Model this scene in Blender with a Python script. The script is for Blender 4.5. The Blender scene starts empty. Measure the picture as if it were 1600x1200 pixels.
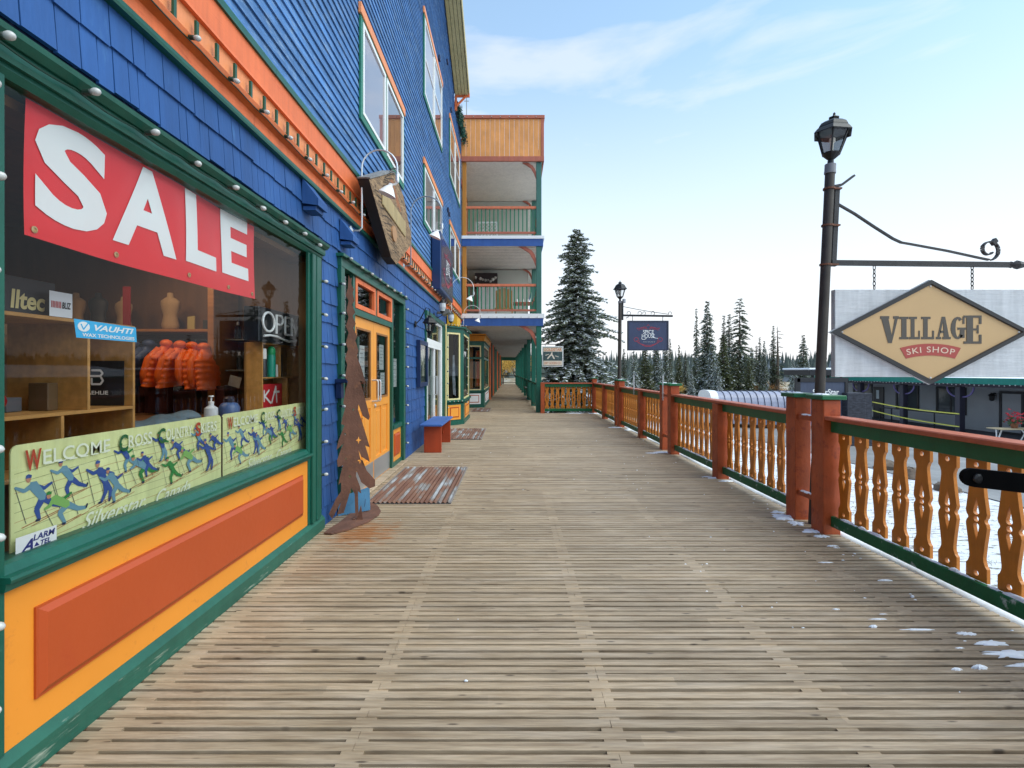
import bpy, math, random
from mathutils import Vector, Matrix
D = bpy.data
SC = bpy.context.scene
COL = SC.collection
R = random.Random(7)
rad = math.radians

# ------------------------------------------------------------------ camera
cam_d = D.cameras.new("camera"); cam = D.objects.new("camera", cam_d); COL.objects.link(cam)
cam.location = (0, 0, 1.5); cam.rotation_euler = (rad(90), 0, 0)
cam_d.sensor_width = 36; cam_d.lens = 18; cam_d.shift_y = -20/1600
cam_d.clip_start = 0.05; cam_d.clip_end = 3000
SC.camera = cam

# ------------------------------------------------------------------ world
W = D.worlds.new("World"); SC.world = W; W.use_nodes = True
wt = W.node_tree; wn = wt.nodes; wl = wt.links
for n in list(wn): wn.remove(n)
wo = wn.new("ShaderNodeOutputWorld"); bg = wn.new("ShaderNodeBackground")
sky = wn.new("ShaderNodeTexSky"); sky.sky_type = 'NISHITA'; sky.sun_disc = False
SUN_EL, SUN_ROT = 50, 112
sky.sun_elevation = rad(SUN_EL); sky.sun_rotation = rad(SUN_ROT)
sky.air_density = 1.0; sky.dust_density = 1.2; sky.ozone_density = 1.3
tc = wn.new("ShaderNodeTexCoord"); sep = wn.new("ShaderNodeSeparateXYZ")
wl.new(tc.outputs['Generated'], sep.inputs[0])
mp = wn.new("ShaderNodeMapping"); mp.inputs['Scale'].default_value = (1.6, 1.1, 6.5); mp.inputs['Rotation'].default_value = (0, rad(-24), 0)
mp.inputs['Location'].default_value = (0.80, 0.1, 0.3)
wl.new(tc.outputs['Generated'], mp.inputs[0])
nz = wn.new("ShaderNodeTexNoise"); nz.inputs['Scale'].default_value = 1.5; nz.inputs['Detail'].default_value = 7
nz.inputs['Roughness'].default_value = 0.55; nz.inputs['Distortion'].default_value = 0.4
wl.new(mp.outputs[0], nz.inputs['Vector'])
cr = wn.new("ShaderNodeValToRGB"); cr.color_ramp.elements[0].position = 0.46; cr.color_ramp.elements[1].position = 0.70
cr.color_ramp.elements[0].color = (0.0, 0.0, 0.0, 1); cr.color_ramp.elements[1].color = (0.55, 0.55, 0.55, 1)
wl.new(nz.outputs['Fac'], cr.inputs[0])
hz = wn.new("ShaderNodeMapRange"); hz.inputs['From Min'].default_value = 0.0; hz.inputs['From Max'].default_value = 0.60
hz.inputs['To Min'].default_value = 0.97; hz.inputs['To Max'].default_value = 0.20; hz.interpolation_type = 'SMOOTHSTEP'
wl.new(sep.outputs['Z'], hz.inputs['Value'])
mx = wn.new("ShaderNodeMath"); mx.operation = 'MAXIMUM'
wl.new(cr.outputs[0], mx.inputs[0]); wl.new(hz.outputs[0], mx.inputs[1])
mix = wn.new("ShaderNodeMix"); mix.data_type = 'RGBA'
mix.inputs['B'].default_value = (8.2, 8.15, 8.4, 1)
tint = wn.new("ShaderNodeMix"); tint.data_type = 'RGBA'; tint.blend_type = 'MULTIPLY'; tint.inputs['Factor'].default_value = 1
tint.inputs['B'].default_value = (1.60, 2.32, 2.32, 1)
wl.new(sky.outputs[0], tint.inputs['A'])
wl.new(mx.outputs[0], mix.inputs['Factor']); wl.new(tint.outputs['Result'], mix.inputs['A'])
wl.new(mix.outputs['Result'], bg.inputs['Color']); bg.inputs['Strength'].default_value = 0.10
wl.new(bg.outputs[0], wo.inputs['Surface'])

# ------------------------------------------------------------------ sun (thin high cloud: soft)
sd = D.lights.new("sun", 'SUN'); so = D.objects.new("sun", sd); COL.objects.link(so)
sd.energy = 1.8; sd.angle = rad(60); sd.color = (1.0, 0.94, 0.86)
dv = Vector((math.sin(rad(SUN_ROT))*math.cos(rad(SUN_EL)), math.cos(rad(SUN_ROT))*math.cos(rad(SUN_EL)), math.sin(rad(SUN_EL))))
so.rotation_euler = dv.to_track_quat('Z', 'Y').to_euler()
SC.view_settings.view_transform = 'Standard'; SC.view_settings.look = 'None'
SC.view_settings.exposure = 0.45; SC.view_settings.gamma = 1

# ------------------------------------------------------------------ helpers
def P(x, y, X):            # photograph pixel on the plane X=const -> (Y,Z)
    Y = X*800/(x-800); return Y, 1.5+(580-y)*Y/800
def Q(x, y, Y):            # photograph pixel at depth Y -> (X,Z)
    return (x-800)*Y/800, 1.5+(580-y)*Y/800

MATS = {}
def nodes(name):
    m = D.materials.new(name); m.use_nodes = True
    nt = m.node_tree; b = nt.nodes["Principled BSDF"]
    return m, nt, nt.nodes, nt.links, b
def mat(name, col, rough=0.55, var=0.12, scale=3.0, bump=0.12, bscale=60, metal=0.0, stretch=(1, 1, 1), wear=None, wearamt=0.5, spec=0.4, detail=6):
    if name in MATS: return MATS[name]
    m, nt, N, L, b = nodes(name)
    tc = N.new("ShaderNodeTexCoord"); mp = N.new("ShaderNodeMapping"); mp.inputs['Scale'].default_value = stretch
    L.new(tc.outputs['Object'], mp.inputs[0])
    n1 = N.new("ShaderNodeTexNoise"); n1.inputs['Scale'].default_value = scale; n1.inputs['Detail'].default_value = detail
    L.new(mp.outputs[0], n1.inputs['Vector'])
    r = N.new("ShaderNodeMapRange"); r.inputs['From Min'].default_value = .25; r.inputs['From Max'].default_value = .75
    r.inputs['To Min'].default_value = 1-var; r.inputs['To Max'].default_value = 1+var
    L.new(n1.outputs['Fac'], r.inputs['Value'])
    mul = N.new("ShaderNodeMix"); mul.data_type = 'RGBA'; mul.blend_type = 'MULTIPLY'; mul.inputs['Factor'].default_value = 1
    mul.inputs['A'].default_value = (*col, 1); L.new(r.outputs[0], mul.inputs['B'])
    out = mul.outputs['Result']
    if var >= .08 and scale >= .5:      # rain streaks and grime
        mp4 = N.new("ShaderNodeMapping"); mp4.inputs['Scale'].default_value = (7, 7, .7); L.new(tc.outputs['Object'], mp4.inputs[0])
        n4 = N.new("ShaderNodeTexNoise"); n4.inputs['Scale'].default_value = 1.6; n4.inputs['Detail'].default_value = 7; n4.inputs['Roughness'].default_value = .7; L.new(mp4.outputs[0], n4.inputs['Vector'])
        r4 = N.new("ShaderNodeMapRange"); r4.inputs['From Min'].default_value = .3; r4.inputs['From Max'].default_value = .7; r4.inputs['To Min'].default_value = .84; r4.inputs['To Max'].default_value = 1.10; L.new(n4.outputs['Fac'], r4.inputs['Value'])
        m4 = N.new("ShaderNodeMix"); m4.data_type = 'RGBA'; m4.blend_type = 'MULTIPLY'; m4.inputs['Factor'].default_value = 1; L.new(out, m4.inputs['A']); L.new(r4.outputs[0], m4.inputs['B']); out = m4.outputs['Result']
    if wear:
        n3 = N.new("ShaderNodeTexNoise"); n3.inputs['Scale'].default_value = 9; n3.inputs['Detail'].default_value = 9; n3.inputs['Roughness'].default_value = .7
        L.new(mp.outputs[0], n3.inputs['Vector'])
        rr = N.new("ShaderNodeMapRange"); rr.inputs['From Min'].default_value = 1-wearamt; rr.inputs['From Max'].default_value = 1.12-wearamt
        L.new(n3.outputs['Fac'], rr.inputs['Value'])
        m2 = N.new("ShaderNodeMix"); m2.data_type = 'RGBA'; m2.inputs['B'].default_value = (*wear, 1)
        L.new(rr.outputs[0], m2.inputs['Factor']); L.new(out, m2.inputs['A']); out = m2.outputs['Result']
    L.new(out, b.inputs['Base Color'])
    b.inputs['Roughness'].default_value = rough; b.inputs['Metallic'].default_value = metal
    b.inputs['Specular IOR Level'].default_value = spec
    if bump:
        n2 = N.new("ShaderNodeTexNoise"); n2.inputs['Scale'].default_value = bscale; n2.inputs['Detail'].default_value = 4
        L.new(mp.outputs[0], n2.inputs['Vector'])
        bp = N.new("ShaderNodeBump"); bp.inputs['Strength'].default_value = bump; bp.inputs['Distance'].default_value = .01
        L.new(n2.outputs['Fac'], bp.inputs['Height']); L.new(bp.outputs[0], b.inputs['Normal'])
    MATS[name] = m; return m
def flat(name, col, rough=.5, metal=0, emit=0):
    if name in MATS: return MATS[name]
    m, nt, N, L, b = nodes(name)
    b.inputs['Base Color'].default_value = (*col, 1); b.inputs['Roughness'].default_value = rough; b.inputs['Metallic'].default_value = metal
    if emit: b.inputs['Emission Color'].default_value = (*col, 1); b.inputs['Emission Strength'].default_value = emit
    MATS[name] = m; return m
def glassm(name, tintc=(1, 1, 1), refl=1.0, rough=0.0, ior=1.5):
    if name in MATS: return MATS[name]
    m, nt, N, L, b = nodes(name); N.remove(b)
    out = N["Material Output"]
    tr = N.new("ShaderNodeBsdfTransparent"); tr.inputs[0].default_value = (*tintc, 1)
    gl = N.new("ShaderNodeBsdfGlossy"); gl.inputs['Roughness'].default_value = rough
    fr = N.new("ShaderNodeFresnel"); fr.inputs['IOR'].default_value = ior
    ge = N.new("ShaderNodeNewGeometry")
    mm = N.new("ShaderNodeMath"); mm.operation = 'MULTIPLY'; mm.inputs[1].default_value = refl
    L.new(fr.outputs[0], mm.inputs[0])
    mxs = N.new("ShaderNodeMixShader"); L.new(mm.outputs[0], mxs.inputs[0]); L.new(tr.outputs[0], mxs.inputs[1]); L.new(gl.outputs[0], mxs.inputs[2])
    L.new(mxs.outputs[0], out.inputs[0]); MATS[name] = m; return m

class MB:
    def __init__(s): s.v = []; s.f = []; s.mi = []; s.m = 0
    def add(s, vs, fs, m=None):
        o = len(s.v); s.v += [tuple(v) for v in vs]
        for f in fs: s.f.append(tuple(o+i for i in f)); s.mi.append(s.m if m is None else m)
        return s
    def box(s, x0, x1, y0, y1, z0, z1, m=None):
        x0, x1 = sorted((x0, x1)); y0, y1 = sorted((y0, y1)); z0, z1 = sorted((z0, z1))
        return s.add([(x0, y0, z0), (x1, y0, z0), (x1, y1, z0), (x0, y1, z0), (x0, y0, z1), (x1, y0, z1), (x1, y1, z1), (x0, y1, z1)],
                     [(3, 2, 1, 0), (4, 5, 6, 7), (0, 1, 5, 4), (1, 2, 6, 5), (2, 3, 7, 6), (3, 0, 4, 7)], m)
    def bbox(s, x0, x1, y0, y1, z0, z1, b=.006, m=None):   # box with chamfered edges
        x0, x1 = sorted((x0, x1)); y0, y1 = sorted((y0, y1)); z0, z1 = sorted((z0, z1))
        b = min(b, (x1-x0)*.45, (y1-y0)*.45, (z1-z0)*.45)
        vs = []; idx = {}
        for sx in (0, 1):
            for sy in (0, 1):
                for sz in (0, 1):
                    cx, cy, cz = (x0, x1)[sx], (y0, y1)[sy], (z0, z1)[sz]
                    dx, dy, dz = (b, -b)[sx], (b, -b)[sy], (b, -b)[sz]
                    idx[sx, sy, sz, 0] = len(vs); vs.append((cx, cy+dy, cz+dz))
                    idx[sx, sy, sz, 1] = len(vs); vs.append((cx+dx, cy, cz+dz))
                    idx[sx, sy, sz, 2] = len(vs); vs.append((cx+dx, cy+dy, cz))
        fs = []
        I = lambda a, b_, c, d: idx[a, b_, c, d]
        for q in (0, 1):
            fs.append([I(q, 0, 0, 0), I(q, 1, 0, 0), I(q, 1, 1, 0), I(q, 0, 1, 0)] if q else [I(q, 0, 1, 0), I(q, 1, 1, 0), I(q, 1, 0, 0), I(q, 0, 0, 0)])
            fs.append([I(0, q, 1, 1), I(1, q, 1, 1), I(1, q, 0, 1), I(0, q, 0, 1)] if q else [I(0, q, 0, 1), I(1, q, 0, 1), I(1, q, 1, 1), I(0, q, 1, 1)])
            fs.append([I(0, 0, q, 2), I(1, 0, q, 2), I(1, 1, q, 2), I(0, 1, q, 2)] if q else [I(0, 1, q, 2), I(1, 1, q, 2), I(1, 0, q, 2), I(0, 0, q, 2)])
        for a in (0, 1):
            for c in (0, 1):
                f = [I(a, c, 0, 0), I(a, c, 0, 1), I(a, c, 1, 1), I(a, c, 1, 0)]; fs.append(f if a == c else f[::-1])
                f = [I(a, 0, c, 0), I(a, 1, c, 0), I(a, 1, c, 2), I(a, 0, c, 2)]; fs.append(f if a == c else f[::-1])
                f = [I(0, a, c, 1), I(0, a, c, 2), I(1, a, c, 2), I(1, a, c, 1)]; fs.append(f if a == c else f[::-1])
        for a in (0, 1):
            for b_ in (0, 1):
                for c in (0, 1):
                    f = [I(a, b_, c, 0), I(a, b_, c, 1), I(a, b_, c, 2)]; fs.append(f if (a+b_+c) % 2 else f[::-1])
        return s.add(vs, fs, m)
    def prism(s, pts, fn, d0, d1, m=None):   # 2-D outline pts, fn(u,v,d)->xyz, between depths
        n = len(pts)
        vs = [fn(u, v, d0) for u, v in pts]+[fn(u, v, d1) for u, v in pts]
        fs = [tuple(range(n))[::-1], tuple(range(n, 2*n))]+[(i, (i+1) % n, n+(i+1) % n, n+i) for i in range(n)]
        return s.add(vs, fs, m)
    def tube(s, pts, r, n=8, m=None, cap=True):
        pts = [Vector(p) for p in pts]; rings = []
        rs = r if isinstance(r, (list, tuple)) else [r]*len(pts)
        up = None
        for i, p in enumerate(pts):
            a = pts[max(i-1, 0)]; b = pts[min(i+1, len(pts)-1)]; d = (b-a)
            if d.length < 1e-9: d = Vector((0, 0, 1))
            d.normalize()
            if up is None: up = Vector((0, 0, 1)) if abs(d.z) < .9 else Vector((1, 0, 0))
            u = up-d*up.dot(d)
            if u.length < 1e-4: u = d.orthogonal()
            u.normalize(); w = d.cross(u); up = u
            rings.append([p+(u*math.cos(2*math.pi*k/n)+w*math.sin(2*math.pi*k/n))*rs[i] for k in range(n)])
        vs = [v for rg in rings for v in rg]; fs = []
        for i in range(len(pts)-1):
            for k in range(n): fs.append((i*n+k, i*n+(k+1) % n, (i+1)*n+(k+1) % n, (i+1)*n+k))
        if cap: fs.append(tuple(range(n))[::-1]); fs.append(tuple((len(pts)-1)*n+k for k in range(n)))
        return s.add(vs, fs, m)
    def lathe(s, prof, c=(0, 0, 0), n=16, ax=None, m=None, ph=0):   # prof [(r,z)]
        c = Vector(c); M = Matrix.Identity(3) if ax is None else Vector(ax).to_track_quat('Z', 'Y').to_matrix()
        vs = []; fs = []
        for r_, z_ in prof:
            for k in range(n):
                a = 2*math.pi*k/n+ph; vs.append(c+M @ Vector((r_*math.cos(a), r_*math.sin(a), z_)))
        for i in range(len(prof)-1):
            for k in range(n): fs.append((i*n+k, i*n+(k+1) % n, (i+1)*n+(k+1) % n, (i+1)*n+k))
        fs.append(tuple(range(n))[::-1]); fs.append(tuple((len(prof)-1)*n+k for k in range(n)))
        return s.add(vs, fs, m)
    def obox(s, c, u, v, w, m=None):    # oriented box: centre, three half vectors
        c, u, v, w = map(Vector, (c, u, v, w)); vs = []
        for a, b, d in ((-1, -1, -1), (1, -1, -1), (1, 1, -1), (-1, 1, -1), (-1, -1, 1), (1, -1, 1), (1, 1, 1), (-1, 1, 1)): vs.append(c+u*a+v*b+w*d)
        return s.add(vs, [(3, 2, 1, 0), (4, 5, 6, 7), (0, 1, 5, 4), (1, 2, 6, 5), (2, 3, 7, 6), (3, 0, 4, 7)], m)
    def bar(s, a, b, w, h, m=None):     # square bar from a to b
        a, b = Vector(a), Vector(b); d = b-a; L_ = d.length; d.normalize()
        up = Vector((0, 0, 1)) if abs(d.z) < .95 else Vector((0, 1, 0))
        x = d.cross(up).normalized(); y = x.cross(d).normalized()
        return s.obox((a+b)/2, d*L_/2, x*w/2, y*h/2, m)
    def sphere(s, c, r, n=10, m=None, sc=(1, 1, 1), ax=None):
        prof = [(max(r*math.sin(math.pi*i/n), 1e-4)*sc[0], -r*math.cos(math.pi*i/n)*sc[2]) for i in range(n+1)]
        return s.lathe(prof, c, max(8, n), ax, m)
    def build(s, name, mats, parent=None, smooth=False, off=None):
        me = D.meshes.new(name)
        o0 = Vector((0, 0, 0))
        if parent is not None:
            p = parent
            while p is not None: o0 += p.location; p = p.parent
        me.from_pydata([tuple(Vector(v)-o0) for v in s.v], [], s.f)
        if not isinstance(mats, (list, tuple)): mats = [mats]
        for m in mats: me.materials.append(m)
        if len(mats) > 1: me.polygons.foreach_set('material_index', s.mi)
        if smooth: me.polygons.foreach_set('use_smooth', [True]*len(me.polygons))
        me.update()
        o = D.objects.new(name, me); COL.objects.link(o)
        if parent is not None: o.parent = parent
        return o
def smooth_angle(o, a=35):
    me = o.data; me.polygons.foreach_set('use_smooth', [True]*len(me.polygons))
    try: me.set_sharp_from_angle(angle=rad(a))
    except Exception: pass
    return o
def tag(o, label=None, cat=None, group=None, kind=None):
    if label: o['label'] = label
    if cat: o['category'] = cat
    if group: o['group'] = group
    if kind: o['kind'] = kind
    return o
def thing(name, label, cat, loc=(0, 0, 0), group=None):
    o = D.objects.new(name, None); COL.objects.link(o); o.location = loc; o.empty_display_size = .1
    return tag(o, label, cat, group)
def dup(root, loc, label=None, rz=None, sc=None):
    r = root.copy(); COL.objects.link(r); r.location = loc
    if rz is not None: r.rotation_euler = (0, 0, rz)
    if sc is not None: r.scale = sc
    if label: r['label'] = label
    for ch in list(root.children):
        c = ch.copy(); COL.objects.link(c); c.parent = r
        for g in list(ch.children):
            d = g.copy(); COL.objects.link(d); d.parent = c
    return r

# text / outlines -> mesh data through a curve
def curve_data(splines, ext=0.002):
    cu = D.curves.new("outline", 'CURVE'); cu.dimensions = '2D'; cu.fill_mode = 'BOTH'; cu.extrude = ext
    for pts in splines:
        sp = cu.splines.new('POLY'); sp.points.add(len(pts)-1); sp.use_cyclic_u = True
        for i, (x, y) in enumerate(pts): sp.points[i].co = (x, y, 0, 1)
    o = D.objects.new("tmp_curve", cu); me = D.meshes.new_from_object(o)
    v = [tuple(x.co) for x in me.vertices]; f = [tuple(p.vertices) for p in me.polygons]
    D.objects.remove(o); D.meshes.remove(me); D.curves.remove(cu); return v, f
def text_data(s_, bold=0.0, shear=0.0, space=1.0, ext=0.0):
    cu = D.curves.new("lettering", 'FONT'); cu.body = s_; cu.offset = bold; cu.shear = shear; cu.space_character = space; cu.extrude = ext
    cu.resolution_u = 4
    o = D.objects.new("tmp_text", cu); me = D.meshes.new_from_object(o)
    v = [tuple(x.co) for x in me.vertices]; f = [tuple(p.vertices) for p in me.polygons]
    D.objects.remove(o); D.meshes.remove(me); D.curves.remove(cu); return v, f
def sliced(data, n=10):        # cut a flat shape into narrow strips so it can follow a curved sheet
    import bmesh
    v, f = data; bm = bmesh.new(); bv = [bm.verts.new(p) for p in v]
    for q in f:
        try: bm.faces.new([bv[i] for i in q])
        except ValueError: pass
    x0 = min(p[0] for p in v); x1 = max(p[0] for p in v); y0 = min(p[1] for p in v); y1 = max(p[1] for p in v)
    for k in range(1, n): bmesh.ops.bisect_plane(bm, geom=bm.verts[:]+bm.edges[:]+bm.faces[:], plane_co=(x0+(x1-x0)*k/n, 0, 0), plane_no=(1, 0, 0))
    for k in range(1, n): bmesh.ops.bisect_plane(bm, geom=bm.verts[:]+bm.edges[:]+bm.faces[:], plane_co=(0, y0+(y1-y0)*k/n, 0), plane_no=(0, 1, 0))
    bm.verts.index_update(); r = [tuple(a.co) for a in bm.verts], [tuple(a.index for a in b.verts) for b in bm.faces]; bm.free(); return r
def put(mb, data, fn, box, m=None, warp=None):
    """fit 2-D data into box (u0,u1,v0,v1) and map with fn(u,v,0)"""
    v, f = data
    if not v: return
    x0 = min(p[0] for p in v); x1 = max(p[0] for p in v); y0 = min(p[1] for p in v); y1 = max(p[1] for p in v)
    u0, u1, v0, v1 = box; vs = []
    for p in v:
        a = (p[0]-x0)/max(x1-x0, 1e-6); b = (p[1]-y0)/max(y1-y0, 1e-6)
        u = u0+a*(u1-u0); w = v0+b*(v1-v0)
        if warp: u, w = warp(u, w)
        vs.append(fn(u, w, 0))
    mb.add(vs, f, m)
def planeX(X, s=1):     # things on a wall facing +X: u=Y, v=Z ; depth toward +X
    return lambda u, v, d: (X+d, u, v)
def planeY(Y):          # facing the camera (-Y): u=X, v=Z ; depth toward -Y
    return lambda u, v, d: (u, Y-d, v)
def ell(cx, cy, rx, ry, n=20): return [(cx+rx*math.cos(2*math.pi*k/n), cy+ry*math.sin(2*math.pi*k/n)) for k in range(n)]
def stroke(mb, pts, w, fn, d, m=None):      # 2-D thick polyline, each segment its own quad at a rising offset
    for i in range(len(pts)-1):
        (x0, y0), (x1, y1) = pts[i], pts[i+1]; L_ = math.hypot(x1-x0, y1-y0) or 1e-6
        wa = w[i] if isinstance(w, (list, tuple)) else w; wb = w[i+1] if isinstance(w, (list, tuple)) else w
        nx, ny = -(y1-y0)/L_, (x1-x0)/L_; tx, ty = (x1-x0)/L_, (y1-y0)/L_
        q = [(x0+nx*wa/2, y0+ny*wa/2), (x0-tx*wa/2.4, y0-ty*wa/2.4), (x0-nx*wa/2, y0-ny*wa/2), (x1-nx*wb/2, y1-ny*wb/2), (x1+tx*wb/2.4, y1+ty*wb/2.4), (x1+nx*wb/2, y1+ny*wb/2)]
        mb.add([fn(a, b, d[0]) for a, b in q], [tuple(range(6))], m); d[0] += 0.000025

# ------------------------------------------------------------------ materials
BLUE = mat('blue_shingle_paint', (.018, .078, .245), .6, .28, 2.2, .3, 40, stretch=(1, 1, .25), wear=(.045, .14, .34), wearamt=.40)
BLUE2 = mat('weathered_blue_siding', (.060, .165, .37), .65, .40, 2.5, .35, 50, stretch=(1, .5, 3.5), wear=(.18, .28, .42), wearamt=.47)
BLUEB = mat('blue_fascia_paint', (.030, .092, .30), .5, .12, 3)
ORANGE = mat('orange_trim_paint', (.74, .165, .050), .55, .12, 2.0, .15, stretch=(1, .4, 2), wear=(.55, .09, .025), wearamt=.40)
ORANGEL = mat('light_orange_paint', (.78, .27, .10), .5, .10, 2.0)
ORANGED = mat('ledge_orange_paint', (.55, .12, .02), .5, .14, 3)
YEL = mat('yellow_orange_paint', (.78, .27, .028), .42, .07, 1.5, .08, 30, wear=(.60, .19, .03), wearamt=.40)
YELD = mat('door_yellow_paint', (.80, .31, .04), .4, .06, 2)
REDP = mat('red_orange_panel_paint', (.44, .068, .014), .38, .07, 1.2, .10, 30, wear=(.43, .06, .014), wearamt=.42)
GREEN = mat('dark_green_trim_paint', (.008, .092, .062), .38, .14, 3, .1, wear=(.03, .13, .09), wearamt=.36)
GREENB = mat('worn_green_base_paint', (.018, .105, .070), .45, .18, 4, .25, 25, wear=(.42, .45, .36), wearamt=.40, stretch=(1, .25, 2))
GREENW = mat('window_casing_green', (.012, .16, .10), .45, .12, 3)
GREENC = mat('column_green', (.008, .115, .078), .45, .12, 2, .1)
RAILR = mat('rail_red_paint', (.40, .078, .020), .5, .2, 5, .3, 30, wear=(.24, .04, .016), wearamt=.46)
RAILRT = mat('rail_top_red', (.46, .11, .05), .5, .16, 5, .2, 30)
RAILG = mat('rail_green_paint', (.003, .12, .042), .4, .14, 4, .12)
RAILGS = mat('scuffed_rail_green', (.003, .12, .042), .45, .14, 4, .2, 30, wear=(.60, .66, .66), wearamt=.41)
BALM = mat('baluster_brown_orange', (.56, .185, .016), .42, .16, 6, .15, 40)
WHITE = mat('white_trim', (.78, .78, .77), .4, .04, 3, .05)
WOODI = mat('shelf_pine', (.50, .25, .07), .5, .2, 4, .1, stretch=(6, 1, 6))
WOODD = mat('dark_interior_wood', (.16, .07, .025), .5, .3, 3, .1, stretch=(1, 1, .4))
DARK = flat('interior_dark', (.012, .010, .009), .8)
BLACKM = mat('black_metal', (.012, .012, .013), .42, .2, 8, .1, metal=.2)
POLE = mat('weathered_pole_metal', (.060, .050, .042), .5, .25, 6, .15, 40, metal=.4, wear=(.10, .075, .055), wearamt=.42)
RUST = mat('rusted_steel', (.15, .068, .045), .85, .35, 5, .4, 50, wear=(.20, .085, .045), wearamt=.45)
SILV = flat('galvanised_pipe', (.62, .63, .64), .35, .7)
SNOW = mat('snow', (.84, .87, .92), .6, .05, 6, .5, 25)
GLASS = glassm('shop_glass', (.95, .96, .96), .5)
GLASSD = glassm('door_glass', (.8, .83, .82), .9)
NAVY = mat('navy_sign_paint', (.012, .030, .095), .35, .15, 3)
CREAM = flat('cream_paint', (.72, .62, .30), .45)
BULB = flat('bulb_glass', (.50, .50, .48), .06)
CONC = mat('soffit_panel', (.74, .69, .61), .7, .08, 3)
TXTW = flat('white_lettering', (.82, .82, .80), .5)
# ================================================================== THE SETTING
def gz(x, y):
    b = -2.0-.35*max(0, min(1, (x-8)/18))
    b += .9*max(0, min(1, (y-45)/30))*max(0, min(1, (30-x)/25))
    t = max(0, min(1, (y-85)/240)); t = t*t*(3-2*t)
    b += t*(2.2+1.8*math.sin(x*.02+.6)+2.0*max(0, min(1, (x-90)/120)))
    b += .10*math.sin(x*.33+y*.21)*math.cos(y*.27-x*.1)*min(1, max(0, (y-5)/40))
    return b
def ground_material():
    m, nt, N, L, b = nodes('snowy_ground')
    tc = N.new("ShaderNodeTexCoord"); sp = N.new("ShaderNodeSeparateXYZ"); L.new(tc.outputs['Object'], sp.inputs[0])
    n1 = N.new("ShaderNodeTexNoise"); n1.inputs['Scale'].default_value = .55; n1.inputs['Detail'].default_value = 9; n1.inputs['Roughness'].default_value = .72
    L.new(tc.outputs['Object'], n1.inputs['Vector'])
    mp = N.new("ShaderNodeMapping"); mp.inputs['Scale'].default_value = (1.2, 5, 1); L.new(tc.outputs['Object'], mp.inputs[0])
    n2 = N.new("ShaderNodeTexNoise"); n2.inputs['Scale'].default_value = 2.2; n2.inputs['Detail'].default_value = 8; n2.inputs['Roughness'].default_value = .75
    L.new(mp.outputs[0], n2.inputs['Vector'])
    cr = N.new("ShaderNodeValToRGB"); e = cr.color_ramp.elements; e[0].position = .40; e[0].color = (.12, .10, .055, 1); e[1].position = .47; e[1].color = (.78, .80, .85, 1)
    L.new(n2.outputs['Fac'], cr.inputs[0])
    cr2 = N.new("ShaderNodeValToRGB"); e = cr2.color_ramp.elements; e[0].position = .35; e[0].color = (.20, .13, .055, 1); e[1].position = .62; e[1].color = (.62, .60, .56, 1)
    k = cr2.color_ramp.elements.new(.5); k.color = (.30, .23, .12, 1)
    L.new(n1.outputs['Fac'], cr2.inputs[0])
    mr = N.new("ShaderNodeMapRange"); mr.inputs['From Min'].default_value = 48; mr.inputs['From Max'].default_value = 75
    L.new(sp.outputs['Y'], mr.inputs['Value'])
    mx = N.new("ShaderNodeMix"); mx.data_type = 'RGBA'; L.new(mr.outputs[0], mx.inputs['Factor']); L.new(cr.outputs[0], mx.inputs['A']); L.new(cr2.outputs[0], mx.inputs['B'])
    L.new(mx.outputs['Result'], b.inputs['Base Color']); b.inputs['Roughness'].default_value = .75
    bp = N.new("ShaderNodeBump"); bp.inputs['Strength'].default_value = .6; bp.inputs['Distance'].default_value = .06; L.new(n2.outputs['Fac'], bp.inputs['Height']); L.new(bp.outputs[0], b.inputs['Normal'])
    return m
GROUND = ground_material()
mb = MB()
xs = [-500, -350, -220, -140, -90, -60, -40]+[-30+i*2.5 for i in range(37)]+[70, 90, 115, 150, 190, 240, 320, 420, 550]
ys = [-60, -30, -15]+[-8+i*2.5 for i in range(44)]+[110, 125, 145, 170, 200, 235, 270, 310, 350, 420, 520, 700]
for y in ys:
    for x in xs: mb.v.append((x, y, gz(x, y)))
nx = len(xs)
for j in range(len(ys)-1):
    for i in range(nx-1): mb.f.append((j*nx+i, j*nx+i+1, (j+1)*nx+i+1, (j+1)*nx+i)); mb.mi.append(0)
tag(mb.build('ground', GROUND, smooth=True), kind='structure')
# wet gravel road between the boardwalk and the grey lodge
ROAD = mat('wet_gravel_road', (.26, .255, .25), .6, .25, 1.2, .4, 12, wear=(.6, .62, .65), wearamt=.36)
mb = MB(); n = 0
for j in range(40):
    y = -20+j*2.2
    for i in range(6):
        x = 12.5+1.0*math.sin(y*.11)+i*2.1; mb.v.append((x, y, gz(x, y)+.03))
for j in range(39):
    for i in range(5): mb.f.append((j*6+i, j*6+i+1, j*6+i+7, j*6+i+6)); mb.mi.append(0)
tag(mb.build('road', ROAD, smooth=True), kind='structure')

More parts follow.
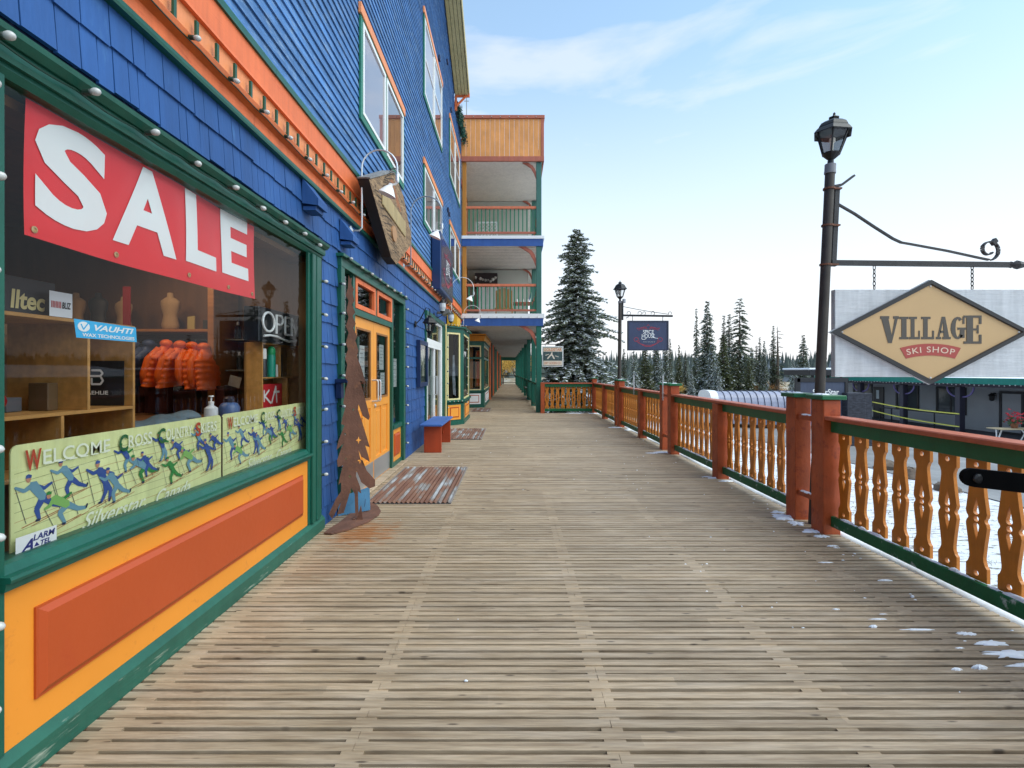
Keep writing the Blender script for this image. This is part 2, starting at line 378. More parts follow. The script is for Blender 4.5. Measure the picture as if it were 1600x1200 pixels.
# ---- boardwalk
def deck_material():
    m, nt, N, L, b = nodes('weathered_deck_boards')
    tc = N.new("ShaderNodeTexCoord"); sp = N.new("ShaderNodeSeparateXYZ"); L.new(tc.outputs['Object'], sp.inputs[0])
    def math_(op, a, b_=None, v=None):
        n = N.new("ShaderNodeMath"); n.operation = op
        for i, q in enumerate((a, b_)):
            if q is None: continue
            if isinstance(q, (int, float)): n.inputs[i].default_value = q
            else: L.new(q, n.inputs[i])
        return n.outputs[0]
    row = math_('FLOOR', math_('DIVIDE', sp.outputs['Y'], .066))
    seg = math_('FLOOR', math_('DIVIDE', math_('ADD', sp.outputs['X'], math_('MULTIPLY', row, .77)), 2.44))
    wn_ = N.new("ShaderNodeTexWhiteNoise"); wn_.noise_dimensions = '2D'; cb = N.new("ShaderNodeCombineXYZ"); L.new(row, cb.inputs[0]); L.new(seg, cb.inputs[1]); L.new(cb.outputs[0], wn_.inputs['Vector'])
    mp = N.new("ShaderNodeMapping"); mp.inputs['Scale'].default_value = (1.1, 16, 10); L.new(tc.outputs['Object'], mp.inputs[0])
    g = N.new("ShaderNodeTexNoise"); g.inputs['Scale'].default_value = 2.2; g.inputs['Detail'].default_value = 8; g.inputs['Roughness'].default_value = .65; g.inputs['Distortion'].default_value = .3
    L.new(mp.outputs[0], g.inputs['Vector'])
    cr = N.new("ShaderNodeValToRGB"); e = cr.color_ramp.elements; e[0].position = .28; e[0].color = (.27, .186, .110, 1); e[1].position = .74; e[1].color = (.495, .38, .262, 1)
    k = e.new(.5); k.color = (.385, .285, .184, 1)
    L.new(g.outputs['Fac'], cr.inputs[0])
    r1 = N.new("ShaderNodeMapRange"); r1.inputs['To Min'].default_value = .80; r1.inputs['To Max'].default_value = 1.12; L.new(wn_.outputs['Value'], r1.inputs['Value'])
    mul = N.new("ShaderNodeMix"); mul.data_type = 'RGBA'; mul.blend_type = 'MULTIPLY'; mul.inputs['Factor'].default_value = 1
    L.new(cr.outputs[0], mul.inputs['A']); L.new(r1.outputs[0], mul.inputs['B']); out = mul.outputs['Result']
    # big stains and weathering
    big = N.new("ShaderNodeTexNoise"); big.inputs['Scale'].default_value = .9; big.inputs['Detail'].default_value = 5; L.new(tc.outputs['Object'], big.inputs['Vector'])
    r2 = N.new("ShaderNodeMapRange"); r2.inputs['From Min'].default_value = .3; r2.inputs['From Max'].default_value = .7; r2.inputs['To Min'].default_value = .90; r2.inputs['To Max'].default_value = 1.10; L.new(big.outputs['Fac'], r2.inputs['Value'])
    m3 = N.new("ShaderNodeMix"); m3.data_type = 'RGBA'; m3.blend_type = 'MULTIPLY'; m3.inputs['Factor'].default_value = 1; L.new(out, m3.inputs['A']); L.new(r2.outputs[0], m3.inputs['B']); out = m3.outputs['Result']
    # grey-pink weathering patches
    bg2 = N.new("ShaderNodeTexNoise"); bg2.inputs['Scale'].default_value = 2.3; bg2.inputs['Detail'].default_value = 6; L.new(mp.outputs[0], bg2.inputs['Vector'])
    mpk = N.new("ShaderNodeMapping"); mpk.inputs['Scale'].default_value = (.8, 5, 1); L.new(tc.outputs['Object'], mpk.inputs[0]); L.new(mpk.outputs[0], bg2.inputs['Vector'])
    r5 = N.new("ShaderNodeMapRange"); r5.inputs['From Min'].default_value = .5; r5.inputs['From Max'].default_value = .7; r5.inputs['To Max'].default_value = .5; L.new(bg2.outputs['Fac'], r5.inputs['Value'])
    m5 = N.new("ShaderNodeMix"); m5.data_type = 'RGBA'; m5.inputs['B'].default_value = (.49, .39, .29, 1); L.new(r5.outputs[0], m5.inputs['Factor']); L.new(out, m5.inputs['A']); out = m5.outputs['Result']
    # fine grain
    mpf = N.new("ShaderNodeMapping"); mpf.inputs['Scale'].default_value = (5, 110, 60); L.new(tc.outputs['Object'], mpf.inputs[0])
    nf = N.new("ShaderNodeTexNoise"); nf.inputs['Scale'].default_value = 1.6; nf.inputs['Detail'].default_value = 5; L.new(mpf.outputs[0], nf.inputs['Vector'])
    rf_ = N.new("ShaderNodeMapRange"); rf_.inputs['From Min'].default_value = .3; rf_.inputs['From Max'].default_value = .7; rf_.inputs['To Min'].default_value = .78; rf_.inputs['To Max'].default_value = 1.18; L.new(nf.outputs['Fac'], rf_.inputs['Value'])
    mf = N.new("ShaderNodeMix"); mf.data_type = 'RGBA'; mf.blend_type = 'MULTIPLY'; mf.inputs['Factor'].default_value = 1; L.new(out, mf.inputs['A']); L.new(rf_.outputs[0], mf.inputs['B']); out = mf.outputs['Result']
    # knots
    mp2 = N.new("ShaderNodeMapping"); mp2.inputs['Scale'].default_value = (3.8, 16, 1); L.new(tc.outputs['Object'], mp2.inputs[0])
    vo = N.new("ShaderNodeTexVoronoi"); vo.inputs['Scale'].default_value = 1.0; L.new(mp2.outputs[0], vo.inputs['Vector'])
    r3 = N.new("ShaderNodeMapRange"); r3.inputs['From Min'].default_value = .055; r3.inputs['From Max'].default_value = .12; r3.inputs['To Min'].default_value = .75; r3.inputs['To Max'].default_value = 0; L.new(vo.outputs['Distance'], r3.inputs['Value'])
    m4 = N.new("ShaderNodeMix"); m4.data_type = 'RGBA'; m4.inputs['B'].default_value = (.035, .022, .014, 1); L.new(r3.outputs[0], m4.inputs['Factor']); L.new(out, m4.inputs['A']); out = m4.outputs['Result']
    # rust stain washed out from the steel tree, dark wet patches near the shop
    def blob(cx, cy, rx, ry, col, amt, nsc):
        nonlocal out
        dx = math_('DIVIDE', math_('SUBTRACT', sp.outputs['X'], cx), rx); dy = math_('DIVIDE', math_('SUBTRACT', sp.outputs['Y'], cy), ry)
        d = math_('SQRT', math_('ADD', math_('MULTIPLY', dx, dx), math_('MULTIPLY', dy, dy)))
        nn = N.new("ShaderNodeTexNoise"); nn.inputs['Scale'].default_value = nsc; nn.inputs['Detail'].default_value = 6; L.new(mp2.outputs[0], nn.inputs['Vector'])
        v = math_('ADD', math_('SUBTRACT', 1.0, d), math_('MULTIPLY', math_('SUBTRACT', nn.outputs['Fac'], .5), 2.4))
        rr = N.new("ShaderNodeMapRange"); rr.inputs['From Min'].default_value = .1; rr.inputs['From Max'].default_value = .75; rr.inputs['To Max'].default_value = amt; L.new(v, rr.inputs['Value'])
        mm = N.new("ShaderNodeMix"); mm.data_type = 'RGBA'; mm.inputs['B'].default_value = (*col, 1); L.new(rr.outputs[0], mm.inputs['Factor']); L.new(out, mm.inputs['A']); out = mm.outputs['Result']
    blob(-1.38, 4.75, .38, .50, (.34, .115, .02), .8, 2.0)
    blob(-1.45, 3.9, .35, .30, (.30, .16, .08), .35, 2.6)
    blob(-1.45, 2.6, .25, .6, (.15, .09, .05), .22, 9.0)
    blob(2.5, 3.2, .35, 1.5, (.16, .125, .09), .45, 6)
    L.new(out, b.inputs['Base Color']); b.inputs['Roughness'].default_value = .55; b.inputs['Specular IOR Level'].default_value = .5
    bp = N.new("ShaderNodeBump"); bp.inputs['Strength'].default_value = .35; bp.inputs['Distance'].default_value = .004; L.new(g.outputs['Fac'], bp.inputs['Height']); L.new(bp.outputs[0], b.inputs['Normal'])
    return m
DECK = deck_material()
mb = MB(); pitch = .066; nb = int(63/pitch); rr = random.Random(3)
for i in range(nb):
    y0 = -2.0+i*pitch; x0, x1 = (-1.86, 3.0) if y0 < 18.42 else (-1.9, 1.16)
    ww = .0470+rr.uniform(-.003, .002); yy = y0+rr.uniform(-.0015, .0015)
    cuts = [x0]+([-.63+rr.choice((0, 0, 1.05)), ] if y0 < 18.4 else [])+[x1]
    if y0 < 18.4 and rr.random() < .5: cuts = [x0, rr.choice((-.63, .42, 1.47)), x1]
    for a, b in zip(cuts[:-1], cuts[1:]):
        z = rr.uniform(-.0022, .0022); t = .0022; yw = yy+rr.uniform(-.001, .001); a2, b2 = a+.001, b-.001
        sk = rr.uniform(-.0035, .0035)
        prof = [(0, -.13), (ww, -.13), (ww, -t), (ww-t, 0), (t, 0), (0, -t)]
        mb.add([(a2, yw+p, z+q) for p, q in prof]+[(b2, yw+p+sk, z+q) for p, q in prof], [(0, 1, 2, 3, 4, 5), (11, 10, 9, 8, 7, 6)]+[(k, 6+k, 6+(k+1) % 6, (k+1) % 6) for k in range(6)])
    if y0 < 18.4:        # spacer blocks over the joists
        for xb in (-1.68, -.63, .42, 1.41, 2.46):
            if rr.random() < {-.63: .98, .42: .93}.get(xb, .85): mb.box(xb-.045, xb+.045, yy+ww+.0005, yy+pitch+.0005, -.085, -.003-abs(rr.gauss(0, .002)))
# joists and edge beam
for xb in (-1.68, -.63, .42, 1.41, 2.46): mb.box(xb-.04, xb+.04, -2, 18.6, -.38, -.132)
for yb in range(0, 60, 3): mb.box(-1.86, 1.1, yb, yb+.1, -.6, -.385)
tag(mb.build('boardwalk', DECK), kind='structure')
mb = MB(); mb.box(3.012, 3.05, -2, 18.6, -.32, -.03, 0); mb.box(1.2, 3.011, 18.56, 18.6, -.32, -.03, 0)
tag(mb.build('boardwalk_edge', BLUEB), kind='structure')
mb = MB(); mb.box(-40, 3.0, -20, 62, -2.3, -.7)
tag(mb.build('ground_under_boardwalk', mat('dark_soil', (.03, .024, .018), .9)), kind='structure')

# snow lying on the edge board outside the railing
mb = MB(); rr = random.Random(5); n = 300
rows = []
for i in range(n+1):
    y = -1.5+i*(19.9/n)
    w = .11+.02*math.sin(y*2.1)+rr.uniform(-.006, .006); h = .022+.008*math.sin(y*3.7)+rr.uniform(-.003, .003)
    if rr.random() < .02: h = .008
    rows.append([(3.006+rr.uniform(-.003, .004), y, -.025), (3.012, y, -.02+h*.9), (3.03+w*.3, y, -.012+h+.005), (3.02+w, y, -.022+h*.6), (3.03+w, y, -.05)])
for r_ in rows: mb.v += r_
for i in range(n):
    for k in range(4): mb.f.append((i*5+k, i*5+k+1, (i+1)*5+k+1, (i+1)*5+k)[::-1]); mb.mi.append(0)
tag(mb.build('snow_on_edge', SNOW, smooth=True), label='thin line of snow lying on the boardwalk edge under the railing', cat='snow', kind='stuff')
mb2 = MB(); mb2.box(3.052, 3.17, -2, 18.6, -.07, -.035); tag(mb2.build('edge_ledge', BLUEB), kind='structure')

# loose snow on the boards
def snow_patch(mb, cx, cy, rx, ry, h, seed, n=14, z=0.0):
    r_ = random.Random(seed); n = max(n, 8)*2 if n > 8 else n; ring = [(1+r_.uniform(-.5, .35)) for _ in range(n)]
    vs = [(cx, cy, z+h)]
    for lv, (s_, hh) in enumerate(((.55, .75), (.85, .35), (1, -.004/h))):
        for k in range(n):
            a = 2*math.pi*k/n; q = s_*ring[k]; vs.append((cx+rx*q*math.cos(a), cy+ry*q*math.sin(a), z+h*hh*(1 if lv == 2 else r_.uniform(.7, 1.2))))
    fs = [(0, 1+k, 1+(k+1) % n) for k in range(n)]
    for lv in range(2):
        for k in range(n): fs.append((1+lv*n+k, 1+(lv+1)*n+k, 1+(lv+1)*n+(k+1) % n, 1+lv*n+(k+1) % n))
    mb.add(vs, fs)
mb = MB(); rr = random.Random(11)
for i, (px, py, rx, ry, h) in enumerate([(1225, 808, .13, .16, .03), (1245, 818, .10, .12, .02), (1268, 830, .10, .10, .018), (1284, 838, .08, .05, .015), (1215, 800, .09, .08, .01),
        (1300, 853, .06, .02, .01), (1307, 856, .035, .015, .008), (1210, 722, .14, .05, .01), (1290, 879, .07, .012, .008), (1306, 952, .03, .008, .008), (1384, 907, .06, .012, .012),
        (1426, 932, .015, .018, .012), (1372, 968, .075, .012, .010), (1433, 984, .12, .011, .010), (1365, 979, .03, .02, .014), (1380, 960, .035, .008, .007), (1500, 1013, .035, .011, .009),
        (1530, 1043, .045, .022, .022), (1495, 1046, .03, .012, .014), (1545, 1005, .12, .045, .014), (1580, 1022, .16, .05, .02), (1640, 1040, .25, .06, .02), (1510, 990, .06, .03, .008),
        (960, 668, .2, .12, .03), (985, 672, .16, .10, .03), (1035, 707, .20, .10, .03), (1120, 747, .14, .06, .02), (1135, 752, .12, .05, .02), (1105, 745, .1, .04, .015), (1020, 708, .15, .05, .015),
        (930, 646, .3, .12, .03), (900, 646, .4, .1, .03), (1480, 870, .02, .01, .006), (1178, 780, .02, .01, .006)]):
    Y = 1200/(py-580); snow_patch(mb, (px-800)*Y/800, Y, rx*.8, ry*.65, h*.7, i)
for i in range(110):
    Y = rr.uniform(2.1, 12); x = rr.uniform(1.3, 2.95) if rr.random() < .75 else rr.uniform(-1.2, 2.9); s_ = rr.uniform(.002, .008)
    snow_patch(mb, x, Y, s_*1.6, s_*.8, .004, 100+i, 7)
tag(mb.build('snow_patches', SNOW, smooth=True), label='scattered bits of snow on the boards near the railing', cat='snow', kind='stuff')

# ================================================================== RAILINGS
def bal_outline():
    h = [(0, .074), (.115, .074), (.135, .060), (.17, .050), (.20, .049), (.30, .058), (.40, .070), (.445, .075), (.475, .069), (.488, .060), (.50, .057), (.512, .060), (.525, .069), (.555, .075), (.60, .070), (.70, .058), (.80, .049), (.83, .050), (.865, .060), (.885, .074), (1, .074)]
    return [(w, t) for t, w in h]+[(-w, t) for t, w in reversed(h)]
def tear(cy, r, L_, s):    # teardrop pointing s=+1 up / -1 down (z in metres)
    pts = []
    for k in range(13):
        a = math.pi+math.pi*k/12 if s > 0 else math.pi*k/12
        pts.append((r*math.cos(a), cy+r*math.sin(a)))
    pts.append((0, cy+s*L_)); return pts
BH = .78
sp_ = [[(w, t*BH) for w, t in bal_outline()], ell(0, .055*BH, .018, .018, 14), ell(0, .945*BH, .018, .018, 14), ell(0, .5*BH, .019, .019, 14), tear(.560*BH, .021, .095, 1), tear(.440*BH, .021, .095, -1)]
BALV, BALF = curve_data(sp_, .0115)
BAL_ME = D.meshes.new('baluster')
BAL_ME.from_pydata([(z, x, y) for x, y, z in BALV], [], BALF); BAL_ME.materials.append(BALM); BAL_ME.update()     # plane YZ, thickness X
RZ0, RZ1 = .075, .17
def wood_post(mb, x0, x1, y0, y1, h): mb.bbox(x0, x1, y0, y1, -.02, h, .007)
def railing(name, label, y_list, caps, posts, x=2.94, gap=.213, top=1.09, scuff=False):
    """y_list: list of (ya,yb) spans along Y"""
    root = thing(name, label, 'railing', (x, (y_list[0][0]+y_list[-1][1])/2, 0), 'painted railings along the boardwalk edge')
    for (pa, pb, cap) in posts:
        mb = MB(); wood_post(mb, 2.86, 3.02, pa, pb, 1.235 if cap else 1.045); p = mb.build('post', RAILR, root)
        if cap:
            mc = MB(); mc.bbox(2.825, 3.055, pa-.035, pb+.035, 1.237, 1.278, .006); cpo = mc.build('cap', RAILG, root); cpo.parent = root
    for (ya, yb) in y_list:
        mb = MB(); mb.bbox(2.865, 3.035, ya, yb, 1.050, 1.09, .008); mb.build('top_rail', RAILRT, root)
        mb = MB(); mb.bbox(2.925, 2.963, ya, yb, .94, 1.0497, .004); mb.build('upper_rail', RAILG, root)
        mb = MB(); mb.bbox(2.925, 2.963, ya, yb, RZ0, RZ1, .004); mb.build('lower_rail', RAILGS, root)
        segs = []; cur = ya
        inner = sorted([p for p in posts if p[0] > ya+.02 and p[1] < yb-.02])
        for p in inner: segs.append((cur, p[0])); cur = p[1]
        segs.append((cur, yb))
        for a, b in segs:
            n = max(1, round((b-a)/gap)); st = (b-a)/n
            for k in range(n):
                o = D.objects.new('baluster', BAL_ME); COL.objects.link(o); o.parent = root
                o.location = Vector((2.985, a+(k+.5)*st, .165))-root.location
    return root
railing('railing', 'nearest stretch of red and green railing with fretwork balusters, right of the lamp post', [(.55, 4.70)], None, [(4.70, 4.90, True)])
railing('railing', 'red and green railing between the near lamp post and the second pair of capped posts', [(5.35, 9.23)], None, [(5.17, 5.35, True), (7.12, 7.32, False), (9.23, 9.43, True)])
railing('railing', 'red and green railing between the second pair of capped posts and the far lamp', [(9.93, 13.72)], None, [(9.75, 9.93, True), (11.45, 11.65, False), (13.72, 13.92, True)])
railing('railing', 'farthest side railing stretch, from the far lamp post to the corner post', [(14.32, 18.2)], None, [(14.14, 14.32, True), (16.1, 16.3, False), (18.2, 18.38, True)])
# small links between paired posts
lk = thing('post_link', 'short red cross pieces holding the tall lamp post between two capped posts', 'bracket', (2.94, 5.03, 0))
for z in (.26, 1.02):
    mb = MB(); mb.bbox(2.88, 2.915, 4.902, 5.168, z, z+.05, .004); mb.build('cross_piece', RAILR, lk)
    snow_patch(mb := MB(), 2.895, 5.03, .02, .10, .012, int(z*100), z=z+.05); mb.build('snow', SNOW, lk)
lk = thing('post_link', 'short red cross pieces holding the far lamp post between two capped posts', 'bracket', (2.94, 14.03, 0))
for z in (.26, 1.02):
    mb = MB(); mb.bbox(2.88, 2.915, 13.922, 14.138, z, z+.05, .004); mb.build('cross_piece', RAILR, lk)
lk = thing('post_link', 'red cross pieces between the second pair of capped posts, no lamp between', 'bracket', (2.94, 9.6, 0))
for z in (.26, 1.02):
    mb = MB(); mb.bbox(2.88, 2.915, 9.432, 9.748, z, z+.05, .004); mb.build('cross_piece', RAILR, lk)
# cross railing at the terrace end
root = thing('railing', 'short railing across the end of the terrace beside the balcony column', 'railing', (1.95, 18.3, 0), 'painted railings along the boardwalk edge')
for (a, b, h) in ((1.02, 1.16, 1.10),):
    mb = MB(); mb.bbox(a, b, 18.2, 18.36, -.02, h, .006); mb.build('post', RAILR, root)
mb = MB(); mb.bbox(1.16, 2.86, 18.2, 18.36, 1.05, 1.09, .006); mb.build('top_rail', RAILRT, root)
mb = MB(); mb.bbox(1.16, 2.86, 18.24, 18.28, .94, 1.0497, .003); mb.build('upper_rail', RAILG, root)
mb = MB(); mb.bbox(1.16, 2.86, 18.24, 18.28, .075, .17, .003); mb.build('lower_rail', RAILGS, root)
for k in range(9):
    o = D.objects.new('baluster', BAL_ME); COL.objects.link(o); o.parent = root; o.rotation_euler = (0, 0, rad(90))
    o.location = Vector((1.25+k*.19, 18.30, .165))-root.location
# snow lying on the lower rails and tops
mb = MB(); rr = random.Random(21)
for i in range(46):
    Y = rr.choice([rr.uniform(2.2, 4.6), rr.uniform(5.5, 9.0), rr.uniform(7.4, 9.2), rr.uniform(10, 18)])
    snow_patch(mb, 2.945, Y, .014, rr.uniform(.02, .16), rr.uniform(.008, .03), 300+i, 9, z=RZ1)
for i in range(7): snow_patch(mb, 2.9+.06*rr.random(), (4.9, 4.85, 5.25, 9.3, 9.8, 13.8, 18.3)[i], .05, .06, .012, 500+i, 9, z=1.278)
tag(mb.build('snow_on_railing', SNOW, smooth=True), label='small clumps of snow on the green lower rails', cat='snow', kind='stuff')

# ================================================================== LAMP POSTS
def lantern(root, top, axis, s=1.0, glass=None, name='lantern'):
    """hexagonal lantern; base centre 'top', height .5*s"""
    M = Vector(axis).to_track_quat('Z', 'Y').to_matrix(); c = Vector(top)
    def T(x, y, z): return c+M @ (Vector((x, y, z))*s)
    n = 6; mb = MB()
    mb.lathe([(.03*s, 0), (.03*s, .045*s), (.022*s, .05*s), (.05*s, .075*s), (.085*s, .11*s), (.088*s, .122*s)], c, 12, axis)
    ang = [math.pi/6+2*math.pi*k/n for k in range(n)]
    for a in ang: mb.bar(T(.085*math.cos(a), .085*math.sin(a), .115), T(.158*math.cos(a), .158*math.sin(a), .345), .012*s, .012*s)
    ring = []
    # hexagonal shade: brim then dome
    prof = [(.150, .348), (.196, .322), (.198, .330), (.168, .372), (.155, .385), (.150, .40), (.13, .435), (.09, .463), (.055, .475), (.04, .485), (.042, .495), (.055, .50), (.05, .51), (.02, .525), (.012, .535), (.014, .55), (.004, .565)]
    vs = []; fs = []
    for r_, z in prof:
        for a in ang: vs.append(T(r_*math.cos(a), r_*math.sin(a), z))
    for i in range(len(prof)-1):
        for k in range(n): fs.append((i*n+k, i*n+(k+1) % n, (i+1)*n+(k+1) % n, (i+1)*n+k))
    fs.append(tuple(range(n))[::-1]); mb.add(vs, fs)
    lo = mb.build(name, BLACKM, root)
    g = MB()
    for k in range(n):
        a, b = ang[k], ang[(k+1) % n]
        g.add([T(.08*math.cos(a), .08*math.sin(a), .12), T(.08*math.cos(b), .08*math.sin(b), .12), T(.152*math.cos(b), .152*math.sin(b), .335), T(.152*math.cos(a), .152*math.sin(a), .335)], [(0, 1, 2, 3)])
    go = g.build('pane', glassm('lantern_glass', (.93, .94, .95), .8), lo)
    b_ = MB(); b_.lathe([(.018*s, .12*s), (.018*s, .24*s), (.03*s, .245*s), (.03*s, .28*s), (.004*s, .30*s)], c, 10, axis); b_.build('bulb', flat('lamp_bulb', (.75, .70, .58), .4), lo)
    return lo
lp = thing('lamp_post', 'tall leaning grey lamp post by the railing carrying the diamond sign bracket', 'lamp post', (2.93, 5.03, 0), 'lamp posts rising from the railing')
A = Vector((2.945, 5.035, -1.6)); Bp = Vector((3.125, 5.03, 3.47)); A.x = 2.945-.054
mb = MB(); mb.tube([A, Bp], [.05, .044], 16); smooth_angle(mb.build('pole', POLE, lp))
ax = (Bp-A).normalized()
mb = MB(); mb.tube([Bp-ax*.01, Bp+ax*.06], .050, 16); mb.tube([Bp-ax*.03, Bp-ax*.01], .052, 16); smooth_angle(mb.build('collar', mat('pale_collar', (.20, .20, .21), .5, .1), lp))
lantern(lp, Bp+ax*.055, ax+Vector((.03, 0, 0)), .92)
# bracket
br = MB()
def on(z): return A+ax*((z-A.z)/ax.z)
off = Vector((.075, 0, 0))
br.bar(on(2.53)+off, on(3.30)+off, .045, .03)
hx0, hz = 3.14, 2.565
br.bar((hx0, 5.03, hz), (4.90, 5.03, hz-.02), .035, .05)
q = [Q(x, y, 5.03) for x, y in ((1309, 319), (1335, 334), (1365, 354), (1395, 373), (1408, 379), (1420, 381), (1480, 392), (1530, 403), (1545, 406))]
for i in range(len(q)-1): br.bar((q[i][0], 5.03, q[i][1]), (q[i+1][0], 5.03, q[i+1][1]), .032, .014)
sc = []
for k in range(26):     # scroll
    t = k/25; a = rad(-75)+t*rad(395); r_ = .105*(1-.62*t); cx, cz = Q(1545, 391, 5.03); sc.append((cx+r_*math.cos(a), 5.03, cz+r_*math.sin(a)+.005))
for i in range(len(sc)-1): br.bar(sc[i], sc[i+1], .036, .012)
br.obox((Q(1553, 378, 5.03)[0], 5.03, Q(1553, 378, 5.03)[1]), (.016, 0, .02), (0, .02, 0), (-.012, 0, .016))
br.lathe([(.02, 0), (.034, .02), (.02, .035), (.03, .05), (.045, .08), (.012, .20), (.018, .21), (.018, .225), (.004, .235)], (4.88, 5.03, hz-.02), 8, (1, 0, 0))
br.bar(on(3.31)+Vector((.02, 0, 0)), on(3.31)+Vector((.12, 0, .02)), .04, .02); br.bar(on(3.31)+Vector((.12, 0, .02)), on(3.31)+Vector((.24, 0, .11)), .04, .02)
br.build('sign_bracket', mat('iron_strap', (.045, .043, .043), .5, .2, 6, .2, metal=.3), lp)
for z in (3.29, 2.93, 2.545):
    bd = MB(); p = on(z); bd.tube([p-ax*.008, p+ax*.008], .056, 14); bd.box(p.x+.04, p.x+.11, 5.0, 5.06, p.z-.008, p.z+.008); bd.build('clamp_band', mat('rusty_band', (.16, .06, .03), .7, .3, 8), lp)
def chain(x, z0, z1, nm, root):
    mb = MB(); n = max(2, round((z0-z1)/.042)); st = (z0-z1)/n
    for i in range(n):
        zc = z0-(i+.5)*st; a_, b_ = .0115, st*.62; pts = []
        for k in range(13):
            a = 2*math.pi*k/12; u, v = a_*math.cos(a), b_*math.sin(a)
            pts.append((x+u, 5.03, zc+v) if i % 2 == 0 else (x, 5.03+u, zc+v))
        mb.tube(pts, .0042, 6, cap=False)
    mb.build(nm, BLACKM, root)

# hanging sign
hs = thing('hanging_sign', 'tan diamond shop sign on a white board hung by chains from the near lamp post', 'sign', (4.1, 5.03, 1.42))
Yb = 5.05
x0, zt = Q(1300, 453, Yb); x1, zb = Q(1607, 589, Yb); xl = x0+.01; xr = 5.08
mb = MB(); zz = zb; rr = random.Random(4)
nb_ = 1
mb.bbox(xl, xr, Yb-.03, Yb+.035, zb, zt, .004)
BRD = mat('rough_white_board', (.66, .66, .66), .75, .10, 3.0, .7, 18, stretch=(.7, 1, 22), wear=(.40, .41, .43), wearamt=.43)
mb.build('board', BRD, hs)
cx, cz = Q(1452, 519, 5.0); hw, hh = 155*5.0/800, 81*5.0/800
def diamond(w, h): return [(cx-w, cz), (cx, cz-h), (cx+w, cz), (cx, cz+h)]
fY = planeY(5.0)
def frame_prism(mb, o, i, fn, d0, d1, m=None):
    n = len(o)
    for k in range(n):
        k2 = (k+1) % n; mb.prism([o[k], o[k2], i[k2], i[k]], fn, d0, d1, m)
mb = MB(); mb.prism(diamond(hw+.012, hh+.006), fY, -.018, .0); mb.build('backing', mat('pale_edge_board', (.55, .55, .56), .6), hs)
mb = MB(); frame_prism(mb, diamond(hw, hh), diamond(hw-.075, hh-.039), fY, .0005, .030); mb.build('frame', flat('sign_frame_black', (.018, .016, .016), .45), hs)
mb = MB(); frame_prism(mb, diamond(hw-.0755, hh-.0395), diamond(hw-.088, hh-.046), fY, .0005, .018); mb.build('inner_frame', flat('sign_inner_brown', (.10, .07, .045), .5), hs)
mb = MB(); mb.prism(diamond(hw-.0885, hh-.0465), fY, .0005, .012); mb.build('face', mat('tan_sign_face', (.56, .36, .17), .55, .05, 2, .05), hs)
# slab-serif VILLAGE
def slab(mb, ch, x, z, w, h, fn, t=.30):
    """letters on a unit box; t = stem width relative to w"""
    def B(a, b, c, d): mb.prism([(x+a*w, z+c*h), (x+b*w, z+c*h), (x+b*w, z+d*h), (x+a*w, z+d*h)], fn, 0, .003)
    def PL(pts): mb.prism([(x+a*w, z+c*h) for a, c in pts], fn, .0, .003)
    s = .10
    if ch == 'V':
        PL([(.06, 1-s), (.44, 1-s), (.62, .28), (.60, 0), (.42, 0)][::-1]); PL([(.78, 1-s), (.94, 1-s), (.62, 0), (.602, 0), (.622, .28)][::-1])
        B(0, .48, 1-s, 1); B(.70, 1.0, 1-s, 1)
    elif ch == 'I': B(0, 1, 1-s, 1); B(0, 1, 0, s); B(.22, .78, s, 1-s)
    elif ch == 'L': B(0, .72, 1-s, 1); B(.16, .50, s, 1-s); B(0, 1, 0, s); B(.86, 1, s, .38)
    elif ch == 'A':
        PL([(.10, s), (.24, s), (.48, .80), (.40, 1)]); PL([(.52, s), (.88, s), (.62, 1), (.401, 1), (.481, .80)]); B(.265, .53, .28, .38); B(0, .34, 0, s); B(.44, 1, 0, s)
    elif ch == 'G':
        def arc(a0, a1, n=12):
            for k in range(n):
                p, q = rad(a0+(a1-a0)*k/n), rad(a0+(a1-a0)*(k+1)/n)
                O = lambda a, e: (.5+(.5 if e else .17)*math.cos(a), .5+(.5 if e else .40)*math.sin(a))
                PL([O(p, 1), O(q, 1), O(q, 0), O(p, 0)])
        arc(50, 318); B(.66, .98, .06, .42); B(.48, 1.08, .42, .52); B(.84, .98, .68, 1)
    elif ch == 'E':
        B(.0, .16, 1-s*.8, 1); B(.0, .16, 0, s*.8); B(.16, .52, 0, 1); B(.521, 1, 1-s*.8, 1); B(.521, 1, 0, s*.8); B(.521, .74, .47, .54); B(.741, .84, .36, .66); B(.86, 1, .70, 1-s*.8-.001); B(.86, 1, s*.8+.001, .32)
mb = MB(); fL = planeY(4.9875)
for ch, a, b, t_, bt in (('V', 1375, 1404, 494, 536), ('I', 1405, 1419, 495, 530), ('L', 1420, 1437, 495, 530), ('L', 1439, 1459, 495, 530), ('A', 1462, 1485, 495, 530), ('G', 1485, 1507, 495, 530), ('E', 1505, 1533, 493, 537)):
    xa, za = Q(a, bt, 4.99); xb, zb_ = Q(b, t_, 4.99); slab(mb, ch, xa, za, xb-xa, zb_-za, fL if ch != 'E' else planeY(4.9862))
mb.build('lettering', flat('sign_grey_letters', (.075, .060, .045), .5), hs)
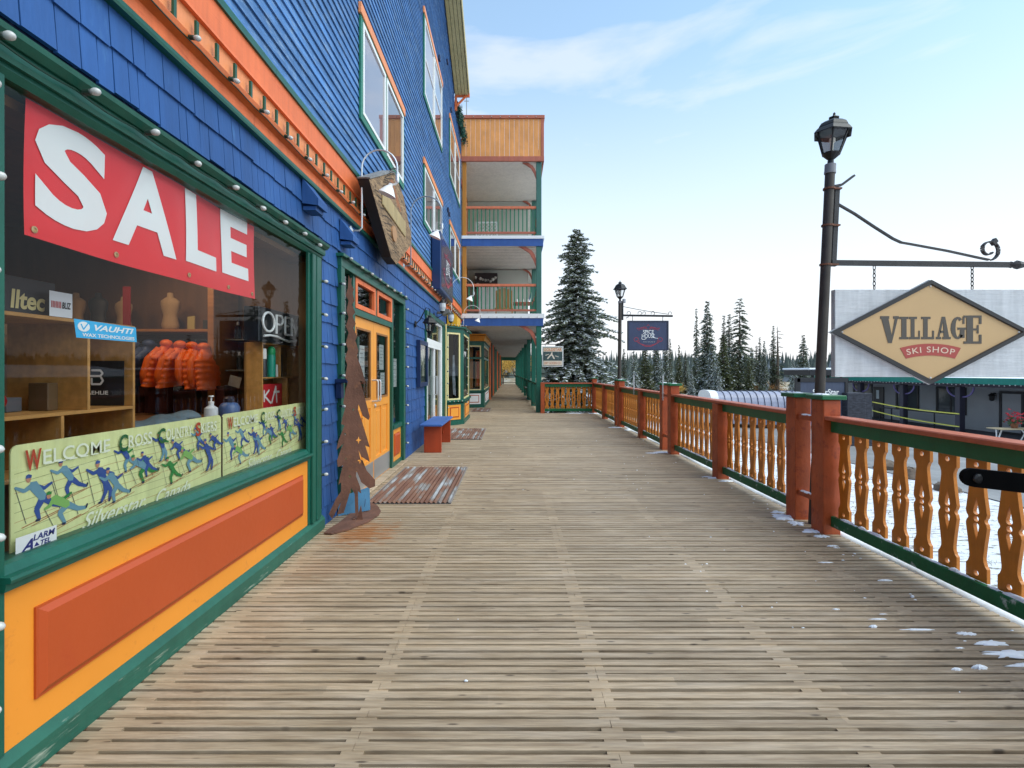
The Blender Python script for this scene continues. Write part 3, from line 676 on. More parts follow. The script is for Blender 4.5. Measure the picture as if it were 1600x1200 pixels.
# red arc banner
mb = MB(); mw = MB(); acx = cx; r0 = 1.05
_, zA = Q(1452, 537, 4.99); half = .30; n = 16
def arcw(u, v): a = (u-cx)/r0; return cx+(r0+v)*math.sin(a), zA-r0-.0+(r0+v)*math.cos(a)-.0
top = [arcw(cx-half+2*half*k/n, 0) for k in range(n+1)]; bot = [arcw(cx-half+.03+(2*half-.06)*k/n, -.115) for k in range(n+1)]
mb.prism(bot+top[::-1], planeY(4.9875), 0, .003); mb.build('red_banner', flat('sign_red', (.38, .055, .04), .5), hs)
put(mw, text_data("SKI SHOP", bold=.006, space=1.15), planeY(4.983), (cx-.25, cx+.25, -.085, -.028), warp=arcw); mw.build('red_banner_lettering', flat('sign_tan_letters', (.70, .52, .38), .5), hs)
mb = MB()
for a, b in ((cx-hw+.11, cz), (cx+hw-.11, cz), (cx, cz+hh-.06), (cx, cz-hh+.06)): mb.sphere((a, 4.986, b), .009, 6)
mb.build('screw', flat('screw_white', (.7, .7, .7), .3), hs)
for px in (1366, 1519):
    X_, _ = Q(px, 420, 5.03); chain(X_, hz-.03, zt-.0, 'chain', hs)

# second lamp post with navy restaurant sign
l2 = thing('lamp_post', 'far grey lamp post behind the railing with the navy hanging sign', 'lamp post', (2.93, 14.03, 0), 'lamp posts rising from the railing')
mb = MB(); mb.tube([(2.92, 14.03, -1.6), (2.96, 14.03, 3.37)], [.055, .048], 12); smooth_angle(mb.build('pole', POLE, l2))
mb = MB(); mb.tube([(2.96, 14.03, 3.36), (2.96, 14.03, 3.42)], .055, 12); mb.build('collar', MATS['pale_collar'], l2)
lantern(l2, (2.96, 14.03, 3.42), (0, 0, 1), 1.0)
mb = MB(); mb.bar((3.02, 14.03, 3.03), (4.40, 14.03, 3.01), .05, .05); mb.bar((3.03, 14.03, 2.9), (3.03, 14.03, 3.42), .04, .04)
pp = [(3.05, 3.27), (3.4, 3.20), (3.8, 3.13), (4.3, 3.06)]
for i in range(3): mb.bar((pp[i][0], 14.03, pp[i][1]), (pp[i+1][0], 14.03, pp[i+1][1]), .025, .012)
for cxs, rs in ((3.5, .05), (3.62, .04), (3.86, .05), (4.33, .04), (3.2, .05)):
    mb.tube([(cxs+rs*math.cos(rad(a)), 14.03, 3.09+rs*math.sin(rad(a))) for a in range(-60, 240, 30)], .008, 5)
mb.tube([(3.12, 14.03, 2.95), (3.2, 14.03, 2.99)], .01, 5)
mb.build('sign_bracket', BLACKM, l2)
mb = MB(); mb.lathe([(.03, 0), (.05, .02), (.05, .1), (.02, .12)], (3.06, 13.98, 3.36), 10); mb.build('sensor', flat('grey_plastic', (.35, .35, .36), .4), l2)
s2 = thing('hanging_sign', 'navy hanging sign with white lettering and red scrollwork on the far lamp post', 'sign', (3.75, 14.03, 2.1))
xa, zt2 = Q(981, 502, 14.03); xb, zb2 = Q(1043, 547, 14.03)
mb = MB(); mb.bbox(xa, xb, 13.98, 14.08, zb2, zt2, .008); mb.build('panel', mat('navy_sign_face', (.035, .050, .105), .3, .1, 2), s2)
mb = MB()
frame_prism(mb, [(xa-.012, zb2-.012), (xb+.012, zb2-.012), (xb+.012, zt2+.012), (xa-.012, zt2+.012)], [(xa+.022, zb2+.012), (xb-.022, zb2+.012), (xb-.022, zt2-.018), (xa+.022, zt2-.018)], planeY(13.975), -.1, .012)
mb.build('frame', flat('sign_frame_navy', (.012, .02, .045), .4), s2)
mb = MB()
for a in (xa+.13, xb-.13): mb.tube([(a, 14.03, zt2+.0), (a, 14.03, 3.0)], .009, 5)
mb.build('hanger', BLACKM, s2)
def spice(root, fn, u0, v0, w, h, mir=1):
    """white words over red scrolls; fn(u,v,d)"""
    U = lambda a: u0+a*w; V = lambda b: v0+b*h
    red = MB(); d = [.002]
    def S(pts, wd): stroke(red, [(U(a), V(b)) for a, b in pts], wd, fn, d)
    arc = [(.20+.60*k/14, .32-.20*math.sin(math.pi*k/14)) for k in range(15)]
    S(arc, .018*w)
    S([(.24+.52*k/12, .26-.10*math.sin(math.pi*k/12)) for k in range(13)], .012*w)
    for s_ in (-1, 1):
        S([(.5+s_*(.30+.055*math.cos(rad(a))), .36+.07*math.sin(rad(a))) for a in range(-90, 240, 30)], .014*w)
        S([(.5+s_*(.25+.03*math.cos(rad(a))), .30+.03*math.sin(rad(a))) for a in range(-90, 240, 40)], .010*w)
        for k, c_ in enumerate((.08, .16, .24)):
            S([(.5+s_*(c_+.035*math.cos(rad(a))), .765+.035*math.sin(rad(a))-.02*k) for a in range(0, 330, 40)], .010*w)
        S([(.5+s_*.02, .72), (.5+s_*.10, .80), (.5+s_*.20, .745), (.5+s_*.29, .76)], .012*w)
    S([(.47, .83), (.5, .88), (.53, .83)], .012*w)
    red.build('scrollwork', flat('sign_scroll_red', (.30, .025, .05), .5), root)
    wt_ = MB(); f2 = lambda u, v, dd: fn(u, v, .0075)
    put(wt_, text_data("SPICE", bold=.0, space=.95), f2, (U(.37), U(.64), V(.56), V(.69)))
    put(wt_, text_data("HOUSE", bold=.0, space=.95), f2, (U(.34), U(.66), V(.42), V(.55)))
    put(wt_, text_data("STEAKHOUSE & GRILL"[:0] or "- - - - - - - -", bold=.0), f2, (U(.38), U(.66), V(.275), V(.285)))
    d2 = [.0085]; stroke(wt_, [(U(a), V(b)) for a, b in ((.33, .42), (.35, .37), (.40, .365), (.45, .40))], .012*w, fn, d2); stroke(wt_, [(U(a), V(b)) for a, b in ((.62, .47), (.66, .42), (.74, .40))], .010*w, fn, d2)
    wt_.build('lettering', TXTW, root)
spice(s2, planeY(13.979), xa, zb2, xb-xa, zt2-zb2)

# thin metal stakes clamped to the railing
for px, lab in ((993, 'thin grey metal stake clamped to the railing nearer the far lamp post'), (1039, 'thin grey metal stake clamped beside the second pair of capped posts')):
    Y = 2.88*800/(px-800); mb = MB(); mb.tube([(2.84, Y, .95), (2.84, Y, 1.42)], .012, 6); mb.box(2.828, 2.86, Y-.02, Y+.02, 1.0, 1.02); mb.box(2.828, 2.86, Y-.02, Y+.02, 1.08, 1.10)
    tag(mb.build('metal_stake', SILV), lab, 'stake', 'stakes clamped to the railing')

# black flat bar jutting into view at the right
bb = thing('barrier_arm', 'black flat metal arm with a rounded end jutting in from the right edge', 'metal arm', (2.9, 2.2, 0))
mb = MB(); a = Vector((Q(1519, 746, 2.35)[0], 2.35, Q(1519, 746, 2.35)[1])); b = a+Vector((.66, -.50, -.02)); d_ = (b-a).normalized(); up = Vector((0, 0, 1)); up = (up-d_*up.dot(d_)).normalized()
pts = [(.83, -.042), (.83, .042)]+[(.040*math.cos(rad(t))*1.0, .042*math.sin(rad(t))) for t in range(90, 271, 15)]
mb.prism([(p[0], p[1]) for p in pts], lambda u, v, dd: a+d_*u+up*v+Vector((0, -dd, 0)), -.01, .012); mb.build('arm', mat('arm_black', (.004, .004, .004), .8, .1, 3, 0, spec=.08), bb)
mb = MB(); mb.lathe([(.022, 0), (.022, .008), (.012, .012)], a+Vector((0, -.012, 0))+d_*.01, 10, (0, -1, 0)); mb.build('bolt', BLACKM, bb)
mb = MB(); mb.bar(b+Vector((-.03, .03, .1)), (b.x-.03, b.y+.03, 0), .06, .06); mb.build('post', mat('arm_black', (.004, .004, .004), .8, .1, 3, 0, spec=.08), bb)
# ================================================================== BLUE BUILDING
WX = -1.84      # shingle plane
bb_ = thing('blue_building', 'blue shingled shop building with orange band, green trim and upstairs windows', 'building', (-4, 8, 0))
OPEN = [(1.50, 4.86, 0, 2.71), (5.39, 8.57, 0, 2.71), (10.72, 13.40, 0, 2.78), (13.93, 17.22, 0, 2.76), (-9, .6, 9, 9)]
def roofz(y):
    ls = 10.40+(16.2-y)*.474; rs = 10.40+(y+1.2)*.474
    return max(9.9, min(ls, rs)) if y < 16.25 else 9.95
def free(za, zb, ya, yb):
    segs = [(ya, yb)]
    for a, b, c, d in OPEN:
        if d <= za+.02 or c >= zb-.02: continue
        ns = []
        for p, q_ in segs:
            if b <= p or a >= q_: ns.append((p, q_)); continue
            if a > p: ns.append((p, a))
            if b < q_: ns.append((b, q_))
        segs = ns
    return segs
# shingles: each its own tapered slab
mb = MB(); rr = random.Random(9); EX = .2
for ci in range(16):
    z0 = -.01+ci*EX-.012; z1 = z0+EX+.03
    if z1 > 3.19: z1 = 3.19
    for ya, yb in free(max(z0, 0), min(z0+EX, 3.17), -2.5, 18.4):
        y = ya
        while y < yb-.002:
            w = rr.choice((rr.uniform(.06, .11), rr.uniform(.09, .16), rr.uniform(.12, .19))); y2 = min(y+w, yb)
            if yb-y2 < .05: y2 = yb
            g = rr.uniform(.003, .007); j = rr.uniform(-.008, .006); t = .019+rr.uniform(-.004, .003); zb_ = max(z0+j, 0.0)
            a, b = y+g/2, y2-g/2
            mb.add([(WX, a, zb_), (WX+t, a, zb_), (WX+.002, a, z1), (WX-.01, a, z1), (WX, b, zb_), (WX+t, b, zb_+rr.uniform(-.002, .002)), (WX+.002, b, z1), (WX-.01, b, z1)],
                   [(0, 1, 2, 3), (7, 6, 5, 4), (1, 5, 6, 2), (0, 4, 5, 1), (2, 6, 7, 3)])
            y = y2
mb.build('shingle_wall', BLUE, bb_)
# sheathing wall behind
mb = MB()
zs = [0, 2.71, 2.76, 2.78, 3.2]
for ya, yb in free(.1, 2.6, -3, 18.45): mb.box(WX-.14, WX-.012, ya, yb, -.0, 2.71)
for ya, yb in free(2.62, 2.70, -3, 18.45): pass
mb.box(WX-.14, WX-.012, -3, 10.72, 2.7101, 3.2); mb.box(WX-.14, WX-.012, 10.7201, 18.45, 2.7801, 3.2)
mb.box(WX-.14, WX-.012, 13.40, 13.93, 2.7101, 2.78); mb.box(WX-.14, WX-.012, 17.22, 18.45, 2.7101, 2.78)
mb.build('wall_core', flat('dark_blue_core', (.008, .02, .07), .8), bb_)
# clapboard siding above the band
mb = MB(); zc = 3.83; k = 0
while zc < 15:
    ya, yb = -3.0, 18.45
    top = zc+.104
    # clip to roof slopes
    if top > 9.95:
        a = (top-10.40)/.474-1.2; b = 16.2-(top-10.40)/.474
        if b < a: break
        ya = max(ya, a) if a > -3 else -3.0; yb = min(16.25, b) if b < 18 else 18.45
        if yb <= ya: break
    cuts = [ya]; y = ya+rr.uniform(1, 3.5)
    while y < yb-.4: cuts.append(y); y += rr.uniform(2.2, 4.8)
    cuts.append(yb)
    for a, b in zip(cuts[:-1], cuts[1:]):
        t = .020+rr.uniform(-.001, .001); zb_ = zc+rr.uniform(-.0015, .0015)
        mb.add([(WX, a+.001, zb_), (WX+t, a+.001, zb_), (WX+.002, a+.001, top+.008), (WX-.01, a+.001, top+.008), (WX, b-.001, zb_), (WX+t, b-.001, zb_), (WX+.002, b-.001, top+.008), (WX-.01, b-.001, top+.008)],
               [(0, 1, 2, 3), (7, 6, 5, 4), (1, 5, 6, 2), (0, 4, 5, 1), (2, 6, 7, 3)])
    zc = top
mb.build('clapboard_siding', BLUE2, bb_)
mb = MB(); poly = [(-3, 3.2), (18.45, 3.2), (18.45, 9.9), (16.22, 9.9), (16.2, 10.36), (7.5, 14.45), (-1.2, 10.36), (-3, 9.9)]
mb.prism(poly, lambda u, v, d: (d, u, v), -9, WX-.012); mb.build('upper_volume', flat('dark_blue_core', (.008, .02, .07), .8), bb_)
mb = MB(); mb.box(-9, WX-.15, 17.9, 18.45, 0, 3.2); mb.box(-9, WX-.15, -3, -2.6, 0, 3.2); mb.box(-9, -8.8, -2.6, 17.9, 0, 3.2); mb.build('side_wall', BLUE2, bb_)
# roof slabs with rake overhang
def slab_roof(y0, z0, y1, z1, x1):
    t = -.22; L_ = math.hypot(y1-y0, z1-z0); ny, nz_ = -(z1-z0)/L_, (y1-y0)/L_
    pts = [(y0, z0), (y1, z1), (y1+ny*t, z1+nz_*t), (y0+ny*t, z0+nz_*t)]
    return pts
mb = MB(); pr = slab_roof(16.35, 10.37, 7.5, 14.55, 0); mb.prism(pr, lambda u, v, d: (d, u, v), -9.4, WX+.46)
pr2 = slab_roof(7.5, 14.56, -1.6, 10.27, 0); mb.prism(pr2, lambda u, v, d: (d, u, v), -9.4, WX+.46)
mb.box(-9.2, WX+.12, 16.36, 18.5, 9.96, 10.12); mb.box(-9.2, WX+.12, -3.1, -1.6, 9.96, 10.12)
rf = mb.build('roof', mat('roof_metal', (.10, .11, .12), .5), bb_)
# tan grooved rake soffit (boards), fascia, end bracket
TAN = mat('tan_soffit_boards', (.52, .42, .19), .55, .1, 2, .1)
mb = MB(); dy, dz = 7.5-16.3, 14.50-10.37; L_ = math.hypot(dy, dz); dy /= L_; dz /= L_
for k in range(4):
    x0_ = WX+.03+k*.105; mb.obox((x0_+.05, 16.3+dy*L_/2, 10.31+dz*L_/2), (.0505-.004, 0, 0), (0, dy*L_/2, dz*L_/2), (0, dz*.018, -dy*.018))
mb.build('rake_soffit', TAN, rf)
mb = MB(); mb.obox((WX+.475, 16.3+dy*L_/2, 10.40+dz*L_/2), (.014, 0, 0), (0, dy*L_/2, dz*L_/2), (0, dz*.12, -dy*.12)); mb.build('rake_fascia', TAN, rf)
mb = MB(); mb.box(WX+.02, WX+.49, 16.31, 16.36, 10.24, 10.38); mb.bar((WX+.06, 16.3, 9.93), (WX+.38, 16.3, 10.26), .06, .05); mb.box(WX+.02, WX+.09, 16.27, 16.34, 9.8, 10.24); mb.build('rake_bracket', ORANGE, rf)

# ---- orange band
mb = MB(); Y0, Y1 = -2.9, 18.43
def moulding(prof, m, nm, y0=Y0, y1=Y1):
    q_ = MB(); y = y0; gm = random.Random(nm)
    while y < y1-.01:
        e = min(y1, y+gm.uniform(3.0, 4.6)); dz_ = gm.uniform(-.0008, .0008); q_.prism([(a, b+dz_) for a, b in prof], lambda u, v, d: (WX+u, d, v), y+.0015, e-.0015); y = e
    return q_.build(nm, m, bb_)
moulding([(0, 3.17), (.045, 3.17), (.05, 3.185), (.05, 3.205), (.035, 3.222), (0, 3.222)][::-1], GREEN, 'lower_green_strip')
moulding([(0, 3.2225), (.03, 3.2225), (.03, 3.298), (0, 3.298)][::-1], ORANGE, 'lower_orange_board')
moulding([(0, 3.2985), (.030, 3.2985), (.075, 3.315), (.08, 3.345), (.075, 3.355), (0, 3.362)][::-1], ORANGED, 'ledge')
moulding([(0, 3.3625), (.022, 3.3625), (.022, 3.527), (0, 3.527)][::-1], ORANGEL, 'recessed_board')
moulding([(0, 3.5275), (.05, 3.5275), (.045, 3.55), (.034, 3.552), (.032, 3.752), (0, 3.752)][::-1], ORANGE, 'upper_orange_board')
moulding([(0, 3.7525), (.05, 3.7525), (.052, 3.80), (.03, 3.832), (0, 3.832)][::-1], GREEN, 'upper_green_strip')
# green J-shaped hooks
n_ = 0; y = 1.92; hk = MB(); hook_me = None
def hook(): 
    h = MB(); h.box(.046, .060, -.012, .012, -.030, .056); h.box(.0225, .060, -.012, .012, -.056, -.0301)
    return h
HG = flat('hook_green', (.004, .07, .035), .45)
yy = 1.53
for i in range(84):
    if yy > 18.3: break
    if i == 0:
        h = hook(); o = h.build('trim_hook', HG); o.parent = bb_; hook_me = o.data
    else: o = D.objects.new('trim_hook', hook_me); COL.objects.link(o); o.parent = bb_
    o.location = Vector((WX, yy, 3.425))-bb_.location; yy += .196+.006*math.sin(i)
# ---- yellow kick wall, raised panel, green base under the display window
sw = D.objects.new('shop_window', None); COL.objects.link(sw); sw.parent = bb_; sw.location = Vector((WX, 3.15, 0))-bb_.location
mb = MB(); mb.box(WX-.10, WX+.018, 1.80, 4.56, .10, .715); mb.build('kick_wall', YEL, sw)
mb = MB()
def raised(mb, y0, y1, z0, z1, x):
    a = .022; mb.prism([(y0, z0), (y1, z0), (y1, z1), (y0, z1)], lambda u, v, d: (x+d, u, v), .0004, .010)
    o = [(y0+.008, z0+.008), (y1-.008, z0+.008), (y1-.008, z1-.008), (y0+.008, z1-.008)]; i_ = [(y0+a+.01, z0+a+.01), (y1-a-.01, z0+a+.01), (y1-a-.01, z1-a-.01), (y0+a+.01, z1-a-.01)]
    f = lambda u, v, d: (x+d, u, v)
    vs = [f(*p, .0102) for p in o]+[f(*p, .026) for p in i_]
    mb.add(vs, [(4, 5, 6, 7)]+[(k, (k+1) % 4, 4+(k+1) % 4, 4+k) for k in range(4)])
raised(mb, 1.95, 4.44, .25, .60, WX+.018); mb.build('raised_panel', REDP, sw)
q_ = MB(); q_.prism([(0, 0), (.05, 0), (.052, .095), (.020, .128), (0, .128)][::-1], lambda u, v, d: (WX+u, d, v), 1.40, 4.90); q_.build('base_board', GREENB, sw)
# window sill mouldings (three steps)
q_ = MB()
for pr_ in ([(-.10, .715), (.045, .715), (.05, .735), (.05, .745), (-.10, .745)], [(-.10, .7455), (.066, .7455), (.07, .757), (.066, .768), (-.10, .768)], [(-.10, .7685), (.03, .7685), (.012, .80), (-.02, .808), (-.10, .808)]):
    q_.prism(pr_[::-1], lambda u, v, d: (WX+u, d, v), 1.81, 4.5598)
q_.build('sill', GREEN, sw)
# header mouldings
q_ = MB()
for pr_ in ([(-.10, 2.56), (.01, 2.56), (.03, 2.585), (.03, 2.60), (-.10, 2.60)], [(-.10, 2.6005), (.05, 2.6005), (.055, 2.62), (.055, 2.655), (-.10, 2.655)], [(-.10, 2.6555), (.070, 2.6555), (.095, 2.68), (.10, 2.70), (-.10, 2.71)]):
    q_.prism(pr_[::-1], lambda u, v, d: (WX+u, d, v), 1.42, 4.90)
q_.build('header', GREEN, sw)
# side pilasters
for (ya, yb) in ((1.46, 1.83), (4.56, 4.87)):
    q_ = MB(); q_.bbox(WX-.10 if ya < 4 else WX+.002, WX+.03, ya, yb, .1282, 2.5598, .004)
    if ya > 4: q_.bbox(WX+.0302, WX+.055, ya+.04, ya+.11, .1285, 2.5595, .006); q_.bbox(WX+.0302, WX+.05, ya+.15, ya+.25, .1285, 2.5595, .006)
    else: q_.bbox(WX+.0302, WX+.055, yb-.12, yb-.05, .1285, 2.5595, .006)
    q_.build('pilaster', GREEN, sw)
# inner wooden jamb + glass
q_ = MB()
q_.box(WX-.16, WX-.03, 4.80, 4.872, .75, 2.6); q_.box(WX-.26, WX-.101, 1.76, 1.83, .75, 2.6); q_.box(WX-.26, WX-.101, 1.8301, 4.870, 2.52, 2.6); q_.box(WX-.26, WX-.101, 1.8301, 4.870, .70, .755)
q_.build('jamb', mat('jamb_wood', (.22, .11, .035), .45, .25, 5, .1), sw)
mb = MB(); GXW = WX-.012; mb.add([(GXW, 1.82, .78), (GXW, 4.86, .78), (GXW, 4.86, 2.58), (GXW, 1.82, 2.58)], [(0, 1, 2, 3)]); mb.build('glass', GLASS, sw)

# ---- interior room shell
mb = MB()
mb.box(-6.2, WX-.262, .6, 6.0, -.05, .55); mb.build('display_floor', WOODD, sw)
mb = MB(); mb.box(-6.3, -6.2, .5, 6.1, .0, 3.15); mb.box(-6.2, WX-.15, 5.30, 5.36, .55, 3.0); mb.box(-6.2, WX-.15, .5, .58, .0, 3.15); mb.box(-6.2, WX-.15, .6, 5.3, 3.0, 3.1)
mb.build('room_wall', WOODD, sw)

# ---- upstairs windows
PANE = glassm('upper_glass', (.80, .80, .82), 1.8)
BLIND = flat('pale_blind', (.74, .66, .70), .7)
ROOMC = flat('room_beige', (.30, .24, .20), .8)
def upper_window(y0, y1, z0, z1, transom=False):
    w = D.objects.new('window', None); COL.objects.link(w); w.parent = bb_; w.location = Vector((WX, (y0+y1)/2, z0))-bb_.location
    c = .085
    mb = MB(); f = lambda u, v, d: (WX+.018+d, u, v)
    o = [(y0, z0), (y1, z0), (y1, z1), (y0, z1)]; i_ = [(y0+c, z0+c), (y1-c, z0+c), (y1-c, z1-c*.5), (y0+c, z1-c*.5)]
    frame_prism(mb, o, i_, f, 0, .022); mb.box(WX+.018, WX+.038, (y0+y1)/2-.035, (y0+y1)/2+.035, z0+c, z1-c*.5); mb.build('casing', GREENW, w)
    mb = MB(); mb.bbox(WX+.016, WX+.055, y0-.03, y1+.03, z1+.001, z1+.13, .004); mb.build('head_board', ORANGEL, w)
    for a, b in ((y0+c, (y0+y1)/2-.035), ((y0+y1)/2+.035, y1-c)):
        s_ = MB(); e = .045; o = [(a, z0+c), (b, z0+c), (b, z1-c*.5), (a, z1-c*.5)]; i_ = [(a+e, z0+c+e), (b-e, z0+c+e), (b-e, z1-c*.5-e), (a+e, z1-c*.5-e)]
        frame_prism(s_, o, i_, f, .001, .030)
        if transom: s_.box(WX+.019, WX+.044, a+e, b-e, z0+(z1-z0)*.50, z0+(z1-z0)*.50+.03)
        s_.build('sash', WHITE, w)
        p = MB(); p.add([f(a+e, z0+c+e, .012), f(b-e, z0+c+e, .012), f(b-e, z1-c*.5-e, .012), f(a+e, z1-c*.5-e, .012)], [(0, 1, 2, 3)]); p.build('pane', PANE, w)
        p = MB(); p.box(WX+.0185, WX+.021, a+e, b-e, z0+c+e, z1-c*.5-e); p.build('blind', BLIND if (a+y0) % 2 < 1.2 else ROOMC, w)
for a in ((6.10, 8.55, 4.52, 5.76), (10.5, 13.25, 4.52, 5.76), (14.85, 17.75, 4.52, 5.76)): upper_window(*a)
for a in ((10.5, 13.25, 7.15, 8.85), (14.85, 17.75, 7.15, 8.85)): upper_window(*a, transom=True)
# vent hoods and small vents
for (y, z) in ((4.55, 2.98), (5.52, 2.92)):
    q_ = MB(); q_.prism([(0, z+.20), (0, z-.02), (.14, z-.04), (.14, z+.02)], lambda u, v, d: (WX+.02+u, d, v), y-.11, y+.11); q_.box(WX+.02, WX+.13, y-.09, y+.09, z-.075, z-.041); q_.build('vent_hood', BLUE, bb_)
for (x, y_) in ((684, 91), (697, 97), (703, 172), (698, 328), (700, 335)):
    Y, Z = P(x, y_, WX); q_ = MB(); q_.box(WX+.02, WX+.06, Y-.07, Y+.07, Z-.05, Z+.05); q_.build('small_vent', flat('dark_vent', (.01, .02, .06), .6), bb_)

# ================================================================== MAIN DOOR (yellow)
dr = D.objects.new('doorway', None); COL.objects.link(dr); dr.parent = bb_; dr.location = Vector((WX, 6.98, 0))-bb_.location
F = WX+.02
q_ = MB(); q_.bbox(WX-.12, F+.035, 5.36, 5.47, 0, 2.60, .004); q_.bbox(WX-.12, F+.035, 8.46, 8.58, 0, 2.60, .004)
q_.bbox(WX-.12, F+.035, 5.36, 8.58, 2.6003, 2.70, .004); q_.bbox(WX-.12, F+.07, 5.33, 8.62, 2.7003, 2.735, .004)
q_.box(WX-.10, F-.0, 5.86, 5.945, .03, 2.60); q_.box(WX-.10, F-.0, 7.765, 7.86, .03, 2.60)     # mullions
q_.box(WX-.10, F-.003, 5.945, 7.765, 2.16, 2.235); q_.box(WX-.10, F-.003, 6.83, 6.90, 2.2351, 2.60)
q_.box(WX-.10, F+.01, 7.86, 8.46, .60, .67); q_.box(WX-.10, F+.0, 7.86, 8.46, .0, .09)
q_.build('door_frame', GREEN, dr)
q_ = MB(); q_.box(WX-.10, F-.02, 7.86, 8.46, .0901, .60); q_.build('side_panel', YELD, dr)
q_ = MB(); raised(q_, 7.98, 8.34, .17, .52, F-.02); q_.build('side_raised_panel', REDP, dr)
q_ = MB(); q_.box(WX-.10, F-.02, 5.47, 5.86, 0, .62); q_.build('side_green_panel', mat('olive_green_board', (.10, .085, .03), .5), dr)
for a, b in ((5.955, 6.825), (6.905, 7.755)):
    q_ = MB(); e = .07; fx = lambda u, v, d: (F-.03+d, u, v)
    frame_prism(q_, [(a, 2.24), (b, 2.24), (b, 2.595), (a, 2.595)], [(a+e, 2.24+e*.8), (b-e, 2.24+e*.8), (b-e, 2.595-e*.8), (a+e, 2.595-e*.8)], fx, -.02, .036); q_.build('transom_frame', ORANGE, dr)
    g = MB(); g.add([fx(a+e, 2.29, .0), fx(b-e, 2.29, 0), fx(b-e, 2.545, 0), fx(a+e, 2.545, 0)], [(0, 1, 2, 3)]); g.build('transom_glass', GLASSD, dr)
for y0_, y1_ in ((5.47, 5.86), (7.86, 8.46)):
    g = MB(); g.add([(F-.04, y0_, .62), (F-.04, y1_, .62), (F-.04, y1_, 2.6), (F-.04, y0_, 2.6)], [(0, 1, 2, 3)]); g.build('side_glass', GLASSD, dr)
for a, b, hs_ in ((5.95, 6.852, 1), (6.858, 7.76, -1)):
    fx = lambda u, v, d: (F-.035+d, u, v)
    lf = MB(); st = .135
    o = [(a, .03), (b, .03), (b, 2.155), (a, 2.155)]
    lf.box(F-.075, F-.035, a, a+st, .03, 2.155); lf.box(F-.075, F-.035, b-st, b, .03, 2.155)
    lf.box(F-.075, F-.035, a+st, b-st, 2.03, 2.155); lf.box(F-.075, F-.035, a+st, b-st, 1.02, 1.13); lf.box(F-.075, F-.035, a+st, b-st, .03, .34)
    lf.box(F-.07, F-.052, a+st, b-st, .34, 1.02)                       # recessed field
    mid = (a+b)/2; lf.box(F-.06, F-.036, mid-.045, mid+.045, .34, 1.02)
    for p, q2 in ((a+st, mid-.045), (mid+.045, b-st)): lf.bbox(F-.0518, F-.040, p+.045, q2-.045, .40, .96, .010)
    leaf = lf.build('door_leaf', YELD, dr)
    frm = MB(); e = .025; frame_prism(frm, [(a+st, 1.13), (b-st, 1.13), (b-st, 2.03), (a+st, 2.03)], [(a+st+e, 1.13+e), (b-st-e, 1.13+e), (b-st-e, 2.03-e), (a+st+e, 2.03-e)], fx, -.03, .006); frm.build('glazing_bead', mat('brown_bead', (.30, .12, .03), .5), leaf)
    g = MB(); g.add([fx(a+st+e, 1.155, -.01), fx(b-st-e, 1.155, -.01), fx(b-st-e, 2.005, -.01), fx(a+st+e, 2.005, -.01)], [(0, 1, 2, 3)]); g.build('pane', GLASSD, leaf)
    kp = MB(); kp.box(F-.0348, F-.031, a+.02, b-.02, .04, .30); kp.build('kick_plate', flat('brushed_steel', (.48, .49, .50), .38, .75), leaf)
    hy = b-.06 if hs_ > 0 else a+.06
    hd = MB(); hd.tube([(F-.035, hy, 1.10), (F+.035, hy, 1.10), (F+.045, hy, 1.12), (F+.045, hy, 1.36), (F+.035, hy, 1.38), (F-.035, hy, 1.38)], .011, 8); hd.build('handle', SILV, leaf)
    if hs_ < 0: lk_ = MB(); lk_.lathe([(.028, 0), (.028, .012), (.01, .02)], (F-.034, hy, 1.035), 12, (1, 0, 0)); lk_.build('lock', SILV, leaf)
hg = MB(); hg.bbox(F, F+.05, 5.88, 5.95, 1.72, 1.90, .006); hg.build('hinge_cover', flat('dark_green_plastic', (.004, .04, .025), .5), dr)
ths = MB(); ths.bbox(F-.12, F+.09, 5.48, 8.52, -.0, .028, .006); ths.build('threshold', DECK, dr)
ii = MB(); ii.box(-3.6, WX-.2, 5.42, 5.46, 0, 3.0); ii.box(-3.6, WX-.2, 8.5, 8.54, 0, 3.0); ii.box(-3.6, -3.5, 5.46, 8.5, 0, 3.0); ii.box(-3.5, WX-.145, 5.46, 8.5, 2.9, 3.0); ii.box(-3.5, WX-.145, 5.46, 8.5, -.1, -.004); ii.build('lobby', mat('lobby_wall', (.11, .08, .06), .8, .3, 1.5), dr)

# ================================================================== WHITE ALUMINIUM DOOR (far shop)
d2 = D.objects.new('white_doorway', None); COL.objects.link(d2); d2.parent = bb_; d2.location = Vector((WX, 12.0, 0))-bb_.location
q_ = MB(); q_.bbox(WX-.1, F+.03, 10.72, 10.79, 0, 2.68, .004); q_.bbox(WX-.1, F+.03, 13.33, 13.42, 0, 2.68, .004); q_.bbox(WX-.1, F+.05, 10.70, 13.44, 2.6803, 2.78, .005); q_.build('door_casing', GREEN, d2)
q_ = MB(); q_.box(WX-.08, F, 10.79, 10.98, 0, 2.68); q_.box(WX-.08, F, 13.20, 13.33, 0, 2.68); q_.box(WX-.08, F-.002, 10.98, 13.20, 2.10, 2.22); q_.box(WX-.08, F-.002, 10.98, 13.20, 2.62, 2.68)
q_.box(WX-.08, F-.004, 12.05, 12.15, .0, 2.10); q_.box(WX-.08, F-.004, 10.98, 11.07, 0, 2.10); q_.box(WX-.08, F-.004, 13.11, 13.20, 0, 2.1); q_.box(WX-.08, F-.005, 11.07, 12.05, 0, .12); q_.box(WX-.08, F-.005, 12.15, 13.11, 0, .12)
q_.box(WX-.08, F-.005, 11.07, 12.05, 2.03, 2.10); q_.box(WX-.08, F-.005, 12.15, 13.11, 2.03, 2.10)
q_.build('door_frame', WHITE, d2)
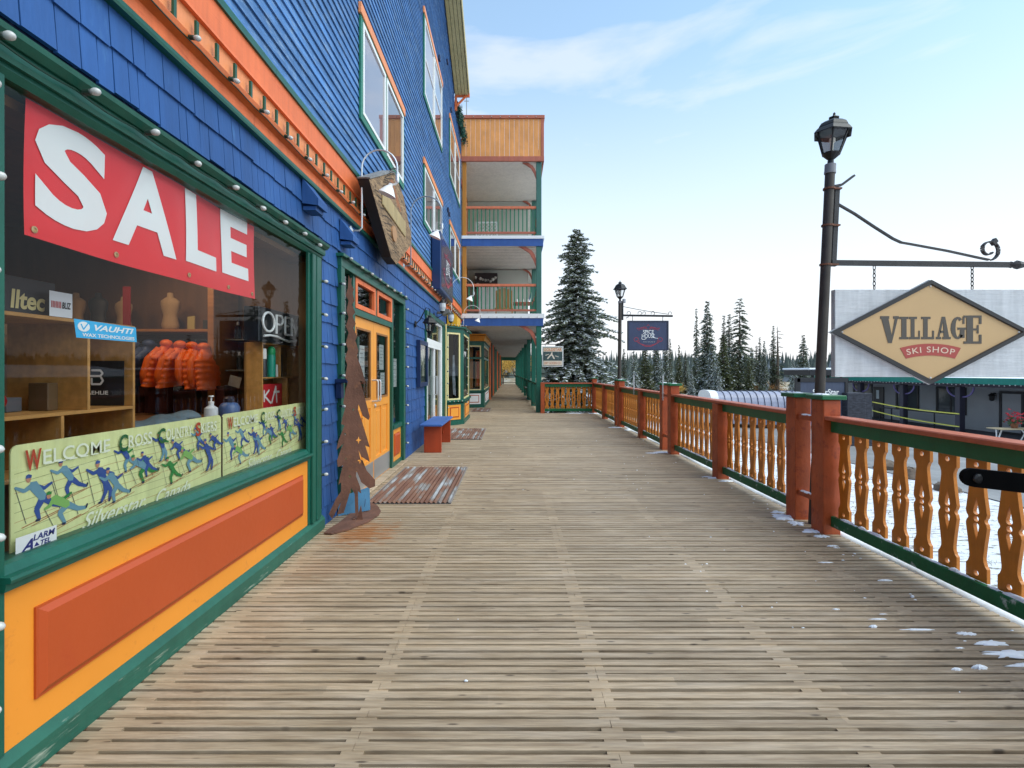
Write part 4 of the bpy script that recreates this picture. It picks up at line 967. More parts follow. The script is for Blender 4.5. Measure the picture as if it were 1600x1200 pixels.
for a, b, c, e in ((11.07, 12.05, .12, 2.03), (12.15, 13.11, .12, 2.03), (10.98, 13.2, 2.22, 2.62)):
    g = MB(); g.add([(F-.04, a, c), (F-.04, b, c), (F-.04, b, e), (F-.04, a, e)], [(0, 1, 2, 3)]); g.build('pane', GLASSD, d2)
for hy in (12.02, 12.18):
    hd = MB(); hd.tube([(F-.01, hy, .95), (F+.05, hy, .95), (F+.05, hy, 1.38), (F-.01, hy, 1.38)], .011, 6); hd.build('handle', SILV, d2)
q_ = MB(); q_.box(WX-.12, WX-.11, 11.12, 11.98, .5, 1.75); q_.box(WX-.12, WX-.11, 12.25, 12.7, .9, 1.5); q_.build('white_display', mat('pale_display', (.50, .60, .56), .6, .35, 3), d2)
q_ = MB(); q_.box(WX-.12, WX-.085, 11.1, 13.0, .12, .46); q_.build('orange_lower_panel', ORANGE, d2)
ii = MB(); ii.box(-3.6, WX-.2, 10.66, 10.70, 0, 3.0); ii.box(-3.6, WX-.2, 13.5, 13.54, 0, 3.0); ii.box(-3.6, -3.5, 10.7, 13.5, 0, 3.0); ii.box(-3.5, WX-.145, 10.7, 13.5, 2.9, 3.0); ii.box(-3.5, WX-.145, 10.7, 13.5, -.1, -.004); ii.build('lobby', mat('shop_room', (.25, .22, .18), .8, .3, 1.5), d2)

# ================================================================== BAY WINDOW ON THE BLUE BUILDING
def facet(A_, B_):
    A_, B_ = Vector((*A_, 0)), Vector((*B_, 0)); L_ = (B_-A_).length; t = (B_-A_)/L_; n = Vector((t.y, -t.x, 0))
    return L_, (lambda u, v, d: tuple(A_+t*u+n*d+Vector((0, 0, v))))
def bbx(mb, fn, u0, u1, v0, v1, d0, d1, m=None): mb.prism([(u0, v0), (u1, v0), (u1, v1), (u0, v1)], fn, d0, d1, m)
def bay(parent, A_, B_, C_, D_, ztop, zs, panel_m, inner_m, border_m, wood=GREEN, muntin=False, roomc=(.25, .2, .16)):
    by = D.objects.new('bay_window', None); COL.objects.link(by); by.parent = parent; by.location = Vector((B_[0], B_[1], 0))-parent.location
    room = MB(); gl = MB(); wd = MB(); pn = MB(); bo = MB(); inn = MB(); ce = MB()
    for (p, q2) in ((A_, B_), (B_, C_), (C_, D_)):
        L_, fn = facet(p, q2)
        bbx(wd, fn, 0, L_, 0, zs-.06, -.05, 0)                       # lower wall
        bbx(wd, fn, 0, L_, 0, .09, .0005, .02)
        bbx(wd, fn, -.01, L_+.01, zs-.06, zs+.0, -.05, .05)          # sill
        st = min(.12, L_*.16)
        bbx(wd, fn, 0, st, zs, ztop-.16, -.05, 0); bbx(wd, fn, L_-st, L_, zs, ztop-.16, -.05, 0)
        bbx(wd, fn, 0, L_, ztop-.16, ztop-.03, -.05, .001); bbx(wd, fn, -.03, L_+.03, ztop-.03, ztop+.01, -.05, .07)
        a, b = st, L_-st
        for c_ in ((a, a+.05), (b-.05, b)): bbx(ce, fn, c_[0], c_[1], zs, ztop-.16, -.045, -.008)
        bbx(ce, fn, a+.05, b-.05, ztop-.21, ztop-.16, -.045, -.008); bbx(ce, fn, a+.05, b-.05, zs, zs+.04, -.045, -.008)
        if muntin: bbx(wd, fn, a, b, ztop-.72, ztop-.64, -.045, -.005)
        gl.add([fn(a+.05, zs+.04, -.025), fn(b-.05, zs+.04, -.025), fn(b-.05, ztop-.21, -.025), fn(a+.05, ztop-.21, -.025)], [(0, 1, 2, 3)])
        m_ = L_*.17
        bbx(pn, fn, m_, L_-m_, .15, zs-.14, .0005, .015); bbx(bo, fn, m_+.07, L_-m_-.07, .21, zs-.20, .0155, .022); bbx(inn, fn, m_+.10, L_-m_-.10, .24, zs-.23, .0225, .028)
    wd.build('frame', wood, by); ce.build('casing', inner_m, by); gl.build('glass', GLASSD, by); pn.build('lower_panel', panel_m, by); bo.build('panel_border', border_m, by); inn.build('panel_centre', panel_m, by)
    top = MB(); pts = [A_, B_, C_, D_]; top.prism(pts, lambda u, v, d: (u, v, d), ztop-.02, ztop+.02); top.prism(pts, lambda u, v, d: (u, v, d), zs-.1, zs-.06); top.build('top_board', wood, by)
    bk = MB(); bk.box(A_[0]-.9, A_[0]-.85, A_[1]-.1, D_[1]+.1, 0, ztop); bk.box(A_[0]-.85, A_[0]-.01, A_[1]-.1, A_[1]-.05, 0, ztop); bk.box(A_[0]-.85, A_[0]-.01, D_[1]+.05, D_[1]+.1, 0, ztop); bk.box(A_[0]-.85, A_[0]-.01, A_[1], D_[1], zs-.2, zs-.11); bk.build('room', flat('bay_room_%d' % int(roomc[0]*100), roomc, .8), by)
    return by
GREENBAY = GREEN
b1 = bay(bb_, (-1.85, 13.98), (-1.38, 14.55), (-1.38, 16.62), (-1.85, 17.2), 2.74, .70, YELD, CREAM, REDP, roomc=(.30, .26, .18))
# papers, curtain in the bay
q_ = MB(); q_.prism([(-1.66, .85), (-1.58, .80), (-1.60, 1.3), (-1.62, 1.95), (-1.67, 1.95), (-1.68, 1.3)], planeY(14.42), -.01, 0); q_.build('white_cloth', mat('pale_cloth', (.55, .60, .68), .8, .5, 8), b1)
q_ = MB(); q_.prism([(-1.80, 2.76), (-1.52, 2.76), (-1.52, 3.02), (-1.62, 3.13), (-1.80, 3.16)], planeY(14.2), -.9, 0); q_.build('yellow_awning_board', mat('bright_yellow', (.80, .42, .02), .45), b1)

# rain pipe with yellow cord beside the bay
q_ = MB(); q_.bbox(-1.84, -1.78, 13.5, 13.9, 0, 2.72, .004); q_.build('corner_board', GREEN, bb_)
q_ = MB(); q_.tube([(-1.75, 13.55, .05), (-1.75, 13.55, 2.75)], .02, 6); tag(q_.build('yellow_conduit', flat('cord_yellow', (.75, .60, .25), .5)), 'pale yellow upright cord and pipe between the white door and the bay window', 'pipe')
# ================================================================== BALCONY BUILDING
gb = thing('balcony_building', 'green and orange building with stacked balconies over a covered walkway', 'building', (0, 25, 0))
XR = 1.07; Y0b = 18.52
def xr(y): return XR-.012*(y-18.5)
SOFF = CONC
FLOORS = [(3.14, 3.42, 3.58), (6.03, 6.29, 6.40)]
for i, (za, zb_, zc_) in enumerate(FLOORS):
    q_ = MB(); q_.box(-1.82, XR+.06, Y0b, Y0b+.05, za, zb_); q_.box(XR+.005, XR+.06, Y0b+.0501, 60, za, zb_); q_.build('fascia', BLUEB, gb)
    q_ = MB(); q_.box(-1.82, XR+.10, Y0b-.03, Y0b+.03, zb_+.0005, zc_); q_.box(XR+.03, XR+.10, Y0b+.0301, 60, zb_+.0005, zc_); q_.build('white_trim', WHITE, gb)
    q_ = MB(); q_.box(-2.4, XR, Y0b+.0505, 60, za+.03, zc_-.02); q_.build('floor_slab', SOFF, gb)
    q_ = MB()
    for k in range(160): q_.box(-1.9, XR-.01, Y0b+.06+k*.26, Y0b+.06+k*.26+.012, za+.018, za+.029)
    q_.build('soffit_batten', mat('grey_soffit_batten', (.40, .38, .34), .7), gb)  # thin battens, a greyer and darker tone than the soffit panels
# orange boarded parapet on top
q_ = MB(); n = 17; w_ = (XR+.06+1.84)/n
for k in range(n): q_.bbox(-1.84+k*w_+.003, -1.84+(k+1)*w_-.003, Y0b-.02, Y0b+.02, 9.26, 10.62, .008)
for k in range(60): q_.bbox(XR+.03, XR+.06, Y0b+.03+k*w_+.003, Y0b+.03+(k+1)*w_-.003, 9.26, 10.62, .008)
q_.build('boarded_parapet', mat('orange_cedar_boards', (.72, .30, .085), .5, .12, 3, .1, wear=(.45, .16, .04), wearamt=.30), gb)
TR = mat('brick_red_trim', (.42, .12, .07), .5, .1, 3)
q_ = MB(); q_.bbox(-1.84, XR+.11, Y0b-.07, Y0b+.03, 10.6205, 10.74, .006); q_.bbox(XR+.031, XR+.11, Y0b+.031, 30, 10.6205, 10.74, .006); q_.bbox(-1.84, XR+.09, Y0b-.05, Y0b+.03, 9.08, 9.2595, .006); q_.bbox(XR+.031, XR+.09, Y0b+.031, 30, 9.08, 9.2595, .006); q_.bbox(XR-.02, XR+.085, Y0b-.045, Y0b-.0205, 9.2597, 10.62, .004); q_.build('parapet_trim', TR, gb)
q_ = MB(); q_.box(-2.4, XR+.02, Y0b+.03, 60, 9.1, 9.25); q_.build('roof_slab', SOFF, gb)
# building body
q_ = MB(); q_.box(-9, -1.98, 18.52, 62, 3.2, 10.5); q_.box(-9, -1.98, 18.52, 62, -.02, 3.19); q_.build('body_wall', mat('gold_orange_wall', (.50, .20, .03), .55, .12, 2), gb)
for z0, z1 in ((3.6, 6.02), (6.42, 9.08)):
    q_ = MB(); q_.box(-1.98, XR-.35, 22.9, 60, z0, z1); q_.build('partition_wall', mat('pale_green_wall', (.46, .47, .41), .7, .06, 2), gb)
    # patio door on the side wall, trims
    q_ = MB(); q_.box(-1.979, -1.93, 19.3, 19.42, z0, z1-.25); q_.box(-1.979, -1.93, 21.9, 22.02, z0, z1-.25); q_.box(-1.979, -1.93, 19.3, 22.02, z1-.37, z1-.25); q_.build('door_casing', ORANGE, gb)
    q_ = MB(); q_.box(-1.979, -1.94, 19.42, 19.5, z0, z1-.37); q_.box(-1.979, -1.94, 20.6, 20.7, z0, z1-.37); q_.box(-1.979, -1.94, 21.82, 21.9, z0, z1-.37); q_.build('door_frame', WHITE, gb)
    q_ = MB(); q_.box(-1.978, -1.96, 19.5, 21.82, z0, z1-.38); q_.build('patio_door_glass', flat('dark_glass_block', (.02, .025, .03), .06), gb)
    q_ = MB(); q_.bbox(-1.80, -1.66, 18.56, 18.70, z0, z1, .005); q_.build('gold_post', mat('gold_orange_wall', (.50, .20, .03)), gb)
# columns (each storey)
ycol = [18.55, 22.1, 26.6, 31.2, 35.8, 40.4, 45.0, 49.6, 54.2, 58.8]
for i, yc in enumerate(ycol):
    x = xr(yc)
    q_ = MB(); q_.bbox(x-.19, x, yc, yc+.2, 0, 3.139, .008); q_.bbox(x-.20, x+.01, yc-.01, yc+.21, 0, .98, .006); q_.build('column', GREENC, gb)
for z0, z1 in ((3.581, 6.029), (6.401, 9.079)):
    for yc in (18.55, 22.75): q_ = MB(); q_.bbox(XR-.19, XR, yc, yc+.19, z0, z1, .008); q_.build('column', mat('grey_green_column', (.045, .14, .11), .5, .12, 3), gb)
# curved brackets
def cbr(x, y, z, s=1):
    q_ = MB(); pts = []
    n = 8; o = [(0, -.95), (-.10, -.62), (-.24, -.36), (-.44, -.14), (-.66, -.04), (-.86, 0)]; i_ = [(-.55, 0), (-.40, -.06), (-.22, -.18), (-.08, -.36), (0, -.56)]
    pts = o+i_
    # split into quads
    oo = [(0, -.95), (-.13, -.60), (-.30, -.30), (-.60, -.10), (-.80, 0)]; ii_ = [(0, -.58), (-.07, -.36), (-.20, -.18), (-.38, -.06), (-.48, 0)]
    for k in range(4): q_.prism([(x+oo[k][0]*s, z+oo[k][1]*s), (x+oo[k+1][0]*s, z+oo[k+1][1]*s), (x+ii_[k+1][0]*s, z+ii_[k+1][1]*s), (x+ii_[k][0]*s, z+ii_[k][1]*s)][::-1], planeY(y), -.09, 0)
    q_.build('curved_bracket', TR, gb)
cbr(XR-.19, 18.60, 9.075, .62); cbr(XR-.19, 18.60, 6.029, .80); cbr(XR-.19, 18.60, 3.139, .80)
for z in (9.079, 6.029): cbr(XR-.19, 22.8, z, .5)
# balcony rails
for z in (3.58, 6.40):
    r_ = D.objects.new('balcony_rail', None); COL.objects.link(r_); r_.parent = gb; r_.location = Vector((0, 18.6, z))-gb.location
    q_ = MB(); q_.bbox(-1.66, XR-.19, 18.58, 18.70, z+1.0, z+1.09, .006); q_.bbox(XR-.13, XR-.03, 18.78, 22.7, z+1.0, z+1.09, .006); q_.build('top_rail', mat('salmon_rail', (.62, .17, .08), .5, .1, 3), r_)
    q_ = MB(); q_.bbox(-1.66, XR-.19, 18.60, 18.66, z+.10, z+.17, .004); q_.bbox(XR-.10, XR-.05, 18.78, 22.7, z+.10, z+.17, .004)
    q_.build('bottom_rail', TR, r_)
    q_ = MB()
    for k in range(17): x = -1.56+k*.15; q_.box(x-.021, x+.021, 18.615, 18.655, z+.1705, z+.999)
    for k in range(30): y = 18.9+k*.126; q_.box(XR-.09, XR-.06, y-.015, y+.015, z+.1705, z+.999)
    q_.build('spindles', mat('spindle_green', (.008, .17, .085), .5, .1, 3), r_)
# ground floor shop fronts along the covered walk
bay(gb, (-1.97, 20.9), (-1.16, 21.2), (-1.16, 25.8), (-1.97, 26.2), 2.72, .72, WHITE, CREAM, REDP, muntin=True, roomc=(.10, .08, .05))
q_ = MB(); q_.prism([(-1.97, 2.74), (-1.14, 2.74), (-1.10, 2.95), (-1.97, 2.98)], planeY(21.0), -5, 0); q_.bbox(-1.97, -1.07, 20.93, 26.1, 2.9805, 3.03, .004); q_.build('gold_cornice', mat('gold_cornice_paint', (.60, .24, .02), .5), gb)
for y, m_, w_ in ((26.9, ORANGE, .5), (29.2, GREENC, .3), (31.5, ORANGE, .5), (34.2, GREENC, .4), (37.5, GREENC, .4), (41.0, ORANGE, .4), (45.5, GREENC, .5), (51, ORANGE, .4), (56, GREENC, .5)):
    q_ = MB(); q_.bbox(-1.97, -1.12+.0, y, y+w_, 0, 3.1, .01); q_.build('pilaster', m_, gb)
for y in (27.6, 32.2, 38.2, 46.5):
    q_ = MB(); q_.box(-1.97, -1.5, y, y+1.4, .8, 2.5); q_.build('dark_window', flat('dark_glass_block', (.02, .025, .03), .06), gb)
# railing at the end of the corridor
er = thing('end_railing', 'dark railing across the bright far end of the covered walkway', 'railing', (-.1, 60, 0))
q_ = MB(); q_.box(-1.9, 1.0, 60, 60.06, .98, 1.06); q_.box(-1.9, 1.0, 60, 60.06, .12, .18)
for k in range(20): x = -1.8+k*.145; q_.box(x, x+.03, 60.01, 60.05, .18, .98)
q_.build('rail', flat('dark_brown_rail', (.05, .03, .02), .6), er)
q_ = MB(); q_.box(-1.97, 1.0, 59.5, 59.8, 2.75, 3.138); q_.build('end_beam', GREENC, gb)
# side railings between the covered walk columns
sr = thing('walkway_railing', 'dark green railings between the columns of the covered walkway', 'railing', (.9, 24, 0))
for a, b in zip(ycol[:-1], ycol[1:]):
    xa, xb = xr(a)-.1, xr(b)-.1
    q_ = MB(); q_.bar((xa, a+.22, 1.03), (xb, b-.02, 1.03), .08, .05); q_.bar((xa, a+.22, .16), (xb, b-.02, .16), .05, .06)
    for k in range(14): t = (k+.5)/14; q_.box(xa+(xb-xa)*t-.012, xa+(xb-xa)*t+.012, a+.2+(b-a-.2)*t-.04, a+.2+(b-a-.2)*t+.04, .19, 1.0)
    q_.build('rail_panel', GREENC, sr)
q_ = MB(); X_, Z_ = Q(729, 181, 26); q_.tube([(X_, 26, 9.2), (X_, 26, Z_+1.0)], .025, 5); q_.tube([(X_-.12, 26, Z_+.75), (X_+.12, 26, Z_+.75)], .02, 5); tag(q_.build('roof_antenna', flat('antenna_grey', (.25, .28, .30), .5)), 'thin grey aerial rising behind the orange boarded parapet', 'antenna')

# balcony furniture
lt = thing('lattice_screen', 'white lattice screen standing on the upper balcony', 'screen', (-1.0, 20.5, 6.4))
q_ = MB(); 
for k in range(9):
    t = k*.135
    q_.bar((-1.42+t*.0, 20.5, 7.42-t), (-1.42+min(t, .82)*1.0+.0, 20.5, 7.42-t+min(t, .82)), .03, .012) if t > .01 else None
    q_.bar((-.60, 20.515, 7.42-t), (-.60-min(t, .82), 20.515, 7.42-t+min(t, .82)), .03, .012) if t > .01 else None
q_.box(-1.45, -1.40, 20.47, 20.53, 6.4, 7.45); q_.box(-.62, -.57, 20.47, 20.53, 6.4, 7.45); q_.box(-1.45, -.57, 20.47, 20.53, 7.43, 7.48)
q_.build('lattice', WHITE, lt)
ch = thing('balcony_chair', 'wooden high-backed chair on the lower balcony seen through green spindles', 'chair', (-.33, 20.4, 3.56))
WD = mat('chair_wood', (.40, .20, .06), .5, .2, 5)
q_ = MB()
for k in range(6): q_.bbox(-.66+k*.115, -.66+k*.115+.095, 20.6, 20.63, 4.0, 4.72+.12*math.sin(math.pi*(k+.5)/6), .004)
q_.build('backrest', WD, ch)
q_ = MB(); q_.bbox(-.68, .04, 20.15, 20.6, 3.95, 4.0, .006); q_.build('seat', WD, ch)
for x in (-.66, -.02):
    for y in (20.17, 20.58): q_ = MB(); q_.bbox(x, x+.05, y, y+.05, 3.56, 3.95, .004); q_.build('leg', WD, ch)
tb = thing('balcony_table', 'reddish table with green legs on the lower balcony beside the chair', 'table', (.3, 21.2, 3.56))
q_ = MB(); q_.bbox(.05, .85, 20.8, 21.7, 4.27, 4.32, .006); q_.build('top', TR, tb)
for x in (.1, .75):
    for y in (20.85, 21.6): q_ = MB(); q_.box(x, x+.05, y, y+.05, 3.56, 4.27); q_.build('leg', GREENC, tb)
for x in (.2, .45, .66): q_ = MB(); q_.lathe([(.05, 0), (.06, .05), (.03, .14), (.035, .17)], (x, 21.2, 4.32), 8); tag(q_.build('cup', WHITE), {.2: 'white cup nearest the chair on the balcony table', .45: 'middle white cup on the balcony table', .66: 'white cup nearest the column on the balcony table'}[x], 'cup', 'cups on the balcony table')
cb = thing('balcony_cabinet', 'white cabinet stacked with dark clutter at the back of the lower balcony', 'cabinet', (-1.1, 22.4, 3.56))
q_ = MB(); q_.bbox(-1.45, -1.08, 22.2, 22.8, 3.56, 5.15, .01); q_.bbox(-1.07, -.66, 22.2, 22.8, 3.56, 5.15, .01); q_.build('door', WHITE, cb)
q_ = MB(); q_.box(-1.62, -.64, 22.3, 22.85, 5.16, 5.78); q_.build('shelf_box', flat('dark_clutter', (.03, .02, .02), .7), cb)
rr = random.Random(2)
for k in range(9): q_ = MB(); x = -1.6+k*.11; q_.sphere((x, 22.27, 5.28+rr.random()*.3), .05+.03*rr.random(), 6); q_.build('ornament', mat('mixed_ornaments', (.4, .38, .35), .6, .9, 6), cb)
# little hanging sign board by the corner column
gs = thing('small_sign', 'small square white-framed sign with orange lettering hung beside the corner column', 'sign', (1.35, 18.9, 2))
x0, z1_ = Q(848, 541, 18.9); x1, z0_ = Q(880, 573, 18.9); x0 = 1.115; fn = planeY(18.88)
q_ = MB(); q_.bbox(x0, x1, 18.88, 18.93, z0_, z1_, .004); q_.build('frame', WHITE, gs)
w, h = x1-x0, z1_-z0_; q_ = MB(); bbx(q_, fn, x0+.03, x1-.03, z0_+.03, z1_-.03, .0005, .004); q_.build('face', mat('dark_teal_face', (.05, .085, .085), .5, .5, 9), gs)
q_ = MB(); bbx(q_, fn, x0+.04, x1-.04, z0_+.05, z0_+.22, .0045, .007); bbx(q_, fn, x0+.04, x1-.04, z1_-.20, z1_-.05, .0045, .007)
dq = [.005]; stroke(q_, [(x0+.20, z0_+.30), (x0+.30, z0_+.42), (x0+.36, z0_+.44), (x0+.44, z0_+.30)], .05, fn, dq); stroke(q_, [(x0+.33, z0_+.42), (x0+.36, z0_+.52)], .05, fn, dq); stroke(q_, [(x0+.12, z0_+.42), (x0+.24, z0_+.46)], .025, fn, dq); stroke(q_, [(x0+.48, z0_+.40), (x0+.60, z0_+.36)], .02, fn, dq); q_.build('pale_band', flat('cream_band', (.70, .60, .48), .6), gs)
q_ = MB(); put(q_, text_data("GOLDSTAR", bold=.02), lambda u, v, d: fn(u, v, .0085), (x0+.06, x1-.06, z1_-.18, z1_-.07)); put(q_, text_data("DRY GOODS CO.", bold=.01), lambda u, v, d: fn(u, v, .0085), (x0+.08, x1-.08, z0_+.09, z0_+.18)); q_.build('lettering', flat('sign_orange_letters', (.55, .17, .05), .6), gs)
q_ = MB(); q_.box(1.075, x1, 18.89, 18.92, z1_+.06, z1_+.09); q_.box(x0+.1, x0+.12, 18.9, 18.91, z1_, z1_+.06); q_.box(x1-.12, x1-.1, 18.9, 18.91, z1_, z1_+.06); q_.build('bracket', BLACKM, gs)

# ================================================================== GREY LODGE ACROSS THE ROAD
gl_ = thing('grey_lodge', 'low grey sided lodge with teal fascia, porch posts and black trimmed windows', 'building', (32, 36, -2.4))
LX = 30.0; FZ = -2.3
LG = mat('grey_lap_siding', (.30, .31, .325), .6, .06, 1)
q_ = MB()
for k in range(18): z = FZ+k*.165; q_.add([(LX, 16, z), (LX-.03, 16, z), (LX, 16, z+.165), (LX, 46, z), (LX-.03, 46, z), (LX, 46, z+.165)], [(0, 1, 2), (5, 4, 3), (1, 4, 5, 2), (0, 3, 4, 1)])
q_.box(LX, LX+9, 16, 46, FZ-.3, .62); q_.build('wall', LG, gl_)
BK = flat('black_trim', (.012, .012, .016), .5)
def lodge_win(x0, x1, door=False):
    ya, yb = LX*800/(x1-800), LX*800/(x0-800); z0, z1 = (-1.41, .42) if not door else (FZ, .28)
    w = D.objects.new('door' if door else 'window', None); COL.objects.link(w); w.parent = gl_; w.location = Vector((LX, ya, z0))-gl_.location
    q_ = MB(); frame_prism(q_, [(ya, z0), (yb, z0), (yb, z1), (ya, z1)], [(ya+.16, z0+.14), (yb-.16, z0+.14), (yb-.16, z1-.14), (ya+.16, z1-.14)], lambda u, v, d: (LX-.03-d, u, v), .0, .06)
    q_.build('frame', BK, w)
    if not door:
        q_ = MB(); q_.box(LX-.07, LX-.032, (ya+yb)/2-.06, (ya+yb)/2+.06, z0+.14, z1-.14); q_.build('mullion', BK, w)
    q_ = MB(); q_.box(LX-.05, LX-.035, ya+.16, yb-.16, z0+.14, z1-.14); q_.build('pane', flat('lodge_window_glass', (.05, .06, .07), .05) if not door else LG, w)
lodge_win(1334, 1364); lodge_win(1401, 1437); lodge_win(1464, 1511); lodge_win(1563, 1602, True); lodge_win(1630, 1690)
q_ = MB(); ya, yb = LX*800/(1382-800), LX*800/(1366-800); q_.box(LX-.08, LX-.02, ya, yb, FZ, .22); q_.build('entry_door', BK, gl_)
q_ = MB(); q_.box(LX-.085, LX-.081, ya+.5, yb-.35, -.75, -.05); q_.build('door_notice', flat('notice_blue_white', (.45, .55, .60), .5), gl_)
# porch
PX = 28.0
q_ = MB(); q_.box(PX-.3, LX-.04, 16, 46.2, FZ-.3, FZ); q_.build('porch_floor', mat('dark_porch', (.06, .06, .065), .8), gl_)
q_ = MB(); q_.box(PX-.1, PX+.12, 16, 46, .55, .80); q_.build('porch_beam', flat('plum_beam', (.045, .035, .055), .5), gl_)
q_ = MB(); q_.box(PX-.6, PX-.52, 15.6, 46.4, .74, 1.10); q_.build('teal_fascia', mat('teal_fascia_paint', (.008, .22, .17), .45), gl_)
q_ = MB(); q_.prism([(PX-.6, 1.1), (LX+4.5, 2.0), (LX+9.5, 1.1), (LX+9.5, .9), (PX-.5, .9)], lambda u, v, d: (u, d, v), 15.6, 46.4); q_.build('roof', SNOW, gl_)
q_ = MB(); q_.box(PX-.5, LX, 15.7, 46.3, .801, .86); q_.build('porch_soffit', mat('porch_soffit_grey', (.12, .12, .13), .7), gl_)
for px in (1345, 1412, 1500, 1660):
    y = PX*800/(px-800); q_ = MB(); q_.bbox(PX-.18, PX+.18, y-.18, y+.18, FZ, .55, .02); q_.build('porch_post', flat('porch_post_navy', (.03, .028, .045), .5), gl_)
    q_ = MB()
    for s_ in (-1, 1): q_.tube([(PX, y+s_*(.2+.75*math.sin(t)), -.1+.62*(1-math.cos(t))) for t in [rad(a) for a in range(0, 91, 15)]], .05, 5)
    q_.build('arched_brace', flat('purple_brace', (.13, .10, .26), .5), gl_)
q_ = MB()
for k in range(90): q_.sphere((PX-.62, 17+k*.31, .70+.03*math.sin(k*1.3)), .035, 4)
so_ = q_.build('eave_bulbs', BULB, gl_); so_['kind'] = 'stuff'
q_ = MB(); yA, yB = PX*800/(1500-800), PX*800/(1375-800)
q_.bar((PX, yA, -1.25), (PX, yB, -1.25), .05, .06)
for px in (1375, 1393, 1460): y = PX*800/(px-800); q_.box(PX-.03, PX+.03, y-.03, y+.03, FZ, -1.22)
q_.build('porch_handrail', BK, gl_)
q_ = MB(); q_.lathe([(.05, 0), (.12, .05), (.14, .3), (.2, .35), (.04, .5)], (LX-.25, LX*800/(1556-800), -.35), 8); q_.box(LX-.25, LX, LX*800/(1556-800)-.03, LX*800/(1556-800)+.03, .1, .15); q_.build('porch_lantern', BLACKM, gl_)
# yellow caution tape
for i, (za, zb_) in enumerate(((-.72, -1.15), (-1.35, -1.95))):
    q_ = MB(); pts = []; n = 12; ya2 = PX*800/(1500-800)-.2; yb2 = 41.0
    for k in range(n+1):
        t = k/n; y = ya2+(yb2-ya2)*t; z = zb_*(1-t)*1.0+za*t-.15*math.sin(math.pi*t); q_.v += [(PX-.22, y, z-.035), (PX-.22, y, z+.035), (PX-.212, y, z+.035), (PX-.212, y, z-.035)]
    for k in range(n):
        a = 4*k
        for j in range(4): q_.f.append((a+j, a+(j+1) % 4, a+4+(j+1) % 4, a+4+j)); q_.mi.append(0)
    tag(q_.build('caution_tape', flat('tape_yellow', (.80, .75, .12), .5)), ('upper yellow caution tape strung across the lodge porch', 'lower yellow caution tape strung across the lodge porch')[i], 'tape', 'caution tapes across the porch')
# folding table with red flowers
y = 26*800/(1585-800)
ft = thing('folding_table', 'folding table with splayed metal legs beside the lodge porch', 'table', (26, y, -2.4))
q_ = MB(); q_.bbox(24.9, 26.9, y-.4, y+.4, -1.50, -1.45, .01); q_.build('top', mat('table_top_wood', (.45, .36, .22), .5), ft)
for x, s_ in ((25.0, -1), (26.7, 1)): q_ = MB(); q_.bar((x+.35*-s_, y, -1.5), (x+.15*s_, y-.2, -2.35), .05, .05); q_.bar((x-.05*s_, y, -1.5), (x-.3*s_, y+.2, -2.35), .05, .05); q_.build('leg', WHITE, ft)
fl = thing('potted_flowers', 'red potted flowers on the folding table by the lodge', 'plant', (26, y, -1.45))
q_ = MB(); q_.lathe([(.12, 0), (.17, .22), (.18, .25), (.0001, .25)], (26, y, -1.45), 10); q_.build('pot', mat('clay_pot', (.3, .12, .06), .7), fl)
q_ = MB(); rr = random.Random(8)
for k in range(70): c = Vector((26+rr.gauss(0, .22), y+rr.gauss(0, .2), -1.0+rr.gauss(0, .2))); q_.add([c, c+Vector((rr.uniform(-.1, .1), .02, .1)), c+Vector((.1, rr.uniform(-.1, .1), .03))], [(0, 1, 2)])
q_.build('petals', flat('flower_red', (.55, .02, .04), .5), fl)
q_ = MB()
for k in range(60): c = Vector((26+rr.gauss(0, .2), y+rr.gauss(0, .2), -1.12+rr.gauss(0, .12))); q_.add([c, c+Vector((rr.uniform(-.1, .1), .02, .12)), c+Vector((.08, rr.uniform(-.1, .1), .03))], [(0, 1, 2)])
q_.build('leaves', flat('leaf_green', (.03, .08, .02), .6), fl)

# dark stone pillar wall and resort sign behind the railing
STN = mat('dark_ledge_stone', (.040, .042, .055), .8, .6, 5, .8, 14, stretch=(1, 1, 3))
X0, _ = Q(1324, 600, 25); X1, _ = Q(1353, 600, 25)
q_ = MB(); z1 = Q(1324, 614, 25)[1]; q_.bbox(X0, X1, 25, 26.0, -2.5, z1, .02); q_.bbox(X1+.001, X1+.35, 25.05, 26.0, -2.5, z1-.02, .02)
tag(q_.build('stone_pillar', STN), 'dark stone pillar standing behind the capped posts of the near lamp', 'pillar')
ss = thing('resort_sign', 'navy resort sign in a dark frame left of the stone pillar', 'sign', (15.4, 25.3, -1))
q_ = MB(); x0, z1 = Q(1250, 597, 25.4); x1, z0_ = Q(1320, 660, 25.4); q_.bbox(x0, x1, 25.4, 25.5, z0_, z1, .01); q_.build('panel', mat('slate_blue_panel', (.06, .075, .12), .5), ss)
q_ = MB(); xs_, zt_ = Q(1245, 591, 25.4); q_.box(xs_, x1+.15, 25.36, 25.55, z1+.001, zt_+.02); q_.box(x1+.001, x1+.15, 25.36, 25.55, -2.5, z1); q_.box(x0-.2, x0-.001, 25.36, 25.55, -2.5, zt_); q_.build('frame', BK, ss)
q_ = MB(); a_, zA_ = Q(1270, 617, 25.39); b_, zB_ = Q(1311, 608, 25.39); put(q_, text_data("SilverStar", bold=.02), planeY(25.39), (a_, b_, zA_, zB_)); q_.build('lettering', TXTW, ss)
